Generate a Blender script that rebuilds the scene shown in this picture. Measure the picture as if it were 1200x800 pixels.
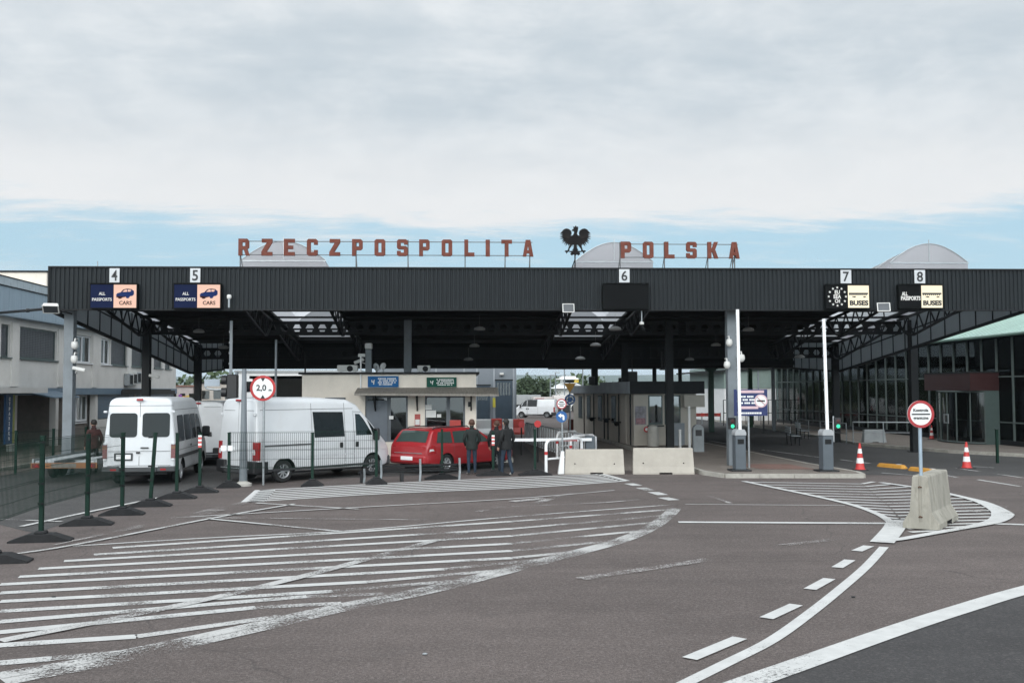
import bpy, bmesh, math, random
from mathutils import Matrix, Vector
R_ = math.radians
random.seed(7)
SC = bpy.context.scene
for o in list(bpy.data.objects): bpy.data.objects.remove(o)
COL = SC.collection
# ------------------------------------------------------------------ camera
CAMH = 2.67; FPX = 1167.0
yaw, pit, rol = R_(3.0), math.atan(57/1167.0), 0.0035
F = Vector((math.sin(yaw)*math.cos(pit), math.cos(yaw)*math.cos(pit), math.sin(pit)))
R0 = Vector((math.cos(yaw), -math.sin(yaw), 0)); U0 = R0.cross(F)
U = (U0 + R0*rol).normalized(); RR = (R0 - U0*rol).normalized()
cam = bpy.data.cameras.new('camera'); camo = bpy.data.objects.new('camera', cam); COL.objects.link(camo)
camo.matrix_world = Matrix(((RR.x, U.x, -F.x, 0), (RR.y, U.y, -F.y, 0), (RR.z, U.z, -F.z, CAMH), (0, 0, 0, 1)))
cam.sensor_width = 36; cam.lens = 36*FPX/1200; cam.clip_start = .1; cam.clip_end = 20000
SC.camera = camo
# ------------------------------------------------------------------ world and sun
SUN_EL, SUN_AZ = R_(24), R_(196)      # azimuth clockwise from +Y: behind the camera, to the left
w = bpy.data.worlds.new('World'); SC.world = w; w.use_nodes = True
nt = w.node_tree; N = nt.nodes; Lk = nt.links; N.clear()
def wn(t, **k):
    n = N.new(t)
    for a, b in k.items(): setattr(n, a, b)
    return n
def wmath(op, a, b=None, c=None):
    n = wn('ShaderNodeMath', operation=op)
    for i, v in enumerate((a, b, c)):
        if v is None: continue
        if isinstance(v, (int, float)): n.inputs[i].default_value = v
        else: Lk.new(v, n.inputs[i])
    return n.outputs[0]
def wss(val, lo, hi, a=0., b=1.):
    n = wn('ShaderNodeMapRange', interpolation_type='SMOOTHSTEP')
    Lk.new(val, n.inputs[0])
    for i, v in enumerate((lo, hi, a, b)): n.inputs[i+1].default_value = v
    return n.outputs[0]
def wmix(f, a, b):
    n = wn('ShaderNodeMix', data_type='RGBA')
    if isinstance(f, (int, float)): n.inputs[0].default_value = f
    else: Lk.new(f, n.inputs[0])
    for i, v in ((6, a), (7, b)):
        if isinstance(v, tuple): n.inputs[i].default_value = (*v, 1)
        else: Lk.new(v, n.inputs[i])
    return n.outputs[2]
sky = wn('ShaderNodeTexSky', sky_type='NISHITA', sun_disc=False, sun_elevation=SUN_EL, sun_rotation=SUN_AZ,
         air_density=1.0, dust_density=1.2, ozone_density=1.6)
tc = wn('ShaderNodeTexCoord'); sx = wn('ShaderNodeSeparateXYZ'); Lk.new(tc.outputs['Generated'], sx.inputs[0])
zc = wmath('MAXIMUM', sx.outputs[2], 0.0)
den = wmath('ADD', zc, 0.10)
cx = wmath('DIVIDE', sx.outputs[0], den); cyy = wmath('DIVIDE', sx.outputs[1], den)
cv = wn('ShaderNodeCombineXYZ'); Lk.new(cx, cv.inputs[0]); Lk.new(cyy, cv.inputs[1])
def wnoise(scale, detail, rough, dist=0., sc3=(1, 1, 1), loc=(0, 0, 0)):
    mp = wn('ShaderNodeMapping'); Lk.new(cv.outputs[0], mp.inputs[0]); mp.inputs[3].default_value = sc3; mp.inputs[1].default_value = loc
    n = wn('ShaderNodeTexNoise'); Lk.new(mp.outputs[0], n.inputs['Vector'])
    n.inputs['Scale'].default_value = scale; n.inputs['Detail'].default_value = detail
    n.inputs['Roughness'].default_value = rough; n.inputs['Distortion'].default_value = dist
    return n.outputs[0]
n1 = wnoise(.9, 6, .62, .5, (.8, 1.5, 1), (3.1, 0, 0)); n2 = wnoise(2.6, 8, .62, .4, (.7, 1.8, 1)); n3 = wnoise(.35, 4, .55, 0., (1, 1, 1), (5, 2, 0))
n4 = wnoise(9, 5, .6, .3, (.6, 1.6, 1))
edge = wmath('ADD', zc, wmath('MULTIPLY', wmath('SUBTRACT', n2, .5), .065))
edge = wmath('ADD', edge, wmath('MULTIPLY', wmath('SUBTRACT', n3, .5), .05))
edge = wmath('ADD', edge, wmath('MULTIPLY', wmath('SUBTRACT', n4, .5), .018))
mask = wss(edge, .146, .176)
wisp = wss(wmath('ADD', n2, wmath('MULTIPLY', n4, .25)), .62, .86, 0, .55)
lowb = wss(zc, .0, .14, 1., .1)                       # pale bank near the horizon
hazeb = wss(zc, .0, .12, .72, .0)
mask = wmath('MAXIMUM', mask, wmath('MAXIMUM', wmath('MULTIPLY', wisp, .6), wmath('MULTIPLY', lowb, wmath('MULTIPLY', wisp, 1.2))))
shade = wss(wmath('ADD', wmath('MULTIPLY', n1, .55), wmath('ADD', wmath('MULTIPLY', n2, .35), wmath('MULTIPLY', n4, .1))), .36, .64)
dn = []
for sc_, z_ in ((4., 2.6), (13., 2.2)):
    mp = wn('ShaderNodeMapping'); Lk.new(tc.outputs['Generated'], mp.inputs[0]); mp.inputs[3].default_value = (1, 1, z_); mp.inputs[2].default_value = (0, R_(14), 0)
    q = wn('ShaderNodeTexNoise'); Lk.new(mp.outputs[0], q.inputs['Vector']); q.inputs['Scale'].default_value = sc_; q.inputs['Detail'].default_value = 7; q.inputs['Roughness'].default_value = .6; q.inputs['Distortion'].default_value = .3; dn.append(q.outputs[0])
mott = wss(wmath('ADD', wmath('MULTIPLY', dn[0], .6), wmath('MULTIPLY', dn[1], .4)), .36, .64)
shade = wmath('ADD', wmath('MULTIPLY', shade, .4), wmath('MULTIPLY', mott, .6))
cloud = wmix(shade, (5.6, 6.35, 6.95), (8.35, 8.7, 8.95))
rim = wmath('MULTIPLY', wss(edge, .17, .30, 1., 0.), .85)
cloud = wmix(rim, cloud, (8.7, 8.75, 8.8))
skyc = wmix(.85, sky.outputs[0], (4.85, 7.15, 8.5))
skyc = wmix(hazeb, skyc, (7.2, 7.9, 8.4))
fin = wmix(mask, skyc, cloud)
# sky brightened behind the camera, towards the hidden sun, as added fill light
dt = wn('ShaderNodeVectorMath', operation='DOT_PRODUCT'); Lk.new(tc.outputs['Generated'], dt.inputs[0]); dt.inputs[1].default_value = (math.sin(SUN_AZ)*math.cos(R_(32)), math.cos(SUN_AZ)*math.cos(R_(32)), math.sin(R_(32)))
fill_glow = wss(dt.outputs[1], -.15, 1., 0., 2.1)
gm = wn('ShaderNodeVectorMath', operation='SCALE'); Lk.new(fin, gm.inputs[0]); Lk.new(wmath('ADD', fill_glow, 1.), gm.inputs['Scale']); fin = gm.outputs[0]
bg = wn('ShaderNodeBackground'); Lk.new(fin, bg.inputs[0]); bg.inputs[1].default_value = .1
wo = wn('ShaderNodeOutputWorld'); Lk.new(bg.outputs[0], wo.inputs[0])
sl = bpy.data.lights.new('sun', 'SUN'); sl.energy = .9; sl.angle = R_(20); sl.color = (1, .96, .9)
so = bpy.data.objects.new('sun', sl); COL.objects.link(so)
sd = Vector((math.sin(SUN_AZ)*math.cos(SUN_EL), math.cos(SUN_AZ)*math.cos(SUN_EL), math.sin(SUN_EL)))
so.rotation_euler = (-sd).to_track_quat('-Z', 'Y').to_euler(); so.location = sd*80
vs = SC.view_settings; vs.view_transform = 'Standard'; vs.look = 'None'; vs.exposure = 0.0; vs.gamma = 1; vs.use_curve_mapping = False
SC.cycles.volume_bounces = 0; SC.cycles.max_bounces = 6

# ------------------------------------------------------------------ helpers
def ray(u, v): return F*FPX + RR*(u-600) + U*(400-v)
def G(u, v, z=0.):                       # a point of the ground (plan position measured off the photograph)
    r = ray(u, v); t = (z-CAMH)/r.z; return Vector((r.x*t, r.y*t, z))
def P(u, v, Y):
    r = ray(u, v); t = Y/r.y; return Vector((r.x*t, Y, CAMH+r.z*t))
def PX(u, v, X):
    r = ray(u, v); t = X/r.x; return Vector((X, r.y*t, CAMH+r.z*t))

MATS = {}
def sr(r, g, b):
    f = lambda c: (c/255/12.92) if c <= 10 else ((c/255+.055)/1.055)**2.4
    return (f(r), f(g), f(b))
def pm(name, col, rough=.6, metal=0., var=.12, scale=3., bump=0., bscale=60., spec=.5, alpha=1., coat=0., detail=6., stretch=(1, 1, 1), dirt=0., dirtcol=(.05, .045, .04)):
    if name in MATS: return MATS[name]
    m = bpy.data.materials.new(name); m.use_nodes = True; t = m.node_tree
    b = t.nodes['Principled BSDF']; b.inputs['Roughness'].default_value = rough; b.inputs['Metallic'].default_value = metal
    b.inputs['Specular IOR Level'].default_value = spec; b.inputs['Coat Weight'].default_value = coat
    tcn = t.nodes.new('ShaderNodeTexCoord'); mp = t.nodes.new('ShaderNodeMapping'); mp.inputs[3].default_value = stretch
    t.links.new(tcn.outputs['Object'], mp.inputs[0])
    n = t.nodes.new('ShaderNodeTexNoise'); n.inputs['Scale'].default_value = scale; n.inputs['Detail'].default_value = detail; n.inputs['Roughness'].default_value = .6
    t.links.new(mp.outputs[0], n.inputs['Vector'])
    mr = t.nodes.new('ShaderNodeMapRange'); mr.inputs[1].default_value = .3; mr.inputs[2].default_value = .7; mr.inputs[3].default_value = 1-var; mr.inputs[4].default_value = 1+var
    t.links.new(n.outputs[0], mr.inputs[0])
    mx = t.nodes.new('ShaderNodeMix'); mx.data_type = 'RGBA'; mx.blend_type = 'MULTIPLY'; mx.inputs[0].default_value = 1
    mx.inputs[6].default_value = (*col, 1); t.links.new(mr.outputs[0], mx.inputs[7])
    out = mx.outputs[2]
    if dirt:
        n2 = t.nodes.new('ShaderNodeTexNoise'); n2.inputs['Scale'].default_value = scale*1.7; n2.inputs['Detail'].default_value = 8; n2.inputs['Roughness'].default_value = .7
        t.links.new(mp.outputs[0], n2.inputs['Vector'])
        m2 = t.nodes.new('ShaderNodeMapRange'); m2.inputs[1].default_value = .5; m2.inputs[2].default_value = .75; m2.inputs[3].default_value = 0; m2.inputs[4].default_value = dirt
        t.links.new(n2.outputs[0], m2.inputs[0])
        mx2 = t.nodes.new('ShaderNodeMix'); mx2.data_type = 'RGBA'; t.links.new(m2.outputs[0], mx2.inputs[0]); t.links.new(out, mx2.inputs[6]); mx2.inputs[7].default_value = (*dirtcol, 1)
        out = mx2.outputs[2]
    t.links.new(out, b.inputs['Base Color'])
    if bump:
        nb = t.nodes.new('ShaderNodeTexNoise'); nb.inputs['Scale'].default_value = bscale; nb.inputs['Detail'].default_value = 4
        t.links.new(mp.outputs[0], nb.inputs['Vector'])
        bp = t.nodes.new('ShaderNodeBump'); bp.inputs['Strength'].default_value = bump; bp.inputs['Distance'].default_value = .02
        t.links.new(nb.outputs[0], bp.inputs['Height']); t.links.new(bp.outputs[0], b.inputs['Normal'])
    MATS[name] = m; return m
def em(name, col, strength=1.):
    if name in MATS: return MATS[name]
    m = pm(name, tuple(c*.35 for c in col), .5, var=.03, spec=.1); b = m.node_tree.nodes['Principled BSDF']
    b.inputs['Emission Color'].default_value = (*col, 1); b.inputs['Emission Strength'].default_value = strength
    return m
def gl(name, tint, refl_rough=.03, ior=1.5, base=.04):      # thin sheet glass: tinted see-through plus mirror by Fresnel
    if name in MATS: return MATS[name]
    m = bpy.data.materials.new(name); m.use_nodes = True; t = m.node_tree; t.nodes.clear()
    o = t.nodes.new('ShaderNodeOutputMaterial'); mx = t.nodes.new('ShaderNodeMixShader')
    tr = t.nodes.new('ShaderNodeBsdfTransparent'); tr.inputs[0].default_value = (*tint, 1)
    g = t.nodes.new('ShaderNodeBsdfGlossy'); g.inputs['Roughness'].default_value = refl_rough; g.inputs[0].default_value = (.9, .95, .95, 1)
    f = t.nodes.new('ShaderNodeFresnel'); f.inputs[0].default_value = ior
    ad = t.nodes.new('ShaderNodeMath'); ad.operation = 'ADD'; ad.inputs[1].default_value = base; ad.use_clamp = True
    tn = t.nodes.new('ShaderNodeTexCoord'); nz = t.nodes.new('ShaderNodeTexNoise'); nz.inputs['Scale'].default_value = .7
    t.links.new(tn.outputs['Object'], nz.inputs['Vector'])
    bp = t.nodes.new('ShaderNodeBump'); bp.inputs['Strength'].default_value = .04; bp.inputs['Distance'].default_value = .2
    t.links.new(nz.outputs[0], bp.inputs['Height']); t.links.new(bp.outputs[0], g.inputs['Normal'])
    t.links.new(f.outputs[0], ad.inputs[0]); t.links.new(ad.outputs[0], mx.inputs[0]); t.links.new(tr.outputs[0], mx.inputs[1]); t.links.new(g.outputs[0], mx.inputs[2])
    t.links.new(mx.outputs[0], o.inputs[0]); MATS[name] = m; return m

class MB:
    def __init__(s): s.v = []; s.f = []; s.m = []; s.mi = 0; s.X = None
    def add(s, vs, fs):
        n = len(s.v)
        for p in vs:
            p = Vector(p); s.v.append(s.X @ p if s.X is not None else p)
        for f in fs: s.f.append(tuple(i+n for i in f)); s.m.append(s.mi)
        return s
    def box(s, x0, x1, y0, y1, z0, z1):
        return s.add([(x0, y0, z0), (x1, y0, z0), (x1, y1, z0), (x0, y1, z0), (x0, y0, z1), (x1, y0, z1), (x1, y1, z1), (x0, y1, z1)],
                     [(3, 2, 1, 0), (4, 5, 6, 7), (0, 1, 5, 4), (1, 2, 6, 5), (2, 3, 7, 6), (3, 0, 4, 7)])
    def bbox(s, x0, x1, y0, y1, z0, z1, b=.02):          # box with chamfered edges (all three axes)
        vs = []; idx = {}
        for sx in (0, 1):
            for sy in (0, 1):
                for sz in (0, 1):
                    X, Y, Z = (x0, x1)[sx], (y0, y1)[sy], (z0, z1)[sz]; dx, dy, dz = (b, -b)[sx], (b, -b)[sy], (b, -b)[sz]
                    idx[sx, sy, sz, 'x'] = len(vs); vs.append((X, Y+dy, Z+dz))
                    idx[sx, sy, sz, 'y'] = len(vs); vs.append((X+dx, Y, Z+dz))
                    idx[sx, sy, sz, 'z'] = len(vs); vs.append((X+dx, Y+dy, Z))
        q = lambda *k: tuple(idx[a] for a in k)
        fs = []
        for e in (0, 1):
            fs += [q((e, 0, 0, 'x'), (e, 1, 0, 'x'), (e, 1, 1, 'x'), (e, 0, 1, 'x')), q((0, e, 0, 'y'), (1, e, 0, 'y'), (1, e, 1, 'y'), (0, e, 1, 'y')), q((0, 0, e, 'z'), (1, 0, e, 'z'), (1, 1, e, 'z'), (0, 1, e, 'z'))]
        for a in (0, 1):
            for c in (0, 1):
                fs += [q((a, c, 0, 'x'), (a, c, 1, 'x'), (a, c, 1, 'y'), (a, c, 0, 'y')), q((a, 0, c, 'x'), (a, 1, c, 'x'), (a, 1, c, 'z'), (a, 0, c, 'z')), q((0, a, c, 'y'), (1, a, c, 'y'), (1, a, c, 'z'), (0, a, c, 'z'))]
                for d in (0, 1): fs.append(q((a, c, d, 'x'), (a, c, d, 'y'), (a, c, d, 'z')))
        return s.add(vs, fs)
    def bar(s, a, b, w, h=None):                          # square bar a->b
        h = h or w; a = Vector(a); b = Vector(b); d = (b-a).normalized()
        up = Vector((0, 0, 1)) if abs(d.z) < .95 else Vector((0, 1, 0))
        sd_ = d.cross(up).normalized(); u2 = sd_.cross(d).normalized()
        vs = []
        for p in (a, b):
            for i, j in ((-1, -1), (1, -1), (1, 1), (-1, 1)): vs.append(p+sd_*i*w/2+u2*j*h/2)
        return s.add(vs, [(3, 2, 1, 0), (4, 5, 6, 7), (0, 1, 5, 4), (1, 2, 6, 5), (2, 3, 7, 6), (3, 0, 4, 7)])
    def tube(s, pts, r, n=8, r2=None):
        pts = [Vector(p) for p in pts]; k = len(pts); vs = []; fs = []
        ref = None
        for i, p in enumerate(pts):
            d = (pts[min(i+1, k-1)]-pts[max(i-1, 0)]).normalized()
            if ref is None: ref = d.orthogonal().normalized()
            ref = (ref-d*ref.dot(d)).normalized(); b = d.cross(ref)
            rr = r if r2 is None else r+(r2-r)*i/(k-1)
            for j in range(n):
                a = 2*math.pi*j/n; vs.append(p+(ref*math.cos(a)+b*math.sin(a))*rr)
        for i in range(k-1):
            for j in range(n): fs.append((i*n+j, i*n+(j+1) % n, (i+1)*n+(j+1) % n, (i+1)*n+j))
        fs.append(tuple(range(n-1, -1, -1))); fs.append(tuple((k-1)*n+j for j in range(n)))
        return s.add(vs, fs)
    def prism(s, poly, axis, a, b):                       # poly of 2D points extruded along an axis
        def mk(p, t): return {'x': (t, p[0], p[1]), 'y': (p[0], t, p[1]), 'z': (p[0], p[1], t)}[axis]
        n = len(poly); vs = [mk(p, a) for p in poly]+[mk(p, b) for p in poly]
        return s.add(vs, [tuple(range(n-1, -1, -1)), tuple(range(n, 2*n))]+[(i, (i+1) % n, n+(i+1) % n, n+i) for i in range(n)])
    def lathe(s, prof, n=24, axis='z', c=(0, 0, 0), cap=True):   # prof (r, t)
        vs = []; fs = []; k = len(prof)
        for r, t in prof:
            for j in range(n):
                a = 2*math.pi*j/n; x, y = r*math.cos(a), r*math.sin(a)
                p = {'z': (x, y, t), 'y': (x, t, y), 'x': (t, x, y)}[axis]; vs.append((p[0]+c[0], p[1]+c[1], p[2]+c[2]))
        for i in range(k-1):
            for j in range(n): fs.append((i*n+j, i*n+(j+1) % n, (i+1)*n+(j+1) % n, (i+1)*n+j))
        if cap: fs.append(tuple(range(n))); fs.append(tuple((k-1)*n+j for j in range(n)))
        return s.add(vs, fs)
    def ell(s, c, r, n=12, m=8):
        vs = [(c[0], c[1], c[2]-r[2])]; fs = []
        for i in range(1, m):
            t = -math.pi/2+math.pi*i/m
            for j in range(n):
                a = 2*math.pi*j/n; vs.append((c[0]+r[0]*math.cos(t)*math.cos(a), c[1]+r[1]*math.cos(t)*math.sin(a), c[2]+r[2]*math.sin(t)))
        vs.append((c[0], c[1], c[2]+r[2]))
        for j in range(n): fs.append((0, 1+(j+1) % n, 1+j)); fs.append((len(vs)-1, 1+(m-2)*n+j, 1+(m-2)*n+(j+1) % n))
        for i in range(m-2):
            for j in range(n): fs.append((1+i*n+j, 1+i*n+(j+1) % n, 1+(i+1)*n+(j+1) % n, 1+(i+1)*n+j))
        return s.add(vs, fs)
    def mesh(s, name, mats, smooth=None):
        me = bpy.data.meshes.new(name); me.from_pydata([tuple(p) for p in s.v], [], s.f)
        mats = mats if isinstance(mats, (list, tuple)) else [mats]
        for m in mats: me.materials.append(m)
        for i, p in enumerate(me.polygons): p.material_index = min(s.m[i], len(mats)-1)
        bm = bmesh.new(); bm.from_mesh(me); bmesh.ops.recalc_face_normals(bm, faces=bm.faces); bm.to_mesh(me); bm.free()
        if smooth:
            for p in me.polygons: p.use_smooth = True
            me.set_sharp_from_angle(angle=R_(smooth))
        return me
    def build(s, name, mats, parent=None, smooth=None, **tags):
        o = bpy.data.objects.new(name, s.mesh(name, mats, smooth)); COL.objects.link(o)
        if parent: o.parent = parent
        for k, v in tags.items(): o[k] = v
        return o
def T(name, label, cat, loc=(0, 0, 0), rot=0., group=None):
    o = bpy.data.objects.new(name, None); COL.objects.link(o); o.location = loc; o.rotation_euler = (0, 0, rot); o.empty_display_size = .2
    o['label'] = label; o['category'] = cat
    if group: o['group'] = group
    return o
def copy_tree(o, loc=None, rot=None, label=None, parent=None):
    c = o.copy(); COL.objects.link(c)
    if parent: c.parent = parent
    if loc is not None: c.location = loc
    if rot is not None: c.rotation_euler = (0, 0, rot)
    if label: c['label'] = label
    for ch in list(o.children): copy_tree(ch, parent=c)
    return c
def curve_mesh(polys, ext, off=0.):                       # 2D outlines (x,z) with holes -> solid plate, front at y=-ext
    cu = bpy.data.curves.new('outline', 'CURVE'); cu.dimensions = '2D'; cu.fill_mode = 'BOTH'; cu.extrude = ext/2
    for p in polys:
        sp = cu.splines.new('POLY'); sp.points.add(len(p)-1); sp.use_cyclic_u = True
        for i, q in enumerate(p): sp.points[i].co = (q[0], q[1], 0, 1)
    ob = bpy.data.objects.new('outline', cu); me = bpy.data.meshes.new_from_object(ob)
    r = ([(v.co.x, -v.co.z, v.co.y) for v in me.vertices], [tuple(p.vertices) for p in me.polygons])
    bpy.data.objects.remove(ob); bpy.data.curves.remove(cu); bpy.data.meshes.remove(me); return r
def text(s, size, ext=.004, bold=0., space=1., w=None, h=None):   # writing in the XZ plane, centred, facing -Y
    cu = bpy.data.curves.new('writing', 'FONT'); cu.body = s; cu.size = size; cu.extrude = ext/2; cu.offset = bold; cu.space_character = space; cu.align_x = 'CENTER'; cu.resolution_u = 3
    ob = bpy.data.objects.new('writing', cu); me = bpy.data.meshes.new_from_object(ob)
    vs = [Vector((v.co.x, -v.co.z, v.co.y)) for v in me.vertices]; fs = [tuple(p.vertices) for p in me.polygons]
    bpy.data.objects.remove(ob); bpy.data.curves.remove(cu); bpy.data.meshes.remove(me)
    if vs:
        xs = [v.x for v in vs]; zs = [v.z for v in vs]; cx_, cz_ = (min(xs)+max(xs))/2, (min(zs)+max(zs))/2
        kx = w/(max(xs)-min(xs)) if w else 1.; kz = h/(max(zs)-min(zs)) if h else (kx if w else 1.)
        if h and not w: kx = kz
        vs = [Vector(((v.x-cx_)*kx, v.y, (v.z-cz_)*kz)) for v in vs]
    return vs, fs
def put(mb, vf, x, y, z):
    return mb.add([Vector(v)+Vector((x, y, z)) for v in vf[0]], vf[1])
def S(o): o['kind'] = 'structure'; return o
def sheet(name, pts, z, m):
    mb = MB(); mb.add([(p[0], p[1], z) for p in pts], [tuple(range(len(pts)))]); return S(mb.build(name, m))
# ------------------------------------------------------------------ ground materials
def asphalt(name, base, fleck=.5):
    m = bpy.data.materials.new(name); m.use_nodes = True; t = m.node_tree; b = t.nodes['Principled BSDF']; L = t.links
    tcn = t.nodes.new('ShaderNodeTexCoord'); co = tcn.outputs['Object']
    def noise(sc, det=4, ro=.6, stretch=None):
        n = t.nodes.new('ShaderNodeTexNoise'); n.inputs['Scale'].default_value = sc; n.inputs['Detail'].default_value = det; n.inputs['Roughness'].default_value = ro
        if stretch:
            mp = t.nodes.new('ShaderNodeMapping'); mp.inputs[3].default_value = stretch; mp.inputs[2].default_value = (0, 0, .35); L.new(co, mp.inputs[0]); L.new(mp.outputs[0], n.inputs['Vector'])
        else: L.new(co, n.inputs['Vector'])
        return n.outputs[0]
    def rng(v, a, bb, c, d):
        r = t.nodes.new('ShaderNodeMapRange'); L.new(v, r.inputs[0])
        for i, x in enumerate((a, bb, c, d)): r.inputs[i+1].default_value = x
        return r.outputs[0]
    def mul(a, v):
        mx = t.nodes.new('ShaderNodeMix'); mx.data_type = 'RGBA'; mx.blend_type = 'MULTIPLY'; mx.inputs[0].default_value = 1
        if isinstance(a, tuple): mx.inputs[6].default_value = (*a, 1)
        else: L.new(a, mx.inputs[6])
        L.new(v, mx.inputs[7]); return mx.outputs[2]
    c = mul(base, rng(noise(.16, 5), .3, .7, .8, 1.18))
    c = mul(c, rng(noise(2.2, 8, .7), .3, .7, .9, 1.1))
    c = mul(c, rng(noise(.5, 6, .65, (.25, 2.2, 1)), .35, .7, .88, 1.12))
    f = noise(75, 2, .8)
    c = mul(c, rng(f, .28, .72, 1-fleck, 1+fleck))
    c = mul(c, rng(noise(26, 3, .75), .3, .7, 1-fleck*.6, 1+fleck*.6))
    vo = t.nodes.new('ShaderNodeTexVoronoi'); vo.inputs['Scale'].default_value = 38; L.new(co, vo.inputs['Vector'])
    pale = t.nodes.new('ShaderNodeMix'); pale.data_type = 'RGBA'
    sepc = t.nodes.new('ShaderNodeSeparateColor'); L.new(vo.outputs['Color'], sepc.inputs[0])
    L.new(rng(sepc.outputs[0], .86, .9, 0, .12 if name == 'dark_asphalt' else .22), pale.inputs[0]); L.new(c, pale.inputs[6]); pale.inputs[7].default_value = (.24, .21, .2, 1)
    # cracks sealed with bitumen and old oil marks
    v2 = t.nodes.new('ShaderNodeTexVoronoi'); v2.feature = 'DISTANCE_TO_EDGE'; v2.inputs['Scale'].default_value = .11
    wv = t.nodes.new('ShaderNodeVectorMath'); wv.operation = 'ADD'; nn = t.nodes.new('ShaderNodeTexNoise'); nn.inputs['Scale'].default_value = .9; nn.inputs['Detail'].default_value = 5
    L.new(co, nn.inputs['Vector']); L.new(co, wv.inputs[0]); L.new(nn.outputs['Color'], wv.inputs[1]); L.new(wv.outputs[0], v2.inputs['Vector'])
    cr = t.nodes.new('ShaderNodeMix'); cr.data_type = 'RGBA'; L.new(rng(v2.outputs[0], 0, .0022, .45, 0), cr.inputs[0]); L.new(pale.outputs[2], cr.inputs[6]); cr.inputs[7].default_value = (.03, .028, .027, 1)
    st = t.nodes.new('ShaderNodeMix'); st.data_type = 'RGBA'; L.new(rng(noise(.65, 3, .5), .66, .74, 0, .3), st.inputs[0]); L.new(cr.outputs[2], st.inputs[6]); st.inputs[7].default_value = (.045, .042, .04, 1)
    L.new(st.outputs[2], b.inputs['Base Color']); b.inputs['Roughness'].default_value = .85; b.inputs['Specular IOR Level'].default_value = .3
    bp = t.nodes.new('ShaderNodeBump'); bp.inputs['Strength'].default_value = .35; bp.inputs['Distance'].default_value = .01; L.new(f, bp.inputs['Height']); L.new(bp.outputs[0], b.inputs['Normal'])
    MATS[name] = m; return m
def paint(name, wear, col=(.74, .74, .72), streak=(1, 1, 1)):      # worn road paint: flaked away where noise says so
    m = pm(name, col, .7, var=.1, scale=4); t = m.node_tree; b = t.nodes['Principled BSDF']; out = t.nodes['Material Output']; L = t.links
    tcn = t.nodes.new('ShaderNodeTexCoord'); mp = t.nodes.new('ShaderNodeMapping'); mp.inputs[3].default_value = streak; mp.inputs[2].default_value = (0, 0, -.25); L.new(tcn.outputs['Object'], mp.inputs[0])
    a = t.nodes.new('ShaderNodeTexNoise'); a.inputs['Scale'].default_value = 34; a.inputs['Detail'].default_value = 6; a.inputs['Roughness'].default_value = .75; L.new(mp.outputs[0], a.inputs['Vector'])
    c = t.nodes.new('ShaderNodeTexNoise'); c.inputs['Scale'].default_value = .8; c.inputs['Detail'].default_value = 4; L.new(mp.outputs[0], c.inputs['Vector'])
    ad = t.nodes.new('ShaderNodeMath'); ad.operation = 'MULTIPLY_ADD'; L.new(c.outputs[0], ad.inputs[0]); ad.inputs[1].default_value = .9; L.new(a.outputs[0], ad.inputs[2])
    r = t.nodes.new('ShaderNodeMapRange'); r.inputs[1].default_value = wear; r.inputs[2].default_value = wear+.12; L.new(ad.outputs[0], r.inputs[0])
    tr = t.nodes.new('ShaderNodeBsdfTransparent'); mx = t.nodes.new('ShaderNodeMixShader'); L.new(r.outputs[0], mx.inputs[0]); L.new(tr.outputs[0], mx.inputs[1]); L.new(b.outputs[0], mx.inputs[2]); L.new(mx.outputs[0], out.inputs[0])
    return m
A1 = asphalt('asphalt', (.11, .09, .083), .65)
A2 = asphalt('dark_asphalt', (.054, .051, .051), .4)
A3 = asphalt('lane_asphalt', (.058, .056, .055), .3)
PF = paint('fresh_paint', .7, (.52, .515, .5)); PW = paint('worn_paint', .785, (.49, .485, .47)); PV = paint('very_worn_paint', .88, (.46, .45, .435)); PF2 = paint('solid_paint', .5, (.55, .545, .53)); PX_ = paint('ghost_paint', .96, (.4, .38, .365))
EARTH = pm('dry_grass', (.09, .1, .045), .95, var=.35, scale=.4, bump=.5, bscale=3)
CONC = pm('concrete', (.46, .44, .4), .9, var=.14, scale=2.2, bump=.25, bscale=30, dirt=.35, dirtcol=(.2, .18, .15))
PAVE = None
def paver(name, c1, c2, sc):
    m = pm(name, c1, .9, var=.16, scale=1.3, bump=.2); t = m.node_tree; b = t.nodes['Principled BSDF']
    src = b.inputs['Base Color'].links[0].from_socket
    br = t.nodes.new('ShaderNodeTexBrick'); br.inputs['Scale'].default_value = sc; br.inputs['Mortar Size'].default_value = .025
    br.inputs['Color1'].default_value = (1, 1, 1, 1); br.inputs['Color2'].default_value = (.86, .84, .83, 1); br.inputs['Mortar'].default_value = (.5, .48, .45, 1)
    tcn = t.nodes.new('ShaderNodeTexCoord'); t.links.new(tcn.outputs['Object'], br.inputs['Vector'])
    mx = t.nodes.new('ShaderNodeMix'); mx.data_type = 'RGBA'; mx.blend_type = 'MULTIPLY'; mx.inputs[0].default_value = 1
    t.links.new(src, mx.inputs[6]); t.links.new(br.outputs[0], mx.inputs[7]); t.links.new(mx.outputs[2], b.inputs['Base Color']); return m
PAVE = paver('paving_blocks', (.21, .18, .155), None, 2.5); PAVER = paver('reddish_paving_blocks', (.23, .135, .11), None, 2.5)
KERB = pm('kerbstone', (.36, .34, .3), .9, var=.2, scale=3, bump=.3, dirt=.4)

# ------------------------------------------------------------------ terrain, roads
mb = MB(); n = 40
mb.add([(-7000, -60, -.03), (7000, -60, -.03), (7000, 9000, -.03), (-7000, 9000, -.03)], [(0, 1, 2, 3)]); S(mb.build('ground', EARTH))
mb = MB(); mb.add([(-70, -30, 0), (75, -30, 0), (75, 128, 0), (-70, 128, 0)], [(0, 1, 2, 3)]); S(mb.build('road', A1))
def gp(*pts): return [(G(*p).x, G(*p).y) for p in pts]
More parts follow.
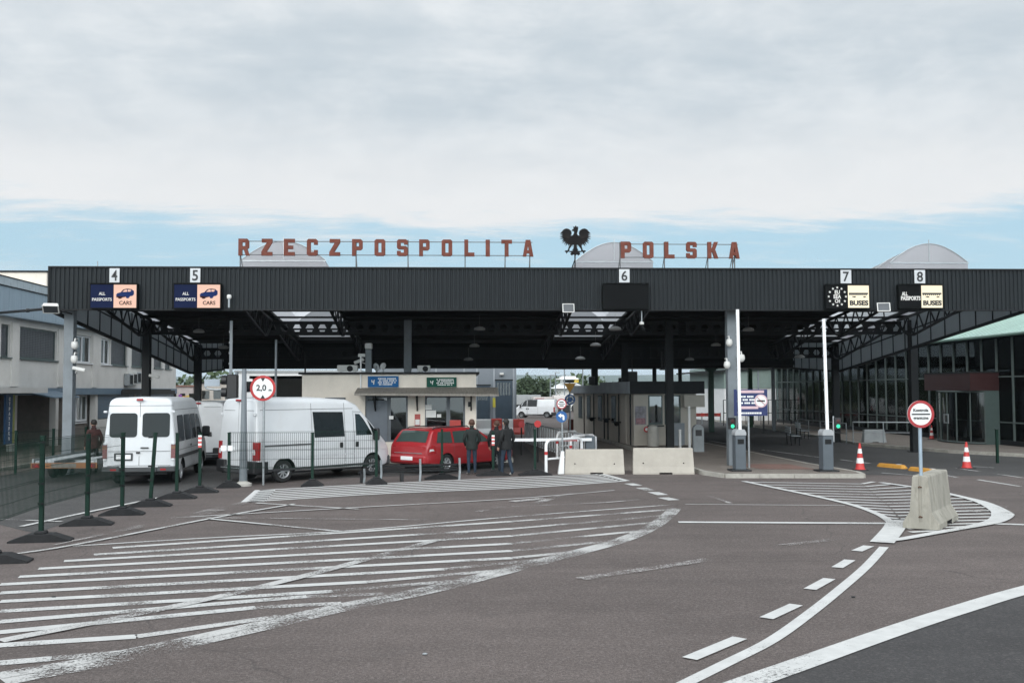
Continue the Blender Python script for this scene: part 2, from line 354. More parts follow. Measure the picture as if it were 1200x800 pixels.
# darker asphalt beyond the thick line at the right and the darker bus lanes under the roof
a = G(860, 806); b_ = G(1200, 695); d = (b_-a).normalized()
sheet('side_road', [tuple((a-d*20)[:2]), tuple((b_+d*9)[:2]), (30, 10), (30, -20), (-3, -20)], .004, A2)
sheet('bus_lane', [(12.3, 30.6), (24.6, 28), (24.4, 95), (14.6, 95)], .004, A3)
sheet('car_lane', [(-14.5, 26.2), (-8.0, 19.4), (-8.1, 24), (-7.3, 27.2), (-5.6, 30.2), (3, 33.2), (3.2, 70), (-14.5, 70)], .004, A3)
def ribbon(mb, pts, w, z=.009):
    """pts in metres on the ground; w a width or one width per point"""
    k = len(pts); vs = []
    for i, p in enumerate(pts):
        d = (Vector(pts[min(i+1, k-1)])-Vector(pts[max(i-1, 0)])).normalized(); nn = Vector((-d.y, d.x)); ww = w[i] if isinstance(w, (list, tuple)) else w
        vs += [(p[0]+nn.x*ww/2, p[1]+nn.y*ww/2, z), (p[0]-nn.x*ww/2, p[1]-nn.y*ww/2, z)]
    mb.add(vs, [(2*i, 2*i+1, 2*i+3, 2*i+2) for i in range(k-1)])
def smooth_pts(pts, n=6):
    out = []; k = len(pts)
    for i in range(k-1):
        p0, p1, p2, p3 = [Vector(pts[max(0, min(k-1, j))]) for j in (i-1, i, i+1, i+2)]
        for s in range(n):
            t = s/n; out.append(tuple(.5*((2*p1)+(p2-p0)*t+(2*p0-5*p1+4*p2-p3)*t*t+(3*p1-p0-3*p2+p3)*t**3)))
    out.append(tuple(pts[-1])); return out
def lines(name, m, items, z=.009):
    mb = MB()
    for it in items: ribbon(mb, gp(*it[0]) if len(it[0]) < 3 else smooth_pts(gp(*it[0])), it[1], z)
    return S(mb.build(name, m))
# crisp island beside the vans
top = [(305, 574), (455, 566), (620, 558.5), (705, 555.5)]; bot = [(290, 588), (455, 578), (620, 571), (733, 563.5)]
def mixp(a, b, t): return (a[0]+(b[0]-a[0])*t, a[1]+(b[1]-a[1])*t)
it = []
for k in range(6):
    t = (k+.25)/6.2; it.append(([mixp(top[i], bot[i], t) for i in range(4)], .19))
it.append((bot, .17)); it.append(([(296, 588.2), (311, 574)], .55)); it.append(([(703, 555.2), (733, 563.5)], .3))
lines('road_marking', PF2, it)
lines('road_marking', PW, [([(737, 566.5), (747, 569)], .3), ([(751, 571.5), (761, 574.5)], .3), ([(765, 576.5), (777, 580)], .3), ([(777, 583), (790, 586)], .3)])
# big worn hatched island
edge_px = [(0, 796), (50, 787), (100, 778), (200, 757), (300, 735), (400, 712), (500, 692), (600, 667), (650, 654), (725, 634), (765, 617), (787, 600), (793, 591)]
mb = MB(); e = smooth_pts(gp(*edge_px)); ribbon(mb, e, [.5-.22*i/len(e) for i in range(len(e))], .0092); S(mb.build('road_marking', PV))
mb = MB(); e2 = [(p[0]-.02, p[1]+.05) for p in e]; ribbon(mb, e2, .13, .0132); S(mb.build('road_marking', PV))
lines('road_marking', PW, [([(85, 640), (250, 630), (415, 621.5), (600, 605.5), (793, 591)], .1)])
st = [((132, 642), (600, 611), (786, 597)), ((110, 650), (600, 619.5), (780, 604)), ((75, 657.5), (600, 628), (770, 612)), ((45, 666.5), (600, 637), (750, 622)), ((22, 676), (600, 645.5), (725, 633)),
      ((0, 685), (600, 654), (690, 645)), ((0, 695), (520, 667), (645, 655)), ((0, 705), (430, 682), (590, 668)), ((0, 716.5), (390, 693), (530, 681)), ((-10, 729.5), (360, 699), (450, 696)), ((-10, 742), (300, 712), (400, 707)), ((-10, 757), (160, 746), (330, 722)), ((-10, 778), (60, 772), (150, 764))]
mb1, mb2 = MB(), MB()
for a, b_, c in st:
    ribbon(mb1, gp(a, b_), .2, .0085); ribbon(mb2, gp(b_, c), .18, .0085)
S(mb1.build('road_marking', PW)); S(mb2.build('road_marking', PV))
lines('road_marking', PV, [([(545, 624), (370, 672), (215, 709), (0, 752)], .2)], .0172)
# thin lines left of it
lines('road_marking', PW, [([(-5, 652), (80, 640.5), (250, 607.5), (345, 591)], .11), ([(25, 617.5), (120, 597), (245, 572)], .13), ([(300, 590), (420, 597)], .09), ([(200, 607.5), (420, 595), (600, 585), (720, 575)], .08), ([(245, 608.5), (400, 623.5)], .11)], .0215)
lines('road_marking', PV, [([(-5, 609), (72, 612)], .12), ([(600, 594), (700, 590), (750, 586)], .08), ([(200, 607), (500, 610)], .06)], .0255)
mb = MB()
for k in range(9): ribbon(mb, gp((62+k*22, 640-k*5.1), (255+k*8, 601-k*2.4)), .05, .0295)
S(mb.build('road_marking', PX_))
# right hand markings
lines('road_marking', PF, [([(795, 612), (1043, 613.5)], .22), ([(1165, 614), (1215, 615.5)], .2), ([(803, 591), (990, 592.5)], .05)], .0135)
z7 = lambda *p: [(840+x/3.333, 520+y/3.333) for x, y in p]
lft = z7((105, 147), (200, 167), (400, 209), (540, 243), (640, 281), (690, 318)); tail = z7((708, 300), (690, 335), (645, 388)); rgt = z7((640, 384), (720, 375), (860, 350), (1000, 325), (1080, 307), (1115, 285), (1105, 265), (1040, 232), (960, 210), (880, 192), (760, 170), (640, 153))
mb = MB(); ribbon(mb, smooth_pts(gp(*lft)), .17, .0175); S(mb.build('road_marking', PF))
mb = MB(); ribbon(mb, smooth_pts(gp(*tail)), .4, .0215); S(mb.build('road_marking', PF))
rr = smooth_pts(gp(*rgt)); mb = MB(); ribbon(mb, rr, [.2+.25*max(0, 1-abs(i-32)/16) for i in range(len(rr))], .0255); S(mb.build('road_marking', PF))
mb = MB()
def lerp_poly(poly, y):     # x of a pixel polyline at height y
    for a, b_ in zip(poly, poly[1:]):
        if min(a[1], b_[1]) <= y <= max(a[1], b_[1]) and a[1] != b_[1]: return a[0]+(b_[0]-a[0])*(y-a[1])/(b_[1]-a[1])
axis = z7((560, 150), (680, 250), (760, 350)); rb = z7((600, 148), (880, 192), (960, 210), (1040, 232), (1105, 265), (1115, 285), (1080, 310), (860, 350))
for k in range(18):
    yv = 150+k*10.2+k*k*.1
    if yv > 345: break
    y = 520+yv/3.333; xl = lerp_poly(lft, y); xa = lerp_poly(axis, y+1.5)
    if xl and xa and xa > xl+5: ribbon(mb, gp((xl+1, y), (xa, y+2.2)), .15, .0135)
    if xa:
        best = None
        for q in range(len(rb)-1):
            if abs(rb[q+1][1]-(y+.2)) < 40 and min(rb[q][1], rb[q+1][1]) <= y+.5 <= max(rb[q][1], rb[q+1][1]): best = max(best or 0, rb[q][0]+(rb[q+1][0]-rb[q][0])*((y+.5)-rb[q][1])/((rb[q+1][1]-rb[q][1]) or 1))
        if best and best > xa+6: ribbon(mb, gp((xa, y+2.2), (best-3, y-.4)), .15, .0135)
S(mb.build('road_marking', PF))
mb = MB(); ribbon(mb, smooth_pts(gp((1036, 641), (1015, 664), (985, 690), (950, 718), (905, 750), (850, 778), (790, 808), (690, 862))), .15, .0095); S(mb.build('road_marking', PF))
lines('road_marking', PF, [([(1018, 640), (1004, 646)], .18), ([(996, 656.5), (981, 665.5)], .17), ([(972, 678.5), (949, 691)], .17), ([(933, 709), (898, 725)], .17), ([(867, 748), (808, 772.5)], .17)], .0135)
mb = MB(); ribbon(mb, smooth_pts(gp((640, 890), (845, 812), (940, 778), (1050, 739), (1130, 713), (1215, 688), (1400, 640))), .3, .0135); S(mb.build('road_marking', PF))
lines('road_marking', PX_, [([(680, 679), (760, 667), (832, 656)], .22), ([(905, 641), (1006, 629)], .2), ([(600, 588), (640, 584)], .3), ([(628, 590), (652, 583), (674, 578)], .25), ([(560, 600), (590, 594)], .2), ([(818, 577), (856, 590)], .12), ([(1140, 600), (1200, 590)], .2)], .0175)
# bus lane lines
lines('road_marking', PW, [([(893, 527), (962, 536)], .12), ([(985, 538.5), (1020, 543)], .13), ([(1090, 553), (1122, 559.5)], .14), ([(1146, 562), (1196, 570)], .12), ([(1033, 554), (1085, 558)], .09), ([(1140, 546.5), (1165, 548)], .1), ([(830, 516), (870, 523)], .1)], .0095)
lines('road_marking', PV, [([(1118, 548), (1200, 560)], .1)], .0095)
# kerbed island of paving blocks under the barrier posts
def slab(name, pts, z0, z1, m, km):
    mb = MB(); mb.prism(pts, 'z', z0, z1); o = S(mb.build(name, m)); kb = MB(); k = len(pts)
    for i in range(k):
        a, b_ = Vector(pts[i]), Vector(pts[(i+1) % k]); d = b_-a; ln = d.length; d.normalize(); nn = Vector((-d.y, d.x)); q = max(1, int(ln/1.0))
        for j in range(q):
            p = a+d*(ln*j/q+.006); r = a+d*(ln*(j+1)/q-.006); kb.add([(p.x-nn.x*.075, p.y-nn.y*.075, z0), (r.x-nn.x*.075, r.y-nn.y*.075, z0), (r.x+nn.x*.075, r.y+nn.y*.075, z0), (p.x+nn.x*.075, p.y+nn.y*.075, z0), (p.x-nn.x*.07, p.y-nn.y*.07, z1+.004), (r.x-nn.x*.07, r.y-nn.y*.07, z1+.004), (r.x+nn.x*.07, r.y+nn.y*.07, z1+.004), (p.x+nn.x*.07, p.y+nn.y*.07, z1+.004)], [(4, 5, 6, 7), (0, 1, 5, 4), (1, 2, 6, 5), (2, 3, 7, 6), (3, 0, 4, 7)])
    S(kb.build('kerb', km)); return o
slab('traffic_island', [(8.0, 29.9), (12.1, 29.5), (12.3, 30.4), (12.0, 34), (11.7, 50), (11.6, 66), (7.1, 66), (7.6, 47), (7.65, 31)], 0, .12, PAVE, KERB)
sheet('red_paving', [(9.6, 31.6), (11.3, 31.3), (11.2, 33.6), (9.3, 33.8)], .126, PAVER)
slab('pavement', [(24.5, 33.5), (40, 33.5), (40, 95), (22.0, 95), (20.4, 62), (18.9, 46), (20.3, 40.5)], 0, .13, PAVE, KERB)
slab('pavement', [(-40, 28), (-17, 30.5), (-15.4, 34), (-15.2, 70), (-40, 70)], 0, .13, PAVE, KERB)
slab('traffic_island', [(-5.5, 37.0), (1.9, 37.0), (2.4, 52), (-7, 52)], 0, .12, PAVE, KERB)
sheet('concrete_apron', [(4.2, 33.4), (7.55, 32.2), (7.5, 46), (7.0, 62), (4.0, 62)], .005, PAVE)
# ------------------------------------------------------------------ shared materials
M_FAS = pm('dark_grey_cladding', (.018, .0215, .0238), .6, spec=.2, var=.09, scale=1.2, metal=.1, stretch=(4, 1, .25), dirt=.25, dirtcol=(.035, .038, .04))
M_SIDE = pm('grey_side_cladding', (.24, .26, .275), .5, var=.12, scale=1., stretch=(1, 4, .3))
M_DARKST = pm('dark_painted_steel', (.011, .012, .013), .6, var=.15, spec=.25)
M_STEEL = pm('grey_painted_steel', (.17, .19, .205), .5, var=.12, scale=2, dirt=.2)
M_ROOF = pm('dark_roof_sheet', (.01, .0105, .011), .7, var=.15, spec=.2)
M_GALV = pm('galvanised_steel', (.36, .38, .39), .42, .7, var=.15, scale=8)
M_WHITE = pm('white_paint', (.78, .78, .77), .45, var=.05, scale=2)
M_OFFW = pm('offwhite_plastic', (.62, .61, .58), .5, var=.06)
M_BLACK = pm('black_plastic', (.014, .014, .015), .5, var=.15)
M_RUB = pm('black_rubber', (.022, .022, .023), .8, var=.25, scale=10, bump=.2)
M_RED = pm('red_paint', (.42, .022, .024), .5, var=.1)
M_GREEN = pm('green_paint', (.014, .062, .036), .45, var=.15, scale=6)
M_DOME = pm('translucent_sheet', (.5, .49, .5), .5, var=.1, scale=1.3, dirt=.2, dirtcol=(.4, .39, .38))
def _dome():
    t = M_DOME.node_tree; b = t.nodes['Principled BSDF']; o = t.nodes['Material Output']
    tl = t.nodes.new('ShaderNodeBsdfTranslucent'); tl.inputs[0].default_value = (.74, .74, .76, 1); mx = t.nodes.new('ShaderNodeMixShader'); mx.inputs[0].default_value = .7
    t.links.new(b.outputs[0], mx.inputs[1]); t.links.new(tl.outputs[0], mx.inputs[2]); t.links.new(mx.outputs[0], o.inputs[0])
_dome()
def _side():
    t = M_SIDE.node_tree; b = t.nodes['Principled BSDF']; o = t.nodes['Material Output']
    tl = t.nodes.new('ShaderNodeBsdfTranslucent'); tl.inputs[0].default_value = (.48, .51, .53, 1); mx = t.nodes.new('ShaderNodeMixShader'); mx.inputs[0].default_value = .5
    t.links.new(b.outputs[0], mx.inputs[1]); t.links.new(tl.outputs[0], mx.inputs[2]); t.links.new(mx.outputs[0], o.inputs[0])
_side()
# ------------------------------------------------------------------ the checkpoint canopy
XL, XR, YF, YV, YB = -13.15, 19.1, 32.5, 49.3, 56.2
ROWS = (33.3, 41.3, 49.3)
zr = lambda y: 5.0+.092*(YV-y) if y < YV else 5.09+.05*(y-YV)
zb = lambda y: 3.58+(5.31-3.58)/(YV-YF)*(YV-y) if y < YV else 3.58+.32*(y-YV)/(YB-YV)
can = T('checkpoint_canopy', 'long dark grey ribbed canopy roof spanning all the lanes on steel columns', 'canopy', (0, YF, 0))
can_children = []
def cpart(mb, name, m, smooth=None, parent=None):
    o = mb.build(name, m, None, smooth); o.data.transform(Matrix.Translation((0, -YF, 0))); o.parent = parent or can; return o
def ribbed(x0, x1, z0, z1, y, per=.142, dep=.035):
    mb = MB(); n = int((x1-x0)/per); xs = []
    for i in range(n):
        a = x0+i*per
        for f, d in ((0, 0), (.4, 0), (.52, 1), (.88, 1)): xs.append((a+f*per, y+d*dep))
    xs.append((x1, y)); vs = [(x, yy, z0) for x, yy in xs]+[(x, yy, z1) for x, yy in xs]; k = len(xs)
    mb.add(vs, [(i, i+1, k+i+1, k+i) for i in range(k-1)]); return mb
fm = ribbed(XL, XR, 5.31, 6.64, YF)
fm.box(XL, XR, YF+.05, YF+.1, 5.315, 6.63)
fas = cpart(fm, 'fascia', M_FAS)
tm = MB(); tm.box(XL-.02, XR+.02, YF-.03, YF+.14, 6.64, 6.69); tm.box(XL-.01, XR+.01, YF-.012, YF+.13, 5.27, 5.31); tm.box(XL-.02, XL+.03, YF-.03, YF+.12, 5.31, 6.64)
cpart(tm, 'fascia_trim', M_DARKST, None, fas)
def side(x, sgn):
    mb = MB(); ys = [YF+.12+i*(YV-YF-.12)/14 for i in range(15)]+[YV+i*(YB-YV)/6 for i in range(1, 7)]
    k = len(ys); vs = [(x, y, zb(y)) for y in ys]+[(x, y, zr(y)+.12) for y in ys]+[(x+.05*sgn, y, zb(y)) for y in ys]+[(x+.05*sgn, y, zr(y)+.12) for y in ys]
    mb.add(vs, [(i, i+1, k+i+1, k+i) for i in range(k-1)]+[(2*k+i, 2*k+i+1, 3*k+i+1, 3*k+i) for i in range(k-1)]+[(i, i+1, 2*k+i+1, 2*k+i) for i in range(k-1)]+[(k+i, k+i+1, 3*k+i+1, 3*k+i) for i in range(k-1)])
    o = cpart(mb, 'side_fascia', M_SIDE)
    rb = MB()
    for y in [YF+1+i*1.18 for i in range(20)]:
        if y < YB-.2: rb.box(x-sgn*.035, x-sgn*.002, y-.02, y+.02, zb(y)+.02, zr(y)+.1)
    for a, b in zip(ys, ys[1:]):
        rb.bar((x-sgn*.03, a, zb(a)-.03), (x-sgn*.03, b, zb(b)-.03), .12, .09)
        zm = lambda y: zb(y)+.75
        rb.bar((x-sgn*.025, a, zm(a)), (x-sgn*.025, b, zm(b)), .04, .05)
    cpart(rb, 'side_rail', M_DARKST, None, o)
side(XL, -1); side(XR, 1)
rm = MB(); rm.box(XL, XR, YB, YB+.08, 3.9, 5.5); rm.box(XL, XR, YB-.2, YB, 4.05, 4.3); cpart(rm, 'rear_fascia', M_DARKST)
SKY = [(-7.6, -4.75), (4.15, 6.85), (15.6, 18.4)]
rf = MB(); xs = [XL+.55]+[v for s in SKY for v in s]+[XR-.55]
def slab_y(mb, x0, x1, y0, y1, th=.1):
    mb.add([(x0, y0, zr(y0)), (x1, y0, zr(y0)), (x1, y1, zr(y1-.001)), (x0, y1, zr(y1-.001)), (x0, y0, zr(y0)+th), (x1, y0, zr(y0)+th), (x1, y1, zr(y1-.001)+th), (x0, y1, zr(y1-.001)+th)], [(3, 2, 1, 0), (4, 5, 6, 7), (0, 1, 5, 4), (1, 2, 6, 5), (2, 3, 7, 6), (3, 0, 4, 7)])
for i in range(0, len(xs), 2): slab_y(rf, xs[i], xs[i+1], YF+.14, YV)
for a, b in SKY: slab_y(rf, a, b, YF+.14, 35.2); slab_y(rf, a, b, 47.8, YV)
slab_y(rf, XL+.06, XR-.06, YV+.001, YB-.01)
for y0_, y1_ in ((YF+.14, 33.6), (41.0, 41.6), (48.9, YV)): slab_y(rf, XL+.06, XL+.54, y0_, y1_); slab_y(rf, XR-.54, XR-.06, y0_, y1_)
x = XL+.6
while x < XR-.4: rf.box(x, x+.1, YV-.03, YV+.04, 5.1, 5.19); x += .22
roof = cpart(rf, 'roof', M_ROOF)
pu = MB()
for y in [33.3+i*1.6 for i in range(15)]:
    pu.box(XL+.1, XR-.1, y-.035, y+.035, zr(y)-.085, zr(y)-.004)
cpart(pu, 'purlin', M_DARKST)
er = MB(); slab_y(er, XL+.06, XL+.54, 33.62, 40.98, .02); slab_y(er, XL+.06, XL+.54, 41.62, 48.88, .02); cpart(er, 'edge_rooflight', M_DOME)
er = MB(); slab_y(er, XR-.54, XR-.06, 33.62, 40.98, .02); slab_y(er, XR-.54, XR-.06, 41.62, 48.88, .02); cpart(er, 'edge_rooflight', M_DOME)
for a, b in SKY:
    n = 14; dm = MB(); y0, y1 = 35.1, 47.9; ww = b-a; fr = MB()
    prof = [(a-.04, 0)]+[(a-.04+(ww+.08)*i/n, .82+.9*math.sin(math.pi*(.08+.84*i/n))-.9*math.sin(math.pi*.08)) for i in range(n+1)]+[(b+.04, 0)]
    yy = [y0+i*(y1-y0)/8 for i in range(9)]; k = len(prof); vs = []
    for y in yy: vs += [(px, y, zr(y)+.1+pz) for px, pz in prof]
    dm.add(vs, [(j*k+i, j*k+i+1, (j+1)*k+i+1, (j+1)*k+i) for j in range(8) for i in range(k-1)]+[tuple(range(k)), tuple(8*k+i for i in range(k))])
    d = cpart(dm, 'roof_dome', M_DOME, 40)
    for y in yy: fr.tube([(px, y, zr(y)+.11+pz+.01) for px, pz in prof[1:-1]], .018, 5)
    z0 = zr(y0)+.1; fr.box(a-.06, b+.06, y0-.03, y0-.003, z0+.79, z0+.83)
    fr.box((a+b)/2-.012, (a+b)/2+.012, y0-.025, y0-.002, z0+.84, z0+1.66)
    for q in (.2, .8): fr.tube([(a+ww*q, y, zr(y)+1.35) for y in (y0, y1)], .012, 4)
    cpart(fr, 'dome_frame', M_GALV, None, d)
def truss(xx, y0, y1):
    mb = MB(); ys = [y0+.15+i*(y1-y0-.3)/16 for i in range(17)]
    def bot(y):
        ya, yb, yc = y0+.5, y1-1.3, y1-.15; za, zbm, zc = zr(ya)-.45, zr(yb)-1.05, zr(yc)-.35
        if y <= ya: return zr(y)-.35
        return za+(zbm-za)*(y-ya)/(yb-ya) if y < yb else zbm+(zc-zbm)*(y-yb)/(yc-yb)
    top = [Vector((xx, y, zr(y)-.2)) for y in ys]; bo = [Vector((xx, y, bot(y))) for y in ys]
    mb.bar(top[0], top[-1], .09)
    for i in range(16):
        mb.bar(bo[i], bo[i+1], .08)
        if i % 2 == 0: mb.bar(top[i], bo[i+1], .045)
        else: mb.bar(bo[i], top[i+1], .045)
    cpart(mb, 'truss', M_DARKST)
for xx in (XL+.6, -7.7, -4.65, 4.05, 6.95, 15.5, XR-.6):
    truss(xx, ROWS[0], ROWS[1]); truss(xx, ROWS[1], ROWS[2])
def cellular(x0, x1, y, zc, hh):
    outer = [(x0, zc-hh/2), (x1, zc-hh/2), (x1, zc+hh/2), (x0, zc+hh/2)]; polys = [outer]; n = int((x1-x0)/.5)
    for i in range(n):
        cxx = x0+(i+.5)*(x1-x0)/n; polys.append([(cxx-.17, zc), (cxx-.085, zc-.15), (cxx+.085, zc-.15), (cxx+.17, zc), (cxx+.085, zc+.15), (cxx-.085, zc+.15)])
    mb = MB(); put(mb, curve_mesh(polys, .03), 0, y, 0)
    mb.box(x0, x1, y-.09, y+.09, zc+hh/2, zc+hh/2+.025); mb.box(x0, x1, y-.09, y+.09, zc-hh/2-.025, zc-hh/2); return mb
CX = (-12.75, -2.15, 9.32, 18.9)
for y, zc in ((ROWS[1], 5.25), (ROWS[2], 4.5)):
    for a, b in zip(CX, CX[1:]): cpart(cellular(a+.18, b-.18, y, zc, .5), 'cellular_beam', M_DARKST)
fb = MB(); fb.box(CX[0]+.16, CX[-1]-.16, ROWS[0]-.1, ROWS[0]+.1, 5.75, 6.2); cpart(fb, 'edge_beam', M_DARKST)
def column(x, y, z0, z1, m, base=True):
    mb = MB(); a = .15; t = .016
    mb.box(x-a, x+a, y-a, y-a+t, z0, z1); mb.box(x-a, x+a, y+a-t, y+a, z0, z1); mb.box(x-t/2, x+t/2, y-a+t, y+a-t, z0, z1)
    mb.box(x-a, x-a+.012, y-a+t+.002, y+a-t-.002, z0, z1); mb.box(x+a-.012, x+a, y-a+t+.002, y+a-t-.002, z0, z1)
    if base: mb.box(x-.24, x+.24, y-.24, y+.24, z0, z0+.03)
    cpart(mb, 'column', m)
for x in CX:
    for y in ROWS:
        if (x, y) in ((-2.15, 33.3), (18.9, 33.3), (-2.15, 49.3)): continue
        column({(9.32, 41.3): 8.75, (9.32, 49.3): 8.2, (9.32, 33.3): 9.17, (18.9, 41.3): 19.2}.get((x, y), x), y, 0 if x != -2.15 else 3.1, zr(y)-.16, M_STEEL if y < 40 or x in (-2.15,) else M_DARKST, x != -2.15)
# ------------------------------------------------------------------ lane number plates and display boards on the fascia
M_PLATE = pm('number_plate', (.54, .55, .56), .5, var=.04)
M_INK = pm('black_lettering', (.012, .012, .014), .5, var=.05)
YS = YF-.02
for num, u, v0, v1, desc in ((4, 134.5, 314.5, 331, 'leftmost, above the first board with a blue car'), (5, 229, 314.5, 331, 'above the second board with a blue car'), (6, 731.5, 315.5, 331, 'above the switched off black board'), (7, 991, 316.5, 332, 'above the board with the ring of stars'), (8, 1077.5, 316.5, 332, 'rightmost, above the last bus board')):
    a, b = P(u-6, v1, YS), P(u+6, v0, YS); mb = MB(); x, z = (a.x+b.x)/2, (a.z+b.z)/2; hw, hh = (b.x-a.x)/2, (b.z-a.z)/2
    t = T('number_sign', f'white plate with black lane number {num}, {desc}', 'number sign', (x, YS, z), 0, 'lane number plates on the fascia')
    mb.box(-hw, hw, -.03, 0, -hh, hh); pl = mb.build('plate', M_PLATE, t)
    mb = MB(); put(mb, text(str(num), .4, .008, .006, w=hw*1.15, h=hh*1.5), 0, -.036, 0); mb.build('numeral', M_INK, t)
M_LEDB = em('display_navy', (.004, .014, .07), .3); M_LEDP = em('display_pink', (.85, .54, .42), .68); M_LEDK = pm('display_black', (.004, .0045, .005), .6, spec=.1); M_LEDY = em('display_cream', (.92, .82, .6), .82)
M_LEDT = em('display_text', (.75, .75, .72), .7); M_CARB = em('display_car_blue', (.01, .035, .16), .3); M_CASE = pm('display_case', (.006, .007, .007), .6, spec=.1)
M_DRED = em('display_dark_red', (.05, .008, .006), .2)
def board(u0, u1, v0, v1, label):
    a, b = P(u0, v1, YS-.2), P(u1, v0, YS-.2); x, z = (a.x+b.x)/2, (a.z+b.z)/2; hw, hh = (b.x-a.x)/2, (b.z-a.z)/2
    t = T('display_board', label, 'display board', (x, YS, z), 0, 'lane display boards on the fascia')
    mb = MB(); mb.bbox(-hw-.035, hw+.035, -.2, -.005, -hh-.035, hh+.035, .012); mb.box(-hw-.05, hw+.05, -.26, -.2, hh+.036, hh+.05); mb.build('case', M_CASE, t)
    return t, hw, hh
def panel(t, x0, x1, hh, m, name='display_panel'):
    mb = MB(); mb.box(x0, x1, -.206, -.2, -hh, hh); return mb.build(name, m, t)
def wr(p, items, m, name='writing', y=-.21):
    for s, x, z, w_, h_, bold in items:
        mb = MB(); put(mb, text(s, .2, .006, bold, w=w_, h=h_), x, y, z); mb.build(name, m, p)
CAR = [[(-.42, -.12), (-.46, -.02), (-.40, .08), (-.2, .14), (-.06, .27), (.12, .31), (.36, .28), (.47, .2), (.47, .02), (.40, -.05), (.27, -.08), (.2, -.18), (.1, -.19), (.04, -.1), (-.12, -.14), (-.2, -.2), (-.32, -.2), (-.36, -.14)]]
for (u0, u1, v0, v1, lb) in ((106, 160, 333.5, 360.5, 'leftmost display board, navy ALL PASSPORTS and pink CARS, under number 4'), (204, 258, 333.5, 360.5, 'second display board from the left, navy and pink, under number 5')):
    t, hw, hh = board(u0, u1, v0, v1, lb)
    p1 = panel(t, -hw, -.005, hh, M_LEDB); wr(p1, [('ALL', -hw/2, hh*.22, .2, .095, .003), ('PASSPORTS', -hw/2, -hh*.28, hw*.86, .095, .003)], M_LEDT)
    p2 = panel(t, .005, hw, hh, M_LEDP)
    s = hw*.42*2
    mb = MB(); put(mb, curve_mesh([[(x*s, z*s) for x, z in CAR[0]]], .006), hw/2, -.211, hh*.12); mb.build('car_picture', M_CARB, p2)
    mb = MB(); put(mb, curve_mesh([[(x*s, z*s) for x, z in [(-.12, .15), (-.02, .25), (.1, .28), (.12, .16)]]], .006), hw/2, -.215, hh*.12); put(mb, curve_mesh([[(x*s, z*s) for x, z in [(.15, .165), (.15, .275), (.34, .25), (.28, .17)]]], .006), hw/2, -.215, hh*.12); mb.build('car_picture', M_LEDP, p2)
    mb = MB(); put(mb, curve_mesh([[(x*s, z*s) for x, z in [(-.43, -.08), (-.45, -.13), (-.36, -.15), (-.3, -.21), (-.2, -.21), (-.14, -.15), (.03, -.11), (.03, -.07), (-.14, -.1), (-.3, -.07)]]], .006), hw/2, -.215, hh*.12)
    put(mb, curve_mesh([[(x*s, z*s) for x, z in [(-.2, .16), (-.07, .285), (.12, .325), (.38, .295), (.36, .27), (.12, .295), (-.05, .26), (-.17, .15)]]], .006), hw/2, -.215, hh*.12); mb.build('car_picture', M_DRED, p2)
    wr(p2, [('CARS', hw/2+.02, -hh*.58, hw*.55, .125, .004)], M_DRED)
t, hw, hh = board(708, 759, 333.5, 361, 'switched off blank black display board under number 6'); panel(t, -hw, hw, hh, M_LEDK)
def buses(t, hw, hh):
    p2 = panel(t, .005, hw, hh, M_LEDY); mb = MB(); cxx = hw/2
    mb.box(cxx-hw*.45, cxx+hw*.45, -.214, -.208, hh*.2, hh*.34)
    for i in range(9): mb.box(cxx-hw*.43+i*hw*.095, cxx-hw*.43+i*hw*.095+hw*.055, -.216, -.208, hh*.12, hh*.195)
    mb.prism([(cxx-hw*.3, -hh*.02), (cxx-hw*.18, -hh*.1), (cxx-hw*.12, -hh*.02)], 'y', -.214, -.208); mb.prism([(cxx+hw*.22, -hh*.02), (cxx+hw*.28, -hh*.1), (cxx+hw*.36, -hh*.02)], 'y', -.214, -.208)
    mb.box(cxx-hw*.3, cxx-hw*.12, -.2145, -.208, -hh*.019, hh*.03); mb.box(cxx+hw*.22, cxx+hw*.36, -.2145, -.208, -hh*.019, hh*.03)
    mb.build('bus_picture', M_INK, p2); wr(p2, [('BUSES', cxx+.015, -hh*.57, hw*.88, .17, .01)], M_INK)
t, hw, hh = board(969, 1018, 334.5, 360.5, 'display board with EU EEA CH inside a ring of white stars, under number 7')
p1 = panel(t, -hw, -.005, hh, M_LEDK); wr(p1, [('EU', -hw/2, hh*.4, .17, .13, .006), ('EEA', -hw/2, 0, .25, .13, .006), ('CH', -hw/2, -hh*.4, .17, .13, .006)], M_LEDT)
for k in range(12):
    mb = MB(); a = math.pi/6*k; cxx, czz = -hw/2+.29*math.sin(a), .3*math.cos(a)
    put(mb, curve_mesh([[(cxx+(.045 if j % 2 == 0 else .02)*math.sin(j*math.pi/5), czz+(.045 if j % 2 == 0 else .02)*math.cos(j*math.pi/5)) for j in range(10)]], .006), 0, -.21, 0)
    mb.build('star', M_LEDT, p1)
buses(t, hw, hh)
t, hw, hh = board(1055, 1104, 334.5, 360.5, 'rightmost display board, black ALL PASSPORTS and cream BUSES, under number 8')
p1 = panel(t, -hw, -.005, hh, M_LEDK); wr(p1, [('ALL', -hw*.78, hh*.25, .2, .13, .007), ('PASSPORTS', -hw/2, -hh*.15, hw*.92, .14, .007)], M_LEDT); buses(t, hw, hh)
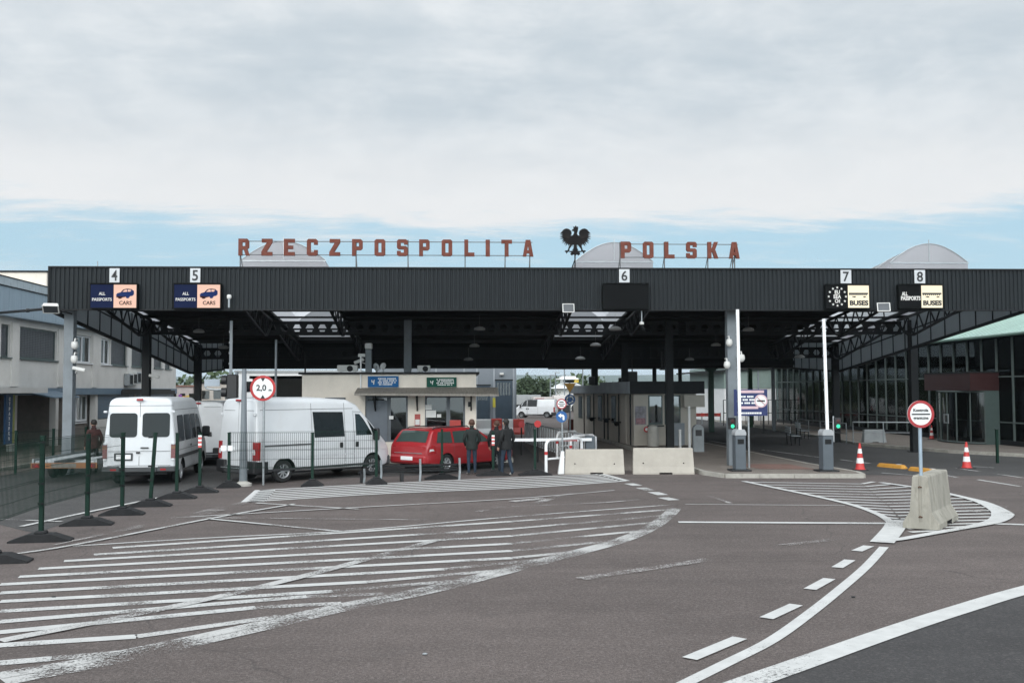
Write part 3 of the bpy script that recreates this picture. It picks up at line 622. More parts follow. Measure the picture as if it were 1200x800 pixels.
# ------------------------------------------------------------------ roof lettering and eagle
GLY = {'R': [[(0, 0), (3.5, 0), (3.5, 5.5), (5, 5.5), (6.8, 0), (10.3, 0), (8.2, 6.2), (9.7, 7.5), (9.7, 14), (8, 16), (0, 16)], [(3.5, 9), (6.3, 9), (6.3, 12.5), (3.5, 12.5)]],
 'Z': [[(0, 0), (10, 0), (10, 3.5), (4.6, 3.5), (10, 12.6), (10, 16), (.3, 16), (.3, 12.5), (5, 12.5), (0, 3.6)]],
 'E': [[(0, 0), (10, 0), (10, 3.5), (3.7, 3.5), (3.7, 6.4), (8.5, 6.4), (8.5, 9.6), (3.7, 9.6), (3.7, 12.5), (10, 12.5), (10, 16), (0, 16)]],
 'C': [[(1.5, 0), (8.5, 0), (10, 1.5), (10, 5.5), (6.5, 5.5), (6.5, 3.3), (3.6, 3.3), (3.6, 12.7), (6.5, 12.7), (6.5, 10.5), (10, 10.5), (10, 14.5), (8.5, 16), (1.5, 16), (0, 14.5), (0, 1.5)]],
 'P': [[(0, 0), (3.6, 0), (3.6, 5.5), (8.2, 5.5), (9.8, 7.2), (9.8, 14.3), (8.2, 16), (0, 16)], [(3.6, 9), (6.4, 9), (6.4, 12.6), (3.6, 12.6)]],
 'O': [[(1.5, 0), (8.5, 0), (10, 1.5), (10, 14.5), (8.5, 16), (1.5, 16), (0, 14.5), (0, 1.5)], [(3.6, 3.4), (6.4, 3.4), (6.4, 12.6), (3.6, 12.6)]],
 'S': [[(1.5, 0), (8.5, 0), (10, 1.5), (10, 8), (8.5, 9.6), (3.6, 9.6), (3.6, 12.7), (6.5, 12.7), (6.5, 11), (10, 11), (10, 14.5), (8.5, 16), (1.5, 16), (0, 14.5), (0, 8), (1.5, 6.4), (6.4, 6.4), (6.4, 3.3), (3.5, 3.3), (3.5, 5), (0, 5), (0, 1.5)]],
 'L': [[(0, 0), (9.5, 0), (9.5, 3.6), (3.7, 3.6), (3.7, 16), (0, 16)]], 'I': [[(3, 0), (7, 0), (7, 16), (3, 16)]],
 'T': [[(3.2, 0), (6.8, 0), (6.8, 12.5), (10, 12.5), (10, 16), (0, 16), (0, 12.5), (3.2, 12.5)]],
 'A': [[(0, 0), (3.3, 0), (3.9, 3), (6.1, 3), (6.7, 0), (10, 0), (7.2, 16), (2.8, 16)], [(4.4, 6), (5.6, 6), (5, 10.5)]],
 'K': [[(0, 0), (3.6, 0), (3.6, 5.5), (4.5, 6.3), (6.5, 0), (10.2, 0), (7.2, 8.6), (10, 16), (6.3, 16), (4.5, 10.5), (3.6, 9.5), (3.6, 16), (0, 16)]]}
M_LET = pm('rusty_red_letters', (.15, .05, .036), .75, spec=.15, var=.2, scale=5, dirt=.3, dirtcol=(.3, .14, .1))
YL = 33.0
def wording(word, us, v0, v1, label, posts):
    z0, z1 = P(560, v1, YL).z, P(560, v0, YL).z; s = (z1-z0)/16; xa = P(us[0], v0, YL).x
    t = T('rooftop_lettering', label, 'rooftop lettering', (xa, YL, 6.69), 0, 'red rooftop lettering')
    for ch, u in zip(word, us):
        x = P(u, (v0+v1)/2, YL).x-xa; mb = MB()
        put(mb, curve_mesh([[((p[0]-5)*s*1.02, p[1]*s) for p in q] for q in GLY[ch]], .09), x, 0, z0-6.69); mb.build('letter', M_LET, t)
    xe = P(us[-1], v0, YL).x-xa; mb = MB()
    for z in (z0+.04-6.69, z1-.07-6.69): mb.bar((-.15, .075, z), (xe+.15, .075, z), .025)
    for u in posts:
        x = P(u, v0, YL).x-xa; mb.bar((x, .105, -.02), (x, .105, z1-6.69), .035); mb.bar((x, .6, -.1), (x, .11, z0-6.69+.1), .02)
    mb.build('support_frame', pm('dull_steel', (.14, .145, .15), .6, spec=.2), t)
wording('RZECZPOSPOLITA', [260+x/3.158 for x in (82, 167, 250, 335, 418, 502, 585, 668, 750, 833, 917, 984, 1054, 1133)], 281, 300.5, 'row of blocky red letters reading RZECZPOSPOLITA on the roof edge', (281, 417, 478, 545, 592, 621))
wording('POLSKA', [620+x/4.286 for x in (487, 598, 706, 815, 922, 1030)], 282.5, 302, 'short row of blocky red letters reading POLSKA on the roof edge', (727, 779, 830, 859, 861.5))
W_ = [(430, 322), (412, 346), (372, 352), (394, 336), (398, 306), (386, 272), (350, 246), (310, 238), (270, 255), (244, 288), (216, 318), (268, 324), (214, 345), (266, 350), (211, 374), (268, 376), (214, 402), (274, 398), (238, 440), (288, 418), (244, 470), (302, 438), (278, 492), (318, 458), (300, 514), (340, 468), (344, 500), (372, 486), (352, 530), (336, 580), (300, 580), (288, 596), (310, 604), (318, 632), (340, 604), (366, 590), (362, 560), (408, 496), (432, 492), (430, 540), (408, 574), (428, 584), (376, 590), (356, 606), (396, 608), (376, 634), (402, 658), (432, 640), (446, 658)]
HEAD = [(480, 322), (492, 280), (500, 240), (497, 205), (479, 217), (460, 190), (443, 217), (424, 205), (430, 243), (405, 256), (398, 272), (426, 276), (440, 292)]
egl = [(x, z) for x, z in W_]+[(910-x, z) for x, z in reversed(W_)]+HEAD
px = lambda p: (640+p[0]/13.33, 250+p[1]/13.33)
ec = P(674, 300, YL); t = T('eagle_emblem', 'dark crowned eagle emblem with spread wings on a pole above the roof', 'emblem', (ec.x, YL, 6.69))
mb = MB(); put(mb, curve_mesh([[(P(*px(p), YL).x-ec.x, P(*px(p), YL).z-6.69) for p in egl]], .06), 0, 0, 0)
M_EAG = pm('blackened_metal', (.009, .008, .008), .7, spec=.15, var=.3, scale=6); mb.build('eagle', M_EAG, t)
for sgn in (-1, 1):
    fe = MB()
    for k in range(6):
        a = R_(200+k*20) if sgn < 0 else R_(-20-k*20); c0 = (.0+sgn*.18, 1.02-.02*k)
        fe.bar((c0[0]+.08*math.cos(a), -.035, c0[1]+.08*math.sin(a)), (c0[0]+.24*math.cos(a), -.035, c0[1]+.2*math.sin(a)), .012)
    for k in range(5):
        a = R_(20+k*28); fe.bar((sgn*.22, -.036, 1.05), (sgn*(.22+.2*math.cos(a-.3)), -.036, 1.05+.16*math.sin(a)), .01)
    fe.build('feather_ridges', pm('worn_metal_edges', (.035, .028, .024), .7, spec=.2), t)
mb = MB(); mb.tube([(0, .05, -.02), (0, .05, 1.0)], .022, 8); mb.bar((-.12, .4, -.05), (0, .06, .35), .025); mb.build('pole', M_DARKST, t)
# floodlights, hanging camera, roof kit
def floodlight(u, v, y, label, tilt=.5, s=1., rz=0, arm=(0, .45, .15)):
    c = P(u, v, y); t = T('floodlight', label, 'floodlight', c, rz); mb = MB(); mb.X = Matrix.Rotation(tilt, 4, 'X')
    mb.bbox(-.21*s, .21*s, -.02, .12, -.15*s, .15*s, .02)
    for a in ((-.23*s, -.2*s), (.2*s, .23*s)): mb.box(a[0], a[1], -.03, .0, -.17*s, .17*s)
    mb.box(-.2*s, .2*s, -.031, -.001, .145*s, .17*s); mb.box(-.2*s, .2*s, -.031, -.001, -.17*s, -.145*s); mb.build('housing', M_OFFW, t)
    mb = MB(); mb.X = Matrix.Rotation(tilt, 4, 'X'); mb.box(-.195*s, .195*s, -.028, -.021, -.14*s, .14*s); mb.build('lens', pm('lamp_glass', (.05, .055, .06), .08, var=.2, spec=.8), t)
    mb = MB(); mb.tube([(0, .1, 0), arm], .022, 6); mb.build('bracket', M_DARKST, t); return t
floodlight(666, 361, 32.2, 'square white framed floodlight under the fascia near the middle skylight', -.15, .85, .1)
floodlight(1035.5, 360, 32.1, 'square white framed floodlight hanging between boards 7 and 8', -.35, .9, -.25, (.1, .5, -.35))
floodlight(59.5, 362, 32.0, 'wide pale floodlight sticking out at the left end of the fascia', .9, 1.05, .25, (.55, .6, -.1))
c = P(752, 375, 32.6); t = T('hanging_camera', 'small grey dome camera hanging on a rod below the fascia, right of the black board', 'camera', c)
mb = MB(); mb.tube([(0, 0, -.05), (0, 0, .4)], .022, 8); mb.build('rod', M_GALV, t); mb = MB(); mb.lathe([(.03, -.05), (.075, -.07), (.075, -.14), (.06, -.15)], 14); mb.build('housing', M_OFFW, t); mb = MB(); mb.ell((.0, 0, -.17), (.055, .055, .06)); mb.tube([(0, 0, -.2), (.08, -.03, -.31), (.02, -.02, -.33)], .03, 8); mb.build('dome', M_DARKST, t, 60)
c = P(115, 313, 36); t = T('roof_antenna', 'thin antenna rod beside a small grey box on the roof above number 4', 'antenna', (c.x, 36, zr(36)+.1))
mb = MB(); mb.bbox(.05, .32, -.15, .15, 0, .55, .02); mb.build('box', M_GALV, t); mb = MB(); mb.tube([(-.02, 0, 0), (-.02, 0, .98)], .018, 6); mb.build('rod', M_GALV, t)
lampm = MB(); lampm.lathe([(.0, .06), (.1, .05), (.2, .0), (.23, -.06), (.2, -.09), (0, -.1)], 14, cap=False); lampm.lathe([(.003, .05), (.003, .5)], 4)
first = None
for (u, v, y) in ((233, 351, 33.5), (233, 387, 40), (262, 406, 44), (562, 384, 39), (556, 404, 43), (549, 420, 47), (721, 384, 36), (698, 403, 40), (680, 419, 44), (877, 385, 38), (839, 403, 43), (808, 420, 47), (937, 417, 43)):
    c = P(u, v, y)
    if first is None:
        o = lampm.build('ceiling_lamp', pm('lamp_enamel', (.3, .3, .29), .5), None, 50); first = o
        o['label'] = 'grey bowl lamp hanging under the dark canopy roof'; o['category'] = 'lamp'; o['group'] = 'bowl lamps under the canopy roof'
    else: o = first.copy(); COL.objects.link(o)
    o.location = c
# ------------------------------------------------------------------ buildings
M_BEIGE = pm('cream_render', (.78, .71, .62), .85, var=.08, scale=1.2, bump=.1, dirt=.2, dirtcol=(.35, .31, .26))
M_BEIGE2 = pm('grey_cream_render', (.61, .59, .56), .85, var=.08, scale=.8, bump=.1, dirt=.2, dirtcol=(.33, .3, .27))
M_BOOTH = pm('booth_beige_panel', (.5, .46, .4), .7, var=.08, scale=1.)
M_BLUEG = pm('blue_grey_cladding', (.25, .32, .38), .5, var=.08, scale=1, stretch=(1, 6, .5))
M_BLUEB = pm('blue_grey_steel', (.1, .15, .2), .5, var=.1)
M_SHUT = pm('grey_roller_shutter', (.11, .12, .13), .55, var=.15, scale=4)
M_GREYH = pm('grey_hall_cladding', (.2, .225, .25), .55, var=.07, scale=.8)
M_MINT = pm('mint_metal_roof', (.33, .45, .4), .5, var=.1, scale=.8, stretch=(.4, 4, 1))
M_MAROON = pm('maroon_panel', (.034, .01, .01), .4, var=.1)
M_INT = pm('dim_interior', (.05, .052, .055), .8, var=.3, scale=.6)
M_GLASS = gl('window_glass', (.35, .4, .4)); M_GLASSD = gl('dark_window_glass', (.2, .23, .235), base=.03)
M_FRAME = pm('white_window_frame', (.72, .73, .74), .45, var=.03); M_DFRAME = pm('dark_green_frame', (.06, .085, .08), .45, var=.1)
M_ASH = pm('dark_shingle', (.03, .028, .026), .85, var=.25, scale=9, bump=.3)
def W(root, mb, name, m, parent=None, smooth=None):
    o = mb.build(name, m, None, smooth); o.data.transform(Matrix.Translation(-root.location)); o.parent = parent or root; return o
# --- long two-storey building at the left
XW = -19.0
lb = T('office_building', 'long cream two-storey building with blue-grey eaves along the left side', 'building', (XW, 50, 0))
yu = lambda u, X=XW: PX(u, 450, X).y
wins = [(-30, -6, 's'), (0.1, 11, 's'), (22, 66, 's'), (88, 107, 'w'), (118, 129, 'w'), (129.6, 148.5, 's'), (152, 168, 's'), (180, 190, 's'), (193, 200, 's')]
ws = [(yu(a), yu(b), k) for a, b, k in wins]
mb = MB(); ye = yu(206); mb.box(XW-.3, XW, 30, ye, 2.85, 4.12); mb.box(XW-.3, XW, 30, ye, 5.5, 6.0)
c = 30
for a, b, k in ws:
    if a > c+.02: mb.box(XW-.3, XW, c, a, 4.12, 5.5)
    c = b
mb.box(XW-.3, XW, c, ye, 4.12, 5.5); mb.box(XW-8, XW-.3, ye-.3, ye, 0, 6.0); mb.box(XW-8, XW-.35, 30, ye-.3, 5.6, 5.9)
for y in (yu(16), yu(70), yu(110), yu(150)): mb.box(XW, XW+.07, y-.35, y+.35, 2.9, 5.62)
W(lb, mb, 'upper_wall', M_BEIGE2)
for i, (a, b, k) in enumerate(ws):
    mb = MB(); mb.box(XW-.16, XW+.09, a-.05, b+.05, 4.07, 4.12); sill = M_DFRAME
    for z in (4.14, 5.42): mb.box(XW-.2, XW-.1, a, b, z, z+.06)
    for y in (a, b-.06): mb.box(XW-.2, XW-.1, y, y+.06, 4.2, 5.42)
    if k == 'w': mb.box(XW-.19, XW-.1, (a+b)/2-.04, (a+b)/2+.04, 4.2, 5.42)
    f = W(lb, mb, 'window', M_FRAME if k == 'w' else M_DFRAME)
    mb = MB()
    if k == 'w': mb.box(XW-.17, XW-.15, a+.06, b-.06, 4.2, 5.42); W(lb, mb, 'pane', M_GLASSD, f)
    else:
        for j in range(16): mb.add([(XW-.15, a+.06, 4.2+j*.076), (XW-.15, b-.06, 4.2+j*.076), (XW-.13, b-.06, 4.262+j*.076), (XW-.13, a+.06, 4.262+j*.076)], [(0, 1, 2, 3)]); mb.add([(XW-.13, a+.06, 4.262+j*.076), (XW-.13, b-.06, 4.262+j*.076), (XW-.15, b-.06, 4.276+j*.076), (XW-.15, a+.06, 4.276+j*.076)], [(0, 1, 2, 3)])
        for q in range(int((b-a)/.28)): mb.box(XW-.125, XW-.12, a+.2+q*.28, a+.205+q*.28, 4.2, 5.42)
        W(lb, mb, 'shutter', M_SHUT, f)
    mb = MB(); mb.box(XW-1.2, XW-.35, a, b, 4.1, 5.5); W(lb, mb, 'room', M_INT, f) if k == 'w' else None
mb = MB(); mb.box(XW-.5, XW+.42, 30, ye+.15, 5.8, 5.86)
for i in range(30): mb.box(XW+.4, XW+.425, 30+i*1.2, 31.185+i*1.2, 5.86, 7.02)
W(lb, mb, 'eave_cladding', M_BLUEG)
mb = MB(); mb.box(XW+.2, XW+.47, 30, ye+.2, 7.03, 7.36)
for i in range(60): mb.box(XW+.47, XW+.478, 30+i*.6, 30.015+i*.6, 7.03, 7.36)
W(lb, mb, 'gutter', pm('pale_gutter', (.38, .43, .46), .5)); mb = MB(); mb.box(XW+.44, XW+.5, 30, ye+.2, 7.365, 7.4); mb.box(XW+.41, XW+.475, 30, ye+.2, 6.99, 7.025); mb.box(XW-9, XW+.18, 30, ye+.1, 7.2, 7.34); W(lb, mb, 'roof', M_DARKST)
mb = MB(); mb.box(XW-.05, XW+.09, 40, ye, 2.52, 2.845); W(lb, mb, 'floor_beam', M_BLUEB)
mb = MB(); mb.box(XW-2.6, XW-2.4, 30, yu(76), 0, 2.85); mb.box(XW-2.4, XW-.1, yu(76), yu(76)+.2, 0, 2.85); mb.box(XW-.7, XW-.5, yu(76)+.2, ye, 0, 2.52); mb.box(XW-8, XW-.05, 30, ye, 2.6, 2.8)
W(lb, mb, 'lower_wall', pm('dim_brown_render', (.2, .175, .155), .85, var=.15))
for u in (20.5, 69, 115, 160): y = yu(u); mb = MB(); mb.box(XW-.35, XW-.06, y-.17, y+.17, 0, 2.52); W(lb, mb, 'pillar', M_BEIGE2)
a, b = yu(88), yu(112); mb = MB(); mb.box(XW-.5, XW-.4, a, b, 1.05, 1.1); mb.box(XW-.5, XW-.42, a, b, 1.15, 1.25); mb.box(XW-.5, XW-.42, a, b, 2.4, 2.5)
for q in range(5): y = a+(b-a-.1)*q/4; mb.box(XW-.5, XW-.42, y, y+.1, 1.25, 2.4)
f = W(lb, mb, 'window', M_FRAME); mb = MB(); mb.box(XW-.49, XW-.47, a+.1, b-.1, 1.25, 2.4); W(lb, mb, 'pane', M_GLASSD, f)
mb = MB(); a, b = yu(117), ye-.2
for j in range(16): mb.box(XW-.12, XW-.08, a, b, 1.25+j*.08, 1.315+j*.08)
W(lb, mb, 'slatted_screen', M_BLUEB); mb = MB(); mb.box(XW-.3, XW-.02, a, b, 0, 1.2); W(lb, mb, 'plinth_wall', M_BEIGE2)
mb = MB(); mb.box(XW-2.4, XW-2.3, yu(24), yu(32), 0, 2.3); mb.box(XW-2.4, XW-2.3, yu(48), yu(52), 0, 2.4); W(lb, mb, 'door', M_BLACK)
mb = MB(); mb.box(XW, XW+1.3, 38.5, yu(20), 2.62, 2.84); W(lb, mb, 'porch_roof', M_BEIGE2)
mb = MB(); mb.add([(XW+.05, yu(20), 2.62), (XW+.05, yu(64), 2.62), (XW+1.6, yu(52), 2.4), (XW+1.6, yu(20), 2.4), (XW+.05, yu(20), 2.72), (XW+.05, yu(64), 2.72), (XW+1.6, yu(52), 2.44), (XW+1.6, yu(20), 2.44)], [(3, 2, 1, 0), (4, 5, 6, 7), (0, 1, 5, 4), (1, 2, 6, 5), (2, 3, 7, 6), (3, 0, 4, 7)]); W(lb, mb, 'awning', M_BLUEB)
mb = MB(); mb.box(XW+.1, XW+1.7, yu(140), yu(172), 2.5, 2.72); mb.box(XW+.1, XW+1.5, yu(141), yu(171), 2.72, 2.8); W(lb, mb, 'porch_roof', M_ASH)
for k, u in enumerate((147, 151.5, 156.5)):
    y = yu(u); t = T('air_conditioner', ('grey ribbed outdoor unit on the cream wall, nearest of its row of three', 'middle one of the three grey ribbed units on the cream wall', 'grey ribbed outdoor unit on the cream wall, farthest of its row of three')[k], 'air conditioner', (XW, y, 3.0+.06*k), 0, 'ribbed units on the cream wall')
    mb = MB(); mb.bbox(.02, .34, -.33, .33, 0, .78-.1*(k != 1), .03); mb.build('casing', M_OFFW if k == 1 else M_GALV, t); mb = MB()
    for q in range(5): mb.box(.34, .355, -.26+q*.11, -.2+q*.11, .08, .6)
    mb.build('grille', M_DARKST, t)
t = T('shop_sign', 'narrow upright blue sign with white Cyrillic letters beside the left doorway', 'sign', (XW+.6, yu(10.5, XW+.6), 0)); q = t.location
mb = MB(); mb.box(-.04, .04, -.32, .3, .55, 2.55); mb.build('board', pm('blue_sign', (.012, .06, .15), .4, var=.05), t); mb = MB(); mb.box(-.04, .04, .32, .5, .55, 2.55); mb.build('edge_board', pm('yellow_green_sign', (.26, .28, .08), .6), t)
for k, ch in enumerate('СТРАХІВКА'):
    mb = MB(); vf = text(ch, .22, .006, .01, h=.15); mb.add([(v[1]*-1+.046, v[0]*1, v[2]) for v in vf[0]], vf[1]); o = mb.build('writing', M_WHITE, t); o.location = (0, 0, 2.38-k*.2)
# service pipe and block behind
t = T('cream_block', 'pale cream flat-roofed block behind the blue-grey eaves', 'building', (-40, 75, 0)); mb = MB(); zz = P(30, 319, 75).z; mb.box(-20, 9.5, 0, 14, 0, zz); mb.build('wall', M_BEIGE, t); mb = MB(); mb.box(-20.1, 9.6, -.1, 14.1, zz, zz+.12); mb.build('parapet', M_DARKST, t)
for u in ():
    c = P(u, 318, 76); mb = MB(); mb.lathe([(.12, 0), (.12, .35), (.2, .36), (.05, .55)], 8); o = mb.build('vent', M_DARKST, t); o.location = (c.x+40, 1, zz+.1)
# --- cream office with awning
OY = 37.6; ou = lambda u: P(u, 450, OY).x
of = T('office_hut', 'low cream flat-roofed office with glazed bays, blue and green signs and awning', 'building', (-3, OY, 0))
x0, x1 = ou(354), ou(558); b1, b2, b3, b4 = ou(428), ou(478), ou(498), ou(545)
mb = MB(); mb.box(x0, x1, OY, OY+.25, 2.5, 3.28); mb.box(x0, b1, OY, OY+.25, .1, 2.5); mb.box(b2, b3, OY, OY+.25, .1, 2.5); mb.box(b4, x1, OY, OY+.25, .1, 2.5); mb.box(b1, b2, OY, OY+.25, .1, .75); mb.box(b3, b4, OY, OY+.25, .1, .9)
mb.box(x0, x0+.25, OY+.25, OY+9, .1, 3.28); mb.box(x1-.25, x1, OY+.25, OY+9, .1, 3.28); mb.box(x0, x1, OY+9, OY+9.2, .1, 3.28); W(of, mb, 'wall', M_BEIGE)
mb = MB(); mb.box(x0-.12, x1+.12, OY-.14, OY+9.3, 3.284, 3.36); W(of, mb, 'roof', M_DARKST)
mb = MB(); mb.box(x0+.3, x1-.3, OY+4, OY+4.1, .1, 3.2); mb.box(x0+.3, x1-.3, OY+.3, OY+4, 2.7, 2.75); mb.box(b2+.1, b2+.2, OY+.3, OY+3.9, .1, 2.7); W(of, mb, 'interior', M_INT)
mb = MB(); xm = b1+(b2-b1)*.55
for a, b, s in ((b1, xm, .75), (xm+.004, b2, .75), (b3, b3+(b4-b3)*.58, .9), (b3+(b4-b3)*.58+.004, b4, .9)):
    f = MB(); f.box(a, b, OY+.08, OY+.16, s, s+.07); f.box(a, b, OY+.08, OY+.16, 2.4, 2.5); f.box(a, a+.07, OY+.08, OY+.16, s+.07, 2.4); f.box(b-.07, b, OY+.08, OY+.16, s+.07, 2.4)
    fo = W(of, f, 'window', pm('grey_window_frame', (.12, .135, .15), .45)); f = MB(); f.box(a+.07, b-.07, OY+.11, OY+.13, s+.07, 2.4); W(of, f, 'pane', M_GLASSD, fo)
mb = MB(); mb.box(b1+.05, xm-.05, OY+.04, OY+.075, .76, 2.3); W(of, mb, 'door', pm('grey_blue_panel', (.12, .14, .165), .4))
mb = MB(); mb.box(ou(381), ou(405), OY-.03, OY-.002, 1.2, 2.42); W(of, mb, 'shutter', M_SHUT)
aw = MB(); xa, xb = ou(419), ou(560)+.75
aw.add([(xa, OY-1.15, 2.5), (xb, OY-1.15, 2.45), (xb, OY, 2.6), (xa, OY, 2.6), (xa, OY-1.15, 2.57), (xb, OY-1.15, 2.52), (xb, OY, 2.78), (xa, OY, 2.78)], [(3, 2, 1, 0), (4, 5, 6, 7), (0, 1, 5, 4), (1, 2, 6, 5), (2, 3, 7, 6), (3, 0, 4, 7)])
an = W(of, aw, 'awning', pm('weathered_awning', (.26, .24, .21), .7, var=.25, scale=3, stretch=(6, 1, 1)))
for u in (440, 489, 552):
    mb = MB(); mb.bar((ou(u), OY-.02, 1.95), (ou(u), OY-.95, 2.45), .04); mb.bar((ou(u), OY-.03, 1.9), (ou(u), OY-.03, 2.6), .05); W(of, mb, 'bracket', M_DARKST, an)
def officesign(u0, u1, v0, v1, m, name, label):
    a, b = P(u0, v1, OY-.06), P(u1, v0, OY-.06); t = T(name, label, 'sign', ((a.x+b.x)/2, OY-.005, (a.z+b.z)/2)); hw, hh = (b.x-a.x)/2, (b.z-a.z)/2
    mb = MB(); mb.box(-hw, hw, -.06, 0, -hh, hh); p = mb.build('board', m, t)
    mb = MB(); mb.tube([(-hw*.74, -.066, hh*.3), (-hw*.72, -.066, -.02), (-hw*.6, -.066, .01), (-hw*.57, -.066, hh*.35)], .022, 4); mb.tube([(-hw*.6, -.066, 0), (-hw*.62, -.066, -hh*.5)], .02, 4); mb.build('emblem', M_WHITE, t)
    for k in range(4):
        mb = MB(); xs_ = -hw*.34; z = hh*(.55-k*.36)
        rnd = random.Random(u0+k); xq = xs_+(.04 if k % 2 else 0)
        while xq < hw*.82-(.1 if k == 3 else 0):
            wd = rnd.uniform(.03, .055); mb.box(xq, xq+wd, -.066, -.06, z-hh*.1, z+hh*.1); xq += wd+(.012 if rnd.random() < .8 else .045)
        mb.build('line_of_writing', M_WHITE, t)
officesign(431, 467, 440.5, 453.5, pm('blue_enamel', (.01, .1, .27), .6, var=.04, spec=.2), 'office_sign', 'blue sign with white lines of writing above the left bay of the cream office')
officesign(500, 535, 442, 453.5, pm('dark_green_enamel', (.005, .075, .05), .6, var=.04, spec=.2), 'office_sign', 'dark green sign with white lines of writing above the right bay of the cream office')
def poster(u0, u1, v0, v1, y, m, label, m2=None, cat='notice'):
    a, b = P(u0, v1, y), P(u1, v0, y); mb = MB(); t = T('notice', label, cat, (a.x, y, a.z)); mb.box(0, b.x-a.x, -.012, 0, 0, b.z-a.z); mb.build('sheet', m, t)
    if m2:
        mb = MB(); mb.box((b.x-a.x)*.1, (b.x-a.x)*.9, -.016, -.0125, (b.z-a.z)*.1, (b.z-a.z)*.55); mb.build('print', m2, t)
M_PAPER = pm('white_paper', (.7, .7, .68), .7, var=.05)
poster(486, 492.5, 485, 499, OY-.005, pm('faded_red_print', (.4, .08, .07), .6), 'red and white notice on the cream pier between the glazed bays', M_PAPER)
poster(498.5, 506, 474, 480, OY+.075, M_PAPER, 'small white paper at the top left of the right glazed bay'); poster(499, 511, 480.6, 489, OY+.075, M_PAPER, 'wide white paper low in the right glazed bay'); poster(456, 461, 487, 491, OY+.075, M_PAPER, 'white paper in the left glazed bay'); poster(512, 517, 485, 489, OY+.075, M_PAPER, 'small white paper near the middle of the right glazed bay')
poster(527, 540, 492, 499, OY+.07, pm('red_print', (.45, .05, .04), .6), 'red sheet at the bottom right of the right glazed bay')
poster(548.5, 552, 470.5, 476.5, OY-.005, M_INK, 'small black plate on the right end pier of the cream office')
def acunit(u0, u1, v0, v1, y, label):
    a, b = P(u0, v1, y), P(u1, v0, y); t = T('air_conditioner', label, 'air conditioner', ((a.x+b.x)/2, y, 3.365), 0, 'air conditioners on the cream office roof'); hw, hh = (b.x-a.x)/2, b.z-3.365
    mb = MB(); mb.bbox(-hw, hw, 0, .32, .06, hh, .02); mb.box(-hw+.1, -hw+.16, .02, .3, 0, .06); mb.box(hw-.16, hw-.1, .02, .3, 0, .06); mb.build('casing', M_OFFW, t)
    mb = MB(); mb.lathe([(.001, -.022), (hh*.36, -.022), (hh*.4, -.002)], 20, 'y', (hw*.25, 0, hh*.52), False); mb.build('fan_grille', M_DARKST, t)
acunit(395, 419, 427.5, 438, 38.6, 'white air conditioner at the left on the roof of the cream office'); acunit(489, 504, 428, 438, 38.8, 'white air conditioner right of the steel column on the cream office roof')
for k, (u, m_) in enumerate(((441, 0), (449, 1))):
    c = P(u, 434, 39.5); t = T('satellite_dish', ('white dish on the cream office roof, beside the camera mast', 'smaller tilted white dish on the cream office roof, farther from the mast', 'white dish on the cream office roof, third from left', 'white dish nearest the steel column on the cream office roof')[k], 'dish', (c.x, 39.5, 3.365), 0, 'dishes on the cream office roof')
    mb = MB(); mb.X = Matrix.Translation((0, 0, .22+.05*k)) @ Matrix.Rotation(R_(62+9*k), 4, 'X') @ Matrix.Rotation((.9, -.5, .3)[k], 4, 'Y') @ Matrix.Scale((.95, .75, 1.15)[k], 4); mb.lathe([(.01, -.06), (.1, -.04), (.18, .0), (.185, .012), (.1, -.03), (.01, -.05)], 16, cap=False); mb.build('dish', M_WHITE, t, 60)
    mb = MB(); mb.tube([(0, .05, 0), (0, .05, .28)], .02, 6); mb.build('mast', M_GALV, t)
c = P(432, 440, 38.9); t = T('camera_mast', 'thick grey mast with white box on top and camera on the cream office roof', 'camera mast', (c.x, 38.9, 3.36))
mb = MB(); mb.bbox(-.12, .12, -.12, .12, 0, .9, .01); mb.build('mast', M_STEEL, t); mb = MB(); mb.bbox(-.14, .14, -.14, .14, .92, 1.15, .03); mb.build('head', M_OFFW, t); mb = MB(); mb.X = Matrix.Translation((-.35, -.2, .45)) @ Matrix.Rotation(-.4, 4, 'Y'); mb.bbox(-.2, .2, -.07, .07, -.06, .06, .02); mb.build('camera', M_OFFW, t)
mb = MB(); mb.tube([(-.25, -.1, .4), (-.1, 0, .35)], .02, 6); mb.box(-.4, -.14, -.1, .1, .62, .74); mb.build('bracket', M_OFFW, t)
mb = MB(); mb.tube([(-.17, -1.36, -.8), (-.17, -1.36, .6)], .03, 8); mb.build('white_pipe', M_WHITE, t)
# --- grey hall behind
GY = 62.; gu = lambda u: P(u, 450, GY).x
gh = T('grey_hall', 'grey metal clad hall with tall dark doors behind the cream office', 'building', (0, GY, 0)); mb = MB(); mb.box(gu(440), gu(605), GY, GY+18, 0, 5.5); W(gh, mb, 'wall', M_GREYH)
mb = MB()
for u in (478, 510, 543, 558, 578, 601): mb.box(gu(u), gu(u)+.1, GY-.03, GY-.002, 0, 5.5)
W(gh, mb, 'panel_joints', pm('pale_grey_trim', (.33, .36, .39), .5))
for a, b, v in ((559, 574, 452), (581, 600, 446)):
    z = P(a, v, GY).z; mb = MB(); mb.box(gu(a), gu(b), GY-.05, GY-.004, 0, z); d = W(gh, mb, 'door', pm('slate_blue_door', (.05, .075, .1), .5)); mb = MB()
    for q in range(5): x = gu(a)+.08+q*(gu(b)-gu(a)-.3)/4; mb.box(x, x+(gu(b)-gu(a)-.5)/5, GY-.06, GY-.052, z-.9, z-.12)
    W(gh, mb, 'door_window', M_GLASSD, d); mb = MB(); mb.box(gu(a)-.06, gu(b)+.06, GY-.055, GY-.003, z+.003, z+.08); W(gh, mb, 'door_frame', M_DARKST, d)
for u in (553, 588):
    mb = MB(); c = P(u, 438, GY-.2); mb.bbox(c.x-.12, c.x+.12, GY-.25, GY-.01, c.z-.07, c.z+.07, .02); W(gh, mb, 'wall_lamp', M_OFFW)
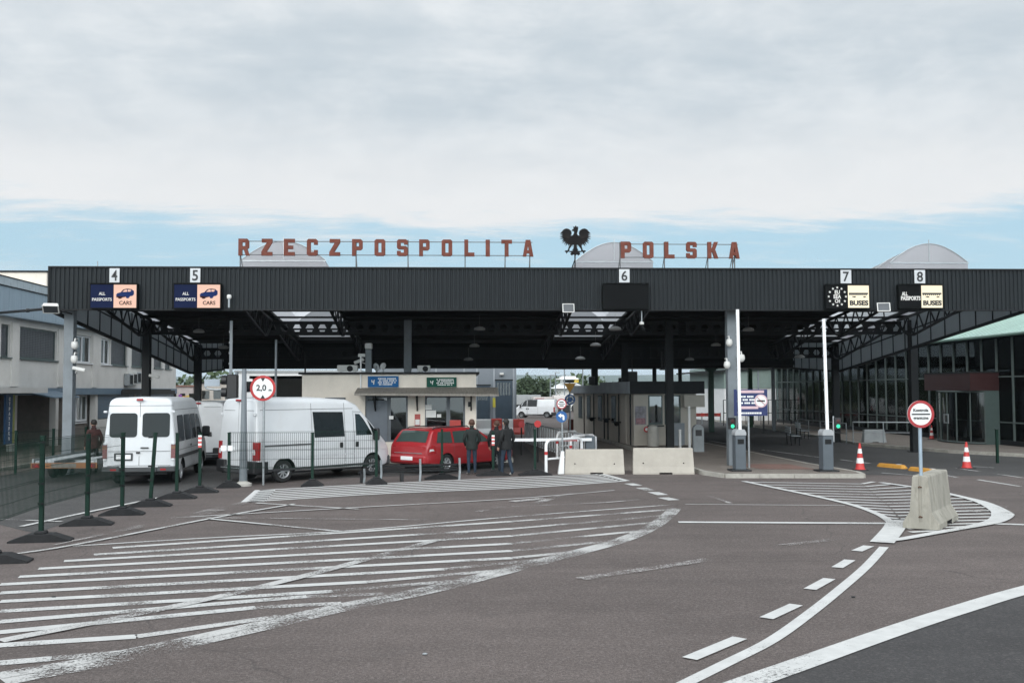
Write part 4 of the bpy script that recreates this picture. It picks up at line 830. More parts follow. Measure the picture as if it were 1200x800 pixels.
poster(577.5, 580.5, 466, 477, GY-.04, pm('yellow_sheet', (.6, .52, .06), .5), 'narrow yellow notice between the two dark doors of the grey hall')
mb = MB(); mb.box(gu(440)-.1, gu(605)+.1, GY-.1, GY+18, 5.5, 5.62); W(gh, mb, 'roof', M_DARKST)
# --- other halls beyond, left
def hall(name, label, u0, u1, y, vt, m, depth=8, roofm=None, cat='building', vb=None):
    t = T(name, label, cat, (P(u0, 450, y).x, y, 0)); wd = P(u1, 450, y).x-t.location.x; z = P((u0+u1)/2, vt, y).z
    mb = MB(); mb.box(0, wd, 0, depth, 0, z); mb.build('wall', m, t); mb = MB(); mb.box(-.15, wd+.15, -.15, depth+.15, z, z+.15); mb.build('roof', roofm or M_DARKST, t); return t, wd, z
t, wd, z = hall('storage_hall', 'plain brown-grey hall between the white van roof and the cream office', 296, 356, 56, 443.5, pm('brown_grey_cladding', (.17, .16, .145), .7, var=.08), 10)
mb = MB(); mb.box(.2, 1.0, -.04, -.002, 0, 2.2); mb.build('door', M_SHUT, t)
t, wd, z = hall('white_hall', 'long white flat hall with horizontal roof edge far behind the vans', 277, 420, 78, 436, M_WHITE, 12, M_GALV)
for k in range(10):
    mb = MB(); mb.box(.6+k*.9, 1.2+k*.9, -.05, -.002, z-1.5, z-.7); mb.build('window', M_GLASSD, t)
t, wd, z = hall('far_house', 'pale far building with colourful poster seen under the left canopy side', 185, 226, 105, 453, pm('pale_pink_render', (.5, .44, .42), .85, var=.08), 10, pm('rusty_roof', (.25, .13, .1), .8))
for k in range(4):
    mb = MB(); mb.box(.5+k*.9, 1.0+k*.9, -.05, -.002, z-1.4, z-.7); mb.build('window', M_GLASSD, t)
for u0, u1, v0, v1, cc in ((209, 213, 462, 469, (.3, .1, .35)), (213.5, 218, 464, 469, (.65, .3, .08)), (218, 221.5, 463, 468, (.6, .45, .1))):
    mb = MB(); a, b = P(u0, v1, 104.9), P(u1, v0, 104.9); mb.box(a.x-t.location.x, b.x-t.location.x, -.06, -.003, a.z, b.z); mb.build('poster', pm('poster_%d' % u0, cc, .6), t)
t, wd, z = hall('far_house', 'pale beige far building behind the traffic light left of the round height sign', 232, 300, 98, 449, pm('pale_beige_render', (.5, .46, .41), .85, var=.08), 10)
for k in range(5):
    mb = MB(); mb.box(.4+k*1.1, 1.1+k*1.1, -.05, -.002, z-1.5, z-.7); mb.build('window', M_GLASSD, t)
# --- passport booths under the canopy
fl = G(743, 525); bl = G(672, 508); ang = math.atan2((bl-fl).y, (bl-fl).x)-math.pi/2
bo = T('passport_booth', 'long beige row of inspection cabins with deep dark flat roof on the island', 'booth', (fl.x, fl.y, .12), ang)
Lb = 15.4; Wb = 2.95
mb = MB(); mb.box(0, Wb, .0, Lb, 0, 2.4)
mb.build('wall', M_BOOTH, bo)
mb = MB(); mb.box(-.25, Wb+.3, -.35, 6.2, 2.36, 2.93); mb.build('roof', pm('dark_roof_fascia', (.02, .021, .023), .6, var=.15, spec=.2), bo)
mb = MB(); mb.box(-.285, -.252, -.33, 6.2, 2.37, 2.92); mb.box(-.2, Wb, 6.21, Lb+.4, 2.34, 2.8); mb.build('roof_fascia', pm('grey_roof_fascia', (.24, .26, .275), .5, var=.2, scale=1.5), bo)
for y0, y1, z0, z1 in ((1.4, 2.2, 0, 2.3), (3.6, 4.6, .9, 2.25), (6.9, 7.9, .9, 2.25), (10, 11, .9, 2.25), (12.5, 13.6, .9, 2.2)):
    mb = MB(); mb.box(-.03, -.002, y0, y1, z0, z1); f = mb.build('window' if z0 else 'door', M_DFRAME if z0 else M_BOOTH, bo); mb = MB(); mb.box(-.04, -.031, y0+.08, y1-.08, z0+.1, z1-.08); mb.build('pane', M_GLASSD if z0 else M_BOOTH, f)
for y in (.5, 2.9, 5.4, 6.3, 9, 11.8):
    mb = MB(); mb.box(-.05, -.002, y, y+.09, 0, 2.34); mb.build('post', M_DARKST, bo)
for y, z in ((2.5, .95), (4.9, 1.05), (8.6, 1.0)):
    mb = MB(); mb.box(-.3, -.01, y, y+.5, z, z+.06); mb.lathe([(.14, 0), (.1, -.12), (.02, -.16)], 10, 'z', (-.18, y+.25, z), False); mb.build('counter', M_DARKST, bo)
for x0, x1, z0, z1 in ((.68, 1.35, .95, 2.3), (1.45, 2.2, .95, 2.3)):
    mb = MB(); mb.box(x0, x1, -.03, -.002, z0, z1); f = mb.build('window', M_DFRAME, bo); mb = MB(); mb.box(x0+.06, x1-.06, -.04, -.031, z0+.08, z1-.06); mb.build('pane', gl('pale_window_glass', (.3, .33, .35), base=.12), f)
mb = MB(); mb.box(.64, 1.4, -.1, -.003, .86, .93); mb.build('sill', M_BLACK, bo)
mb = MB(); mb.box(2.25, 3.2, -.5, -.02, 1.75, 2.3); mb.build('service_box', M_BOOTH, bo)
mb = MB(); mb.box(1.65, 2.2, -.31, -.29, 0, 0.03); mb.box(1.6, 2.3, -.3, -.05, .03, 1.02); mb.build('control_cabinet', pm('cabinet_grey', (.22, .24, .26), .5), bo)
mb = MB(); mb.box(.06, .58, -.02, -.002, .95, 1.8); f = mb.build('poster', pm('faded_poster', (.24, .23, .25), .6, var=.4, scale=5), bo); mb = MB(); mb.box(.1, .54, -.026, -.021, .98, 1.25); mb.build('print', pm('faded_pink_print', (.3, .16, .18), .6, var=.4, scale=9), f)
mb = MB(); mb.lathe([(.25, 0), (.25, .78), (.2, .9), (.02, .95)], 16, 'z', (.75, -.55, 0)); mb.build('concrete_bollard', CONC, bo)
t = T('life_ring_sign', 'small red oval sign on the beige booth front above the pale bollard', 'sign', (P(758, 503, 44.9).x, 44.95, P(758, 503, 44.9).z)); mb = MB(); mb.lathe([(.07, 0), (.13, 0), (.13, .02), (.07, .02)], 20, 'y', cap=False); mb.build('ring', M_RED, t); mb = MB(); mb.lathe([(.001, .01), (.068, .01)], 16, 'y', cap=False); mb.build('disc', M_WHITE, t)
for u, v0, label in ((808, 476, 'tall thin white post in front of the booth, right of the grey cabinet'), (797, 503, 'short white post in front of the grey cabinet of the booth')):
    p = G(u, 525.5, .12); mb = MB(); z = P(u, v0, p.y).z-.12; mb.bbox(-.05, .05, -.05, .05, 0, z, .012); t = T('white_post', label, 'post', p); mb.build('post', M_WHITE, t); mb = MB(); mb.box(-.09, .09, -.09, .09, 0, .015); mb.build('foot_plate', M_GALV, t)
p = G(818, 529, .12); t = T('ticket_machine', 'grey round-topped machine standing right of the booth front', 'machine', p); mb = MB(); pr = [(-.22, 0), (.22, 0), (.22, .9)]+[(.22*math.cos(a), .9+.22*math.sin(a)) for a in [math.pi*i/8 for i in range(1, 8)]]+[(-.22, .9)]; mb.prism(pr, 'y', -.15, .15); mb.build('body', pm('machine_grey', (.2, .22, .23), .5), t, 40); mb = MB(); mb.box(-.13, .13, -.16, -.152, .65, .9); mb.build('screen', M_BLACK, t)
# --- rear canopy and its posts
rc = T('rear_canopy', 'low dark flat canopy beyond the main roof on grey and green posts', 'canopy', (12, 62, 0)); mb = MB(); mb.box(6.2, 24, 57, 70, 4.12, 4.55); W(rc, mb, 'roof', M_DARKST)
M_GRPOST = pm('mid_green_post', (.02, .09, .035), .5)
for u, y, m, wd in ((697, 57.5, M_DARKST, .34), (767, 60, M_DARKST, .22), (833, 62, M_GREEN, .32), (906, 62.8, M_STEEL, .2), (797, 66, M_DARKST, .22), (879, 69, M_GRPOST, .28)):
    x = P(u, 450, y).x; mb = MB(); mb.bbox(x-wd/2, x+wd/2, y-wd/2, y+wd/2, 0 if u > 800 else .1, 4.12, .02)
    if u == 833:
        for q in range(4): mb.box(x-wd/2-.05-q*.09, x+wd/2+.05+q*.09, y-.2, y+.2, 3.75+q*.09, 3.84+q*.09)
    W(rc, mb, 'post', m)
# --- white and green shed
sh = T('green_white_shed', 'shed with white lower wall and grey-green upper wall far right behind the posts', 'building', (24, 80, 0)); a, b = P(849, 450, 80).x, P(930, 450, 80).x
mb = MB(); mb.box(a, b, 80, 92, 0, 2.75); W(sh, mb, 'lower_wall', M_WHITE); mb = MB(); mb.box(a-.05, b, 79.93, 92, 2.75, 4.5); W(sh, mb, 'upper_wall', pm('grey_green_cladding', (.2, .26, .235), .6, var=.06)); mb = MB(); mb.add([(a-1.2, 79.5, 4.05), (b, 79.5, 4.5), (b, 92.5, 4.5), (a-1.2, 92.5, 4.05), (a-1.2, 79.5, 4.2), (b, 79.5, 4.65), (b, 92.5, 4.65), (a-1.2, 92.5, 4.2)], [(3, 2, 1, 0), (4, 5, 6, 7), (0, 1, 5, 4), (1, 2, 6, 5), (2, 3, 7, 6), (3, 0, 4, 7)]); W(sh, mb, 'roof', M_DARKST)
for u in (863, 888, 920): mb = MB(); x = P(u, 450, 80).x; mb.tube([(x, 79.85, 0), (x, 79.85, 4.2)], .06, 8); W(sh, mb, 'downpipe', M_GREYH)
# --- glazed terminal at the right
XG = 24.5; gy = lambda u: PX(u, 450, XG).y
tb = T('glass_terminal', 'long glass-walled terminal with mint green roof along the right side', 'building', (XG, 55, 0)); Y0, Y1, ZE = 36., 76., 4.95
mb = MB(); mb.box(XG-.01, XG+.01, Y0, Y1, .35, ZE); W(tb, mb, 'glazing', gl('terminal_glass', (.62, .66, .66), ior=1.22, base=.0))
mb = MB(); mb.box(XG-.06, XG+.06, Y0, Y1, .13, .35); W(tb, mb, 'plinth', M_DARKST)
ys = []; y = Y0+.3
while y < Y1: ys.append(y); y += 1.32
for y in ys: mb = MB(); mb.box(XG-.09, XG-.012, y-.035, y+.035, .35, ZE); W(tb, mb, 'mullion', pm('grey_green_mullion', (.085, .105, .1), .6, spec=.2))
for z in (1.15, 3.2): mb = MB(); mb.box(XG-.08, XG-.013, Y0, Y1, z-.03, z+.03); W(tb, mb, 'transom', MATS['grey_green_mullion'])
mb = MB(); mb.add([(XG-.6, Y0, ZE), (XG-.6, Y1, ZE), (XG+12, Y1, ZE+4.2), (XG+12, Y0, ZE+4.2), (XG-.6, Y0, ZE+.14), (XG-.6, Y1, ZE+.14), (XG+12, Y1, ZE+4.34), (XG+12, Y0, ZE+4.34)], [(3, 2, 1, 0), (4, 5, 6, 7), (0, 1, 5, 4), (1, 2, 6, 5), (2, 3, 7, 6), (3, 0, 4, 7)])
y = Y0+.2
while y < Y1-.2:
    mb.bar((XG-.6, y, ZE+.16), (XG+12, y, ZE+4.36), .03); y += .55
W(tb, mb, 'roof', M_MINT); mb = MB(); mb.tube([(XG-.68, Y0, ZE+.06), (XG-.68, Y1, ZE+.06)], .07, 8); W(tb, mb, 'gutter', pm('green_gutter', (.1, .17, .14), .5))
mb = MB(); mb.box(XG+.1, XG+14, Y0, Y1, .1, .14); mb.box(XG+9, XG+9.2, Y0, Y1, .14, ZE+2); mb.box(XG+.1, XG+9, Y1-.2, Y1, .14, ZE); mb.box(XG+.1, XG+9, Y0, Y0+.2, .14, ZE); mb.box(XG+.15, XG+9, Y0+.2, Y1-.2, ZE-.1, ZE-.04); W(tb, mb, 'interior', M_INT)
for k in range(5): mb = MB(); mb.lathe([(.18, .14), (.18, ZE-.1)], 14, 'z', (XG+2.5, 44+k*7, 0)); W(tb, mb, 'inner_column', M_STEEL)
def inner(u0, u1, z0, z1, m, dx, name='kiosk'):
    y0, y1 = PX(u1, 450, XG+dx).y, PX(u0, 450, XG+dx).y; mb = MB(); mb.bbox(XG+dx, XG+dx+.9, y0, y1, z0, z1, .03); W(tb, mb, name, m)
M_OR = pm('orange_brown_panel', (.5, .2, .035), .5, var=.3, scale=3)
inner(1012, 1024, .5, 2.1, M_OR, .5); inner(1030, 1040, .5, 2.1, M_OR, .55); inner(1050, 1058, .5, 2.0, M_OR, .8); inner(970, 978, .4, 2.2, M_OR, 1.); inner(985, 1008, .14, 1.2, M_DFRAME, .6, 'counter'); inner(1060, 1085, .14, 1.3, M_RED, .5, 'counter'); inner(1062, 1070, 1.35, 2.0, M_OFFW, .6, 'screen'); inner(1172, 1190, .14, 1.1, M_DFRAME, .8, 'counter')
# vestibule
vb = T('entrance_vestibule', 'round glass entrance with dark red band above, in front of the terminal', 'entrance', (24.1, 46.1, .13)); yn, yf = 44.05, 48.5
mb = MB(); mb.box(-1.0, .35, yn-46.1, yf-46.1, 2.45, 3.25); mb.build('red_band', M_MAROON, vb); mb = MB(); mb.box(-1.04, .36, yn-46.14, yf-46.06, 3.253, 3.31); mb.build('capping', M_DARKST, vb)
mb = MB(); n = 24; pts = [(-.85-.75*math.cos(a)+.55, 2.0*math.sin(a)) for a in [(-1+2*i/n)*math.pi/2 for i in range(n+1)]]
vsx = [(x, y, .05) for x, y in pts]+[(x, y, 2.45) for x, y in pts]; mb.add(vsx, [(i, i+1, n+2+i, n+1+i) for i in range(n)]); mb.build('curved_glass', gl('vestibule_glass', (.4, .45, .45), ior=1.35, base=.03), vb, 60)
for i in (0, 5, 9, 12, 15, 19, 24): x, y = pts[i]; mb = MB(); mb.box(x-.05, x-.005, y-.03, y+.03, .05, 2.45); mb.build('mullion', MATS['grey_green_mullion'], vb)
for z in (.02, 2.36): mb = MB(); mb.tube([(x-.02, y, z+.04) for x, y in pts], .045, 6); mb.build('rail', MATS['grey_green_mullion'], vb)
mb = MB(); x, y = pts[12]; mb.box(x-.1, x-.055, y-.22, y-.16, .9, 1.35); mb.box(x-.1, x-.055, y+.16, y+.22, .9, 1.35); mb.box(x-.1, x-.055, y-.16, y+.16, 1.29, 1.35); mb.box(x-.1, x-.055, y-.16, y+.16, .9, .96); mb.build('door_handle', M_GALV, vb)
for y in (yn-46.1+.12, yf-46.1-.12): mb = MB(); mb.box(-.3, .35, y-.1, y+.1, 0, 2.45); mb.build('side_panel', M_DFRAME if y < 0 else M_MAROON, vb)
# --- hills, wood, tower, far trailers
def hill(name, y, amp, base, col, seed, x0=-3500, x1=3500):
    rnd = random.Random(seed); ph = [rnd.uniform(0, 6) for _ in range(6)]; n = 160; mb = MB(); vs = []
    for i in range(n+1):
        x = x0+(x1-x0)*i/n; h = base+amp*sum(math.sin(x/(900/(k+1))+ph[k])/(k+1.3) for k in range(6))*.4
        vs += [(x, y, -2), (x, y+300, h*.6), (x, y+800, h), (x, y+1500, h*.5), (x, y+2200, -2)]
    mb.add(vs, [(i*5+j, (i+1)*5+j, (i+1)*5+j+1, i*5+j+1) for i in range(n) for j in range(4)]); S(mb.build(name, pm('hill_wood', (.05, .07, .035), .95, var=.3, scale=.01), None, 180))
hill('hills', 3200, 16, 62, None, 3); hill('hills', 1500, 5, 17, None, 9)
LEAF = pm('tree_leaves', (.05, .075, .03), .8, var=.35, scale=.8); LEAF2 = pm('dark_tree_leaves', (.035, .055, .025), .8, var=.35, scale=.8); BARK = pm('bark', (.08, .065, .05), .95, var=.25, scale=6, bump=.4)
def tree(label, x, y, h, r, seed, m, nleaf=2600, ls=.3, group=None):
    t = T('tree', label, 'tree', (x, y, 0), 0, group); rnd = random.Random(seed); mb = MB(); tips = []
    def limb(p, d, ln, rad, dep):
        q = p+d*ln; mb.tube([p, p+d*ln*.5+Vector((rnd.uniform(-.08, .08)*ln, rnd.uniform(-.08, .08)*ln, 0)), q], rad, 6, rad*.6)
        if dep == 0: tips.append(q); return
        for _ in range(4 if dep == 2 else 3):
            nd = (d+Vector((rnd.uniform(-1, 1), rnd.uniform(-1, 1), rnd.uniform(-.1, .8)))*.85).normalized(); limb(p+d*ln*rnd.uniform(.6, 1), nd, ln*rnd.uniform(.5, .75), rad*.55, dep-1)
        tips.append(q)
    limb(Vector((0, 0, 0)), Vector((0, 0, 1)), h*.36, h*.025, 3); mb.build('trunk', BARK, t)
    lm = MB(); cl = [(Vector((rnd.gauss(0, r*.42), rnd.gauss(0, r*.42), h*rnd.uniform(.28, .92))), rnd.uniform(.5, 1.)*r*.42) for _ in range(26)]+[(q, r*.33) for q in tips]
    for _ in range(nleaf):
        c, rad = rnd.choice(cl); d = Vector((rnd.gauss(0, 1), rnd.gauss(0, 1), rnd.gauss(0, .8))).normalized()*rad*rnd.uniform(.55, 1.05); p = c+d
        k = 1-.5*max(0, (p.z/h-.6)/.4); p = Vector((p.x*k, p.y*k, p.z)); a = Vector((rnd.gauss(0, 1), rnd.gauss(0, 1), rnd.gauss(0, 1))).normalized(); b = a.orthogonal().normalized(); s = ls*rnd.uniform(.6, 1.3)
        lm.add([p-a*s*.5, p+b*s*.3, p+a*s*.5, p-b*s*.3], [(0, 1, 2, 3)])
    lm.build('crown', m, t); return t
for k, (u, y, vt, r, m, lab) in enumerate(((617, 125, 437.5, 2.6, LEAF2, 'tallest dark green tree right of the grey hall'), (634, 125, 444, 2.4, LEAF2, 'rounded tree just right of the tallest dark green tree'), (648, 150, 452, 2.8, LEAF, 'low paler tree between the dark trees and the white watch tower'), (609, 135, 446, 2.4, LEAF, 'tree half hidden behind the right edge of the grey hall'), (704, 160, 446, 4, LEAF, 'broad distant tree behind the booth roof'), (815, 150, 450, 2.4, LEAF2, 'small distant tree right of the booth roof'), (826, 130, 451, 2.2, LEAF, 'distant tree left of the flared green post'), (842, 120, 455, 2.2, LEAF2, 'distant tree between the green post and the white shed'), (268, 130, 452, 2., LEAF, 'pale distant tree behind the traffic light'), (300, 120, 452, 2.6, LEAF2, 'dark green tree left of the round height sign'))):
    c = P(u, vt, y); tree(lab, c.x, y, c.z, r, 40+k, m, 2400 if k < 2 else 1300, .42 if k < 2 else .5, 'trees beyond the checkpoint')
rnd = random.Random(5); lm = MB()
for _ in range(7000):
    x = rnd.uniform(-130, 160); yb_ = 190+10*math.sin(x/23.); hmax = 4+1.5*math.sin(x/9.)+1.2*math.sin(x/3.7+1)
    p = Vector((x, yb_+rnd.uniform(-4, 4), rnd.uniform(.0, hmax))); a = Vector((rnd.gauss(0, 1), rnd.gauss(0, 1), rnd.gauss(0, 1))).normalized(); b = a.orthogonal().normalized(); s = rnd.uniform(.7, 1.5)
    lm.add([p-a*s*.6, p+b*s*.45, p+a*s*.6, p-b*s*.45], [(0, 1, 2, 3)])
o = lm.build('distant_wood', LEAF); o['kind'] = 'stuff'; o['label'] = 'low belt of far-off trees along the horizon'; o['category'] = 'wood'
wt = T('watch_tower', 'white far building with wide white roof and glazed lookout trimmed yellow', 'tower', (P(668, 450, 130).x, 130, 0)); yy = 130; q = lambda u, v: P(u, v, yy)
x_ = lambda u: P(u, 450, yy).x-wt.location.x; z_ = lambda v: P(668, v, yy).z
mb = MB(); mb.box(x_(650), x_(686), 0, 5, 0, z_(454.5)); mb.build('wall', M_WHITE, wt); mb = MB(); mb.add([(x_(647), -1, z_(455)), (x_(687), -1, z_(455)), (x_(687), 6, z_(455)), (x_(647), 6, z_(455)), (x_(661), 2, z_(448)), (x_(677), 2, z_(448)), (x_(677), 4, z_(448)), (x_(661), 4, z_(448))], [(3, 2, 1, 0), (4, 5, 6, 7), (0, 1, 5, 4), (1, 2, 6, 5), (2, 3, 7, 6), (3, 0, 4, 7)]); mb.build('roof', M_WHITE, wt)
mb = MB(); mb.box(x_(660), x_(676), 1, 4, z_(449), z_(444.5)); f = mb.build('lookout', M_WHITE, wt); mb = MB(); mb.box(x_(661), x_(675), .93, .99, z_(448), z_(445)); mb.build('window_band', M_GLASSD, f); mb = MB(); mb.box(x_(656), x_(678), 0, 5, z_(444.4), z_(442.8)); mb.box(x_(659), x_(676), 1, 4, z_(442.7), z_(440.5)); mb.build('lookout_roof', M_WHITE, wt)
mb = MB(); mb.box(x_(673), x_(678), -.1, 0, z_(448), z_(446)); mb.box(x_(673), x_(678), -.1, 0, z_(445.5), z_(444.7)); mb.build('yellow_trim', pm('yellow_trim', (.6, .42, .05), .5), wt)
def trailer(u0, u1, v0, v1, y, m, label, m2=None):
    a, b = P(u0, v1, y), P(u1, v0, y); wd = b.x-a.x; t = T('lorry_trailer', label, 'trailer', (a.x, y, 0)); zz = max(.9, a.z); mb = MB(); mb.bbox(0, wd, 0, 2.5, zz, b.z, .04); mb.build('box_body', m, t); mb = MB(); mb.box(0, wd, .2, 2.3, zz-.25, zz); mb.build('chassis', M_DARKST, t)
    for k in range(3):
        w_ = MB(); w_.lathe([(.2, -.14), (.46, -.14), (.5, -.1), (.5, .1), (.46, .14), (.2, .14)], 18, 'y', (wd*.72+k*1.05-.9, .25, .5)); w_.build('wheel', M_RUB, t)
    if m2: mb = MB(); mb.box(wd*.1, wd*.55, -.02, -.003, zz+(b.z-zz)*.45, zz+(b.z-zz)*.85); mb.build('panel', m2, t)
trailer(606, 634, 462.5, 478, 120, pm('grey_tarpaulin', (.3, .31, .31), .6, var=.1), 'grey lorry trailer with pale roof, behind the white van')
trailer(625, 648, 465, 480, 116, pm('cream_tarpaulin', (.5, .45, .42), .6, var=.1), 'cream lorry trailer with red panel behind the white van', pm('red_tarpaulin_panel', (.3, .05, .05), .6))
trailer(649, 668, 463, 482, 117, pm('white_tarpaulin', (.62, .58, .56), .6, var=.08), 'white lorry trailer behind the round blue signs')
# ------------------------------------------------------------------ vehicles
M_VANW = pm('white_car_paint', (.6, .61, .62), .35, var=.04, scale=1.5, coat=.3, dirt=.22, dirtcol=(.45, .43, .4))
M_REDC = pm('red_car_paint', (.31, .016, .02), .28, var=.04, coat=.5)
M_CGL = pm('dark_car_glass', (.008, .0095, .01), .06, var=.05, spec=.3); M_CGL2 = pm('grey_green_car_glass', (.045, .065, .06), .05, var=.1, spec=.5)
M_TRIM = pm('dark_grey_plastic', (.05, .052, .054), .6, var=.12); M_SEAM = pm('seam_shadow_gap', (.09, .09, .092), .7)
M_TYRE = pm('tyre_rubber', (.018, .018, .018), .85, var=.2, scale=9); M_RIM = pm('silver_wheel', (.5, .51, .52), .35, .6, var=.08)
M_LAMPR = pm('red_lamp', (.3, .012, .015), .2, var=.1, coat=.5); M_LAMPW = pm('clear_lamp', (.6, .6, .6), .15, var=.1, coat=.6); M_LAMPO = pm('amber_lamp', (.5, .16, .01), .2, coat=.5)
M_PLT = pm('blank_white_plate', (.82, .82, .82), .5, var=.02)
def interp(pts, x):
    if x <= pts[0][0]: return pts[0][1]
    for (a, b), (c, d) in zip(pts, pts[1:]):
        if x <= c: return b+(d-b)*(x-a)/(c-a) if c > a else d
    return pts[-1][1]
class Body:
    def __init__(s, L, W, top, bot, belt, tum, ends=(.12, .5), rt=.12, rear_lean=0., taper=(.05, .13)):
        s.L, s.W, s.top, s.bot, s.belt, s.tum, s.ends, s.rt, s.lean, s.taper = L, W, top, bot, belt, tum, ends, rt, rear_lean, taper
        s.H = max(z for _, z in top)
    def hw(s, x, z):
        h = s.W/2; r0, r1 = s.ends
        if z > s.belt: h -= s.tum*((z-s.belt)/(s.H-s.belt))**1.15
        if z < .45: h -= .05*(.45-z)/.3
        if x < r0: h -= s.taper[0]*(1-math.sqrt(max(0, 1-((r0-x)/r0)**2)))
        if x > s.L-r1: t = (x-(s.L-r1))/r1; h -= s.taper[1]*(.35*t+.65*(1-math.sqrt(max(0, 1-t*t))))
        return h
    def dx(s, x, z): return s.lean*max(0, z-.9)*max(0, 1-x/1.2)
    def pt(s, x, y, z): return (x+s.dx(x, z), y, z)
    def build(s, name, m, root, xs=None, cuts=(), nz=14):
        n = 46; xs = xs or sorted(set([0, .015, .04, .08]+[s.L*i/n for i in range(1, n)]+[p[0] for p in s.top if 0 < p[0] < s.L]+[s.L-.04, s.L-.015, s.L])); mb = MB(); vs = []; k = None
        for x in xs:
            zt, zb_ = interp(s.top, x), interp(s.bot, x); rt = min(s.rt, (zt-zb_)*.3); ring = [(0, zb_), (s.hw(x, zb_)-.06, zb_)]
            for i in range(nz+1): z = zb_+.04+(zt-rt-zb_-.04)*i/nz; ring.append((s.hw(x, z), z))
            hh = s.hw(x, zt-rt)
            for a in (22, 45, 67, 90): ring.append((hh-rt*1.25*(1-math.cos(R_(a))), zt-rt+rt*math.sin(R_(a))))
            ring.append((0, zt+.025)); full = ring+[(-y, z) for y, z in reversed(ring[1:-1])]; k = len(full); vs += [s.pt(x, y, z) for y, z in full]
        fs = [(i*k+j, i*k+(j+1) % k, (i+1)*k+(j+1) % k, (i+1)*k+j) for i in range(len(xs)-1) for j in range(k)]+[tuple(range(k)), tuple((len(xs)-1)*k+j for j in range(k))]
        mb.add(vs, fs); o = mb.build(name, m if isinstance(m, (list, tuple)) else [m, M_BLACK])
        for c in cuts: boolean(o, c)
        for p in o.data.polygons: p.use_smooth = True
        o.data.set_sharp_from_angle(angle=R_(32)); o.parent = root; return o
    def side(s, poly, sgn, off=.006, rows=10, cols=8):          # a patch that lies on the flank, poly in (x, z)
        mb = MB(); zs = sorted(p[1] for p in poly); z0, z1 = zs[0], zs[-1]; vs = []; k = len(poly)
        lv = sorted(set([z0+(z1-z0)*i/rows for i in range(rows+1)]+[min(z1-1e-4, max(z0+1e-4, z)) for z in zs]))
        for z in lv:
            xi = []
            for i in range(k):
                a, b = poly[i], poly[(i+1) % k]
                if a[1] != b[1] and min(a[1], b[1])-1e-9 <= z <= max(a[1], b[1])+1e-9: xi.append(a[0]+(b[0]-a[0])*(z-a[1])/(b[1]-a[1]))
                elif a[1] == b[1] and abs(z-a[1]) < 1e-9: xi += [a[0], b[0]]
            a, b = min(xi), max(xi)
            for j in range(cols+1): x = a+(b-a)*j/cols; vs.append(s.pt(x, sgn*(s.hw(x, z)+off), z))
        c = cols+1; mb.add(vs, [(i*c+j, i*c+j+1, (i+1)*c+j+1, (i+1)*c+j) for i in range(len(lv)-1) for j in range(cols)]); return mb
    def topp(s, x0, x1, y0, y1, off=.008, rows=8, cols=8, inset=.0):   # a patch that lies on windscreen or bonnet
        mb = MB(); vs = []
        for i in range(rows+1):
            x = x0+(x1-x0)*i/rows; z = interp(s.top, x); w0, w1 = y0*(1-inset*i/rows), y1*(1-inset*i/rows)
            for j in range(cols+1): y = w0+(w1-w0)*j/cols; vs.append(s.pt(x, y, z+off+.025*max(0, 1-abs(y)/(s.W/2))))
        c = cols+1; mb.add(vs, [(i*c+j, i*c+j+1, (i+1)*c+j+1, (i+1)*c+j) for i in range(rows) for j in range(cols)]); return mb
    def rear(s, poly, off=.01, th=.012):                        # a flat piece on the tail, poly in (y, z)
        mb = MB(); n = len(poly); vs = [s.pt(-off, y, z) for y, z in poly]+[s.pt(-off+th, y, z) for y, z in poly]
        mb.add(vs, [tuple(range(n)), tuple(range(2*n-1, n-1, -1))]+[(i, (i+1) % n, n+(i+1) % n, n+i) for i in range(n)]); return mb
def boolean(o, cut, m=None):
    cm = cut.mesh('cutter', [m or M_BLACK]); co = bpy.data.objects.new('cutter', cm); COL.objects.link(co); md = o.modifiers.new('b', 'BOOLEAN'); md.operation = 'DIFFERENCE'; md.object = co; md.solver = 'EXACT'; md.material_mode = 'TRANSFER'
    bpy.context.view_layer.update(); me = bpy.data.meshes.new_from_object(o.evaluated_get(bpy.context.evaluated_depsgraph_get())); o.modifiers.clear(); o.data = me; bpy.data.objects.remove(co)
def rrect(x0, x1, z0, z1, r=.06, n=4):
    out = []
    for cx_, cz_, a0 in ((x1-r, z0+r, -90), (x1-r, z1-r, 0), (x0+r, z1-r, 90), (x0+r, z0+r, 180)):
        for i in range(n+1): a = R_(a0+90*i/n); out.append((cx_+r*math.cos(a), cz_+r*math.sin(a)))
    return out
def arch_cut(x, y0, y1, r, zc):
    mb = MB(); mb.lathe([(r, y0), (r, y1)], 28, 'y', (x, 0, zc)); return mb
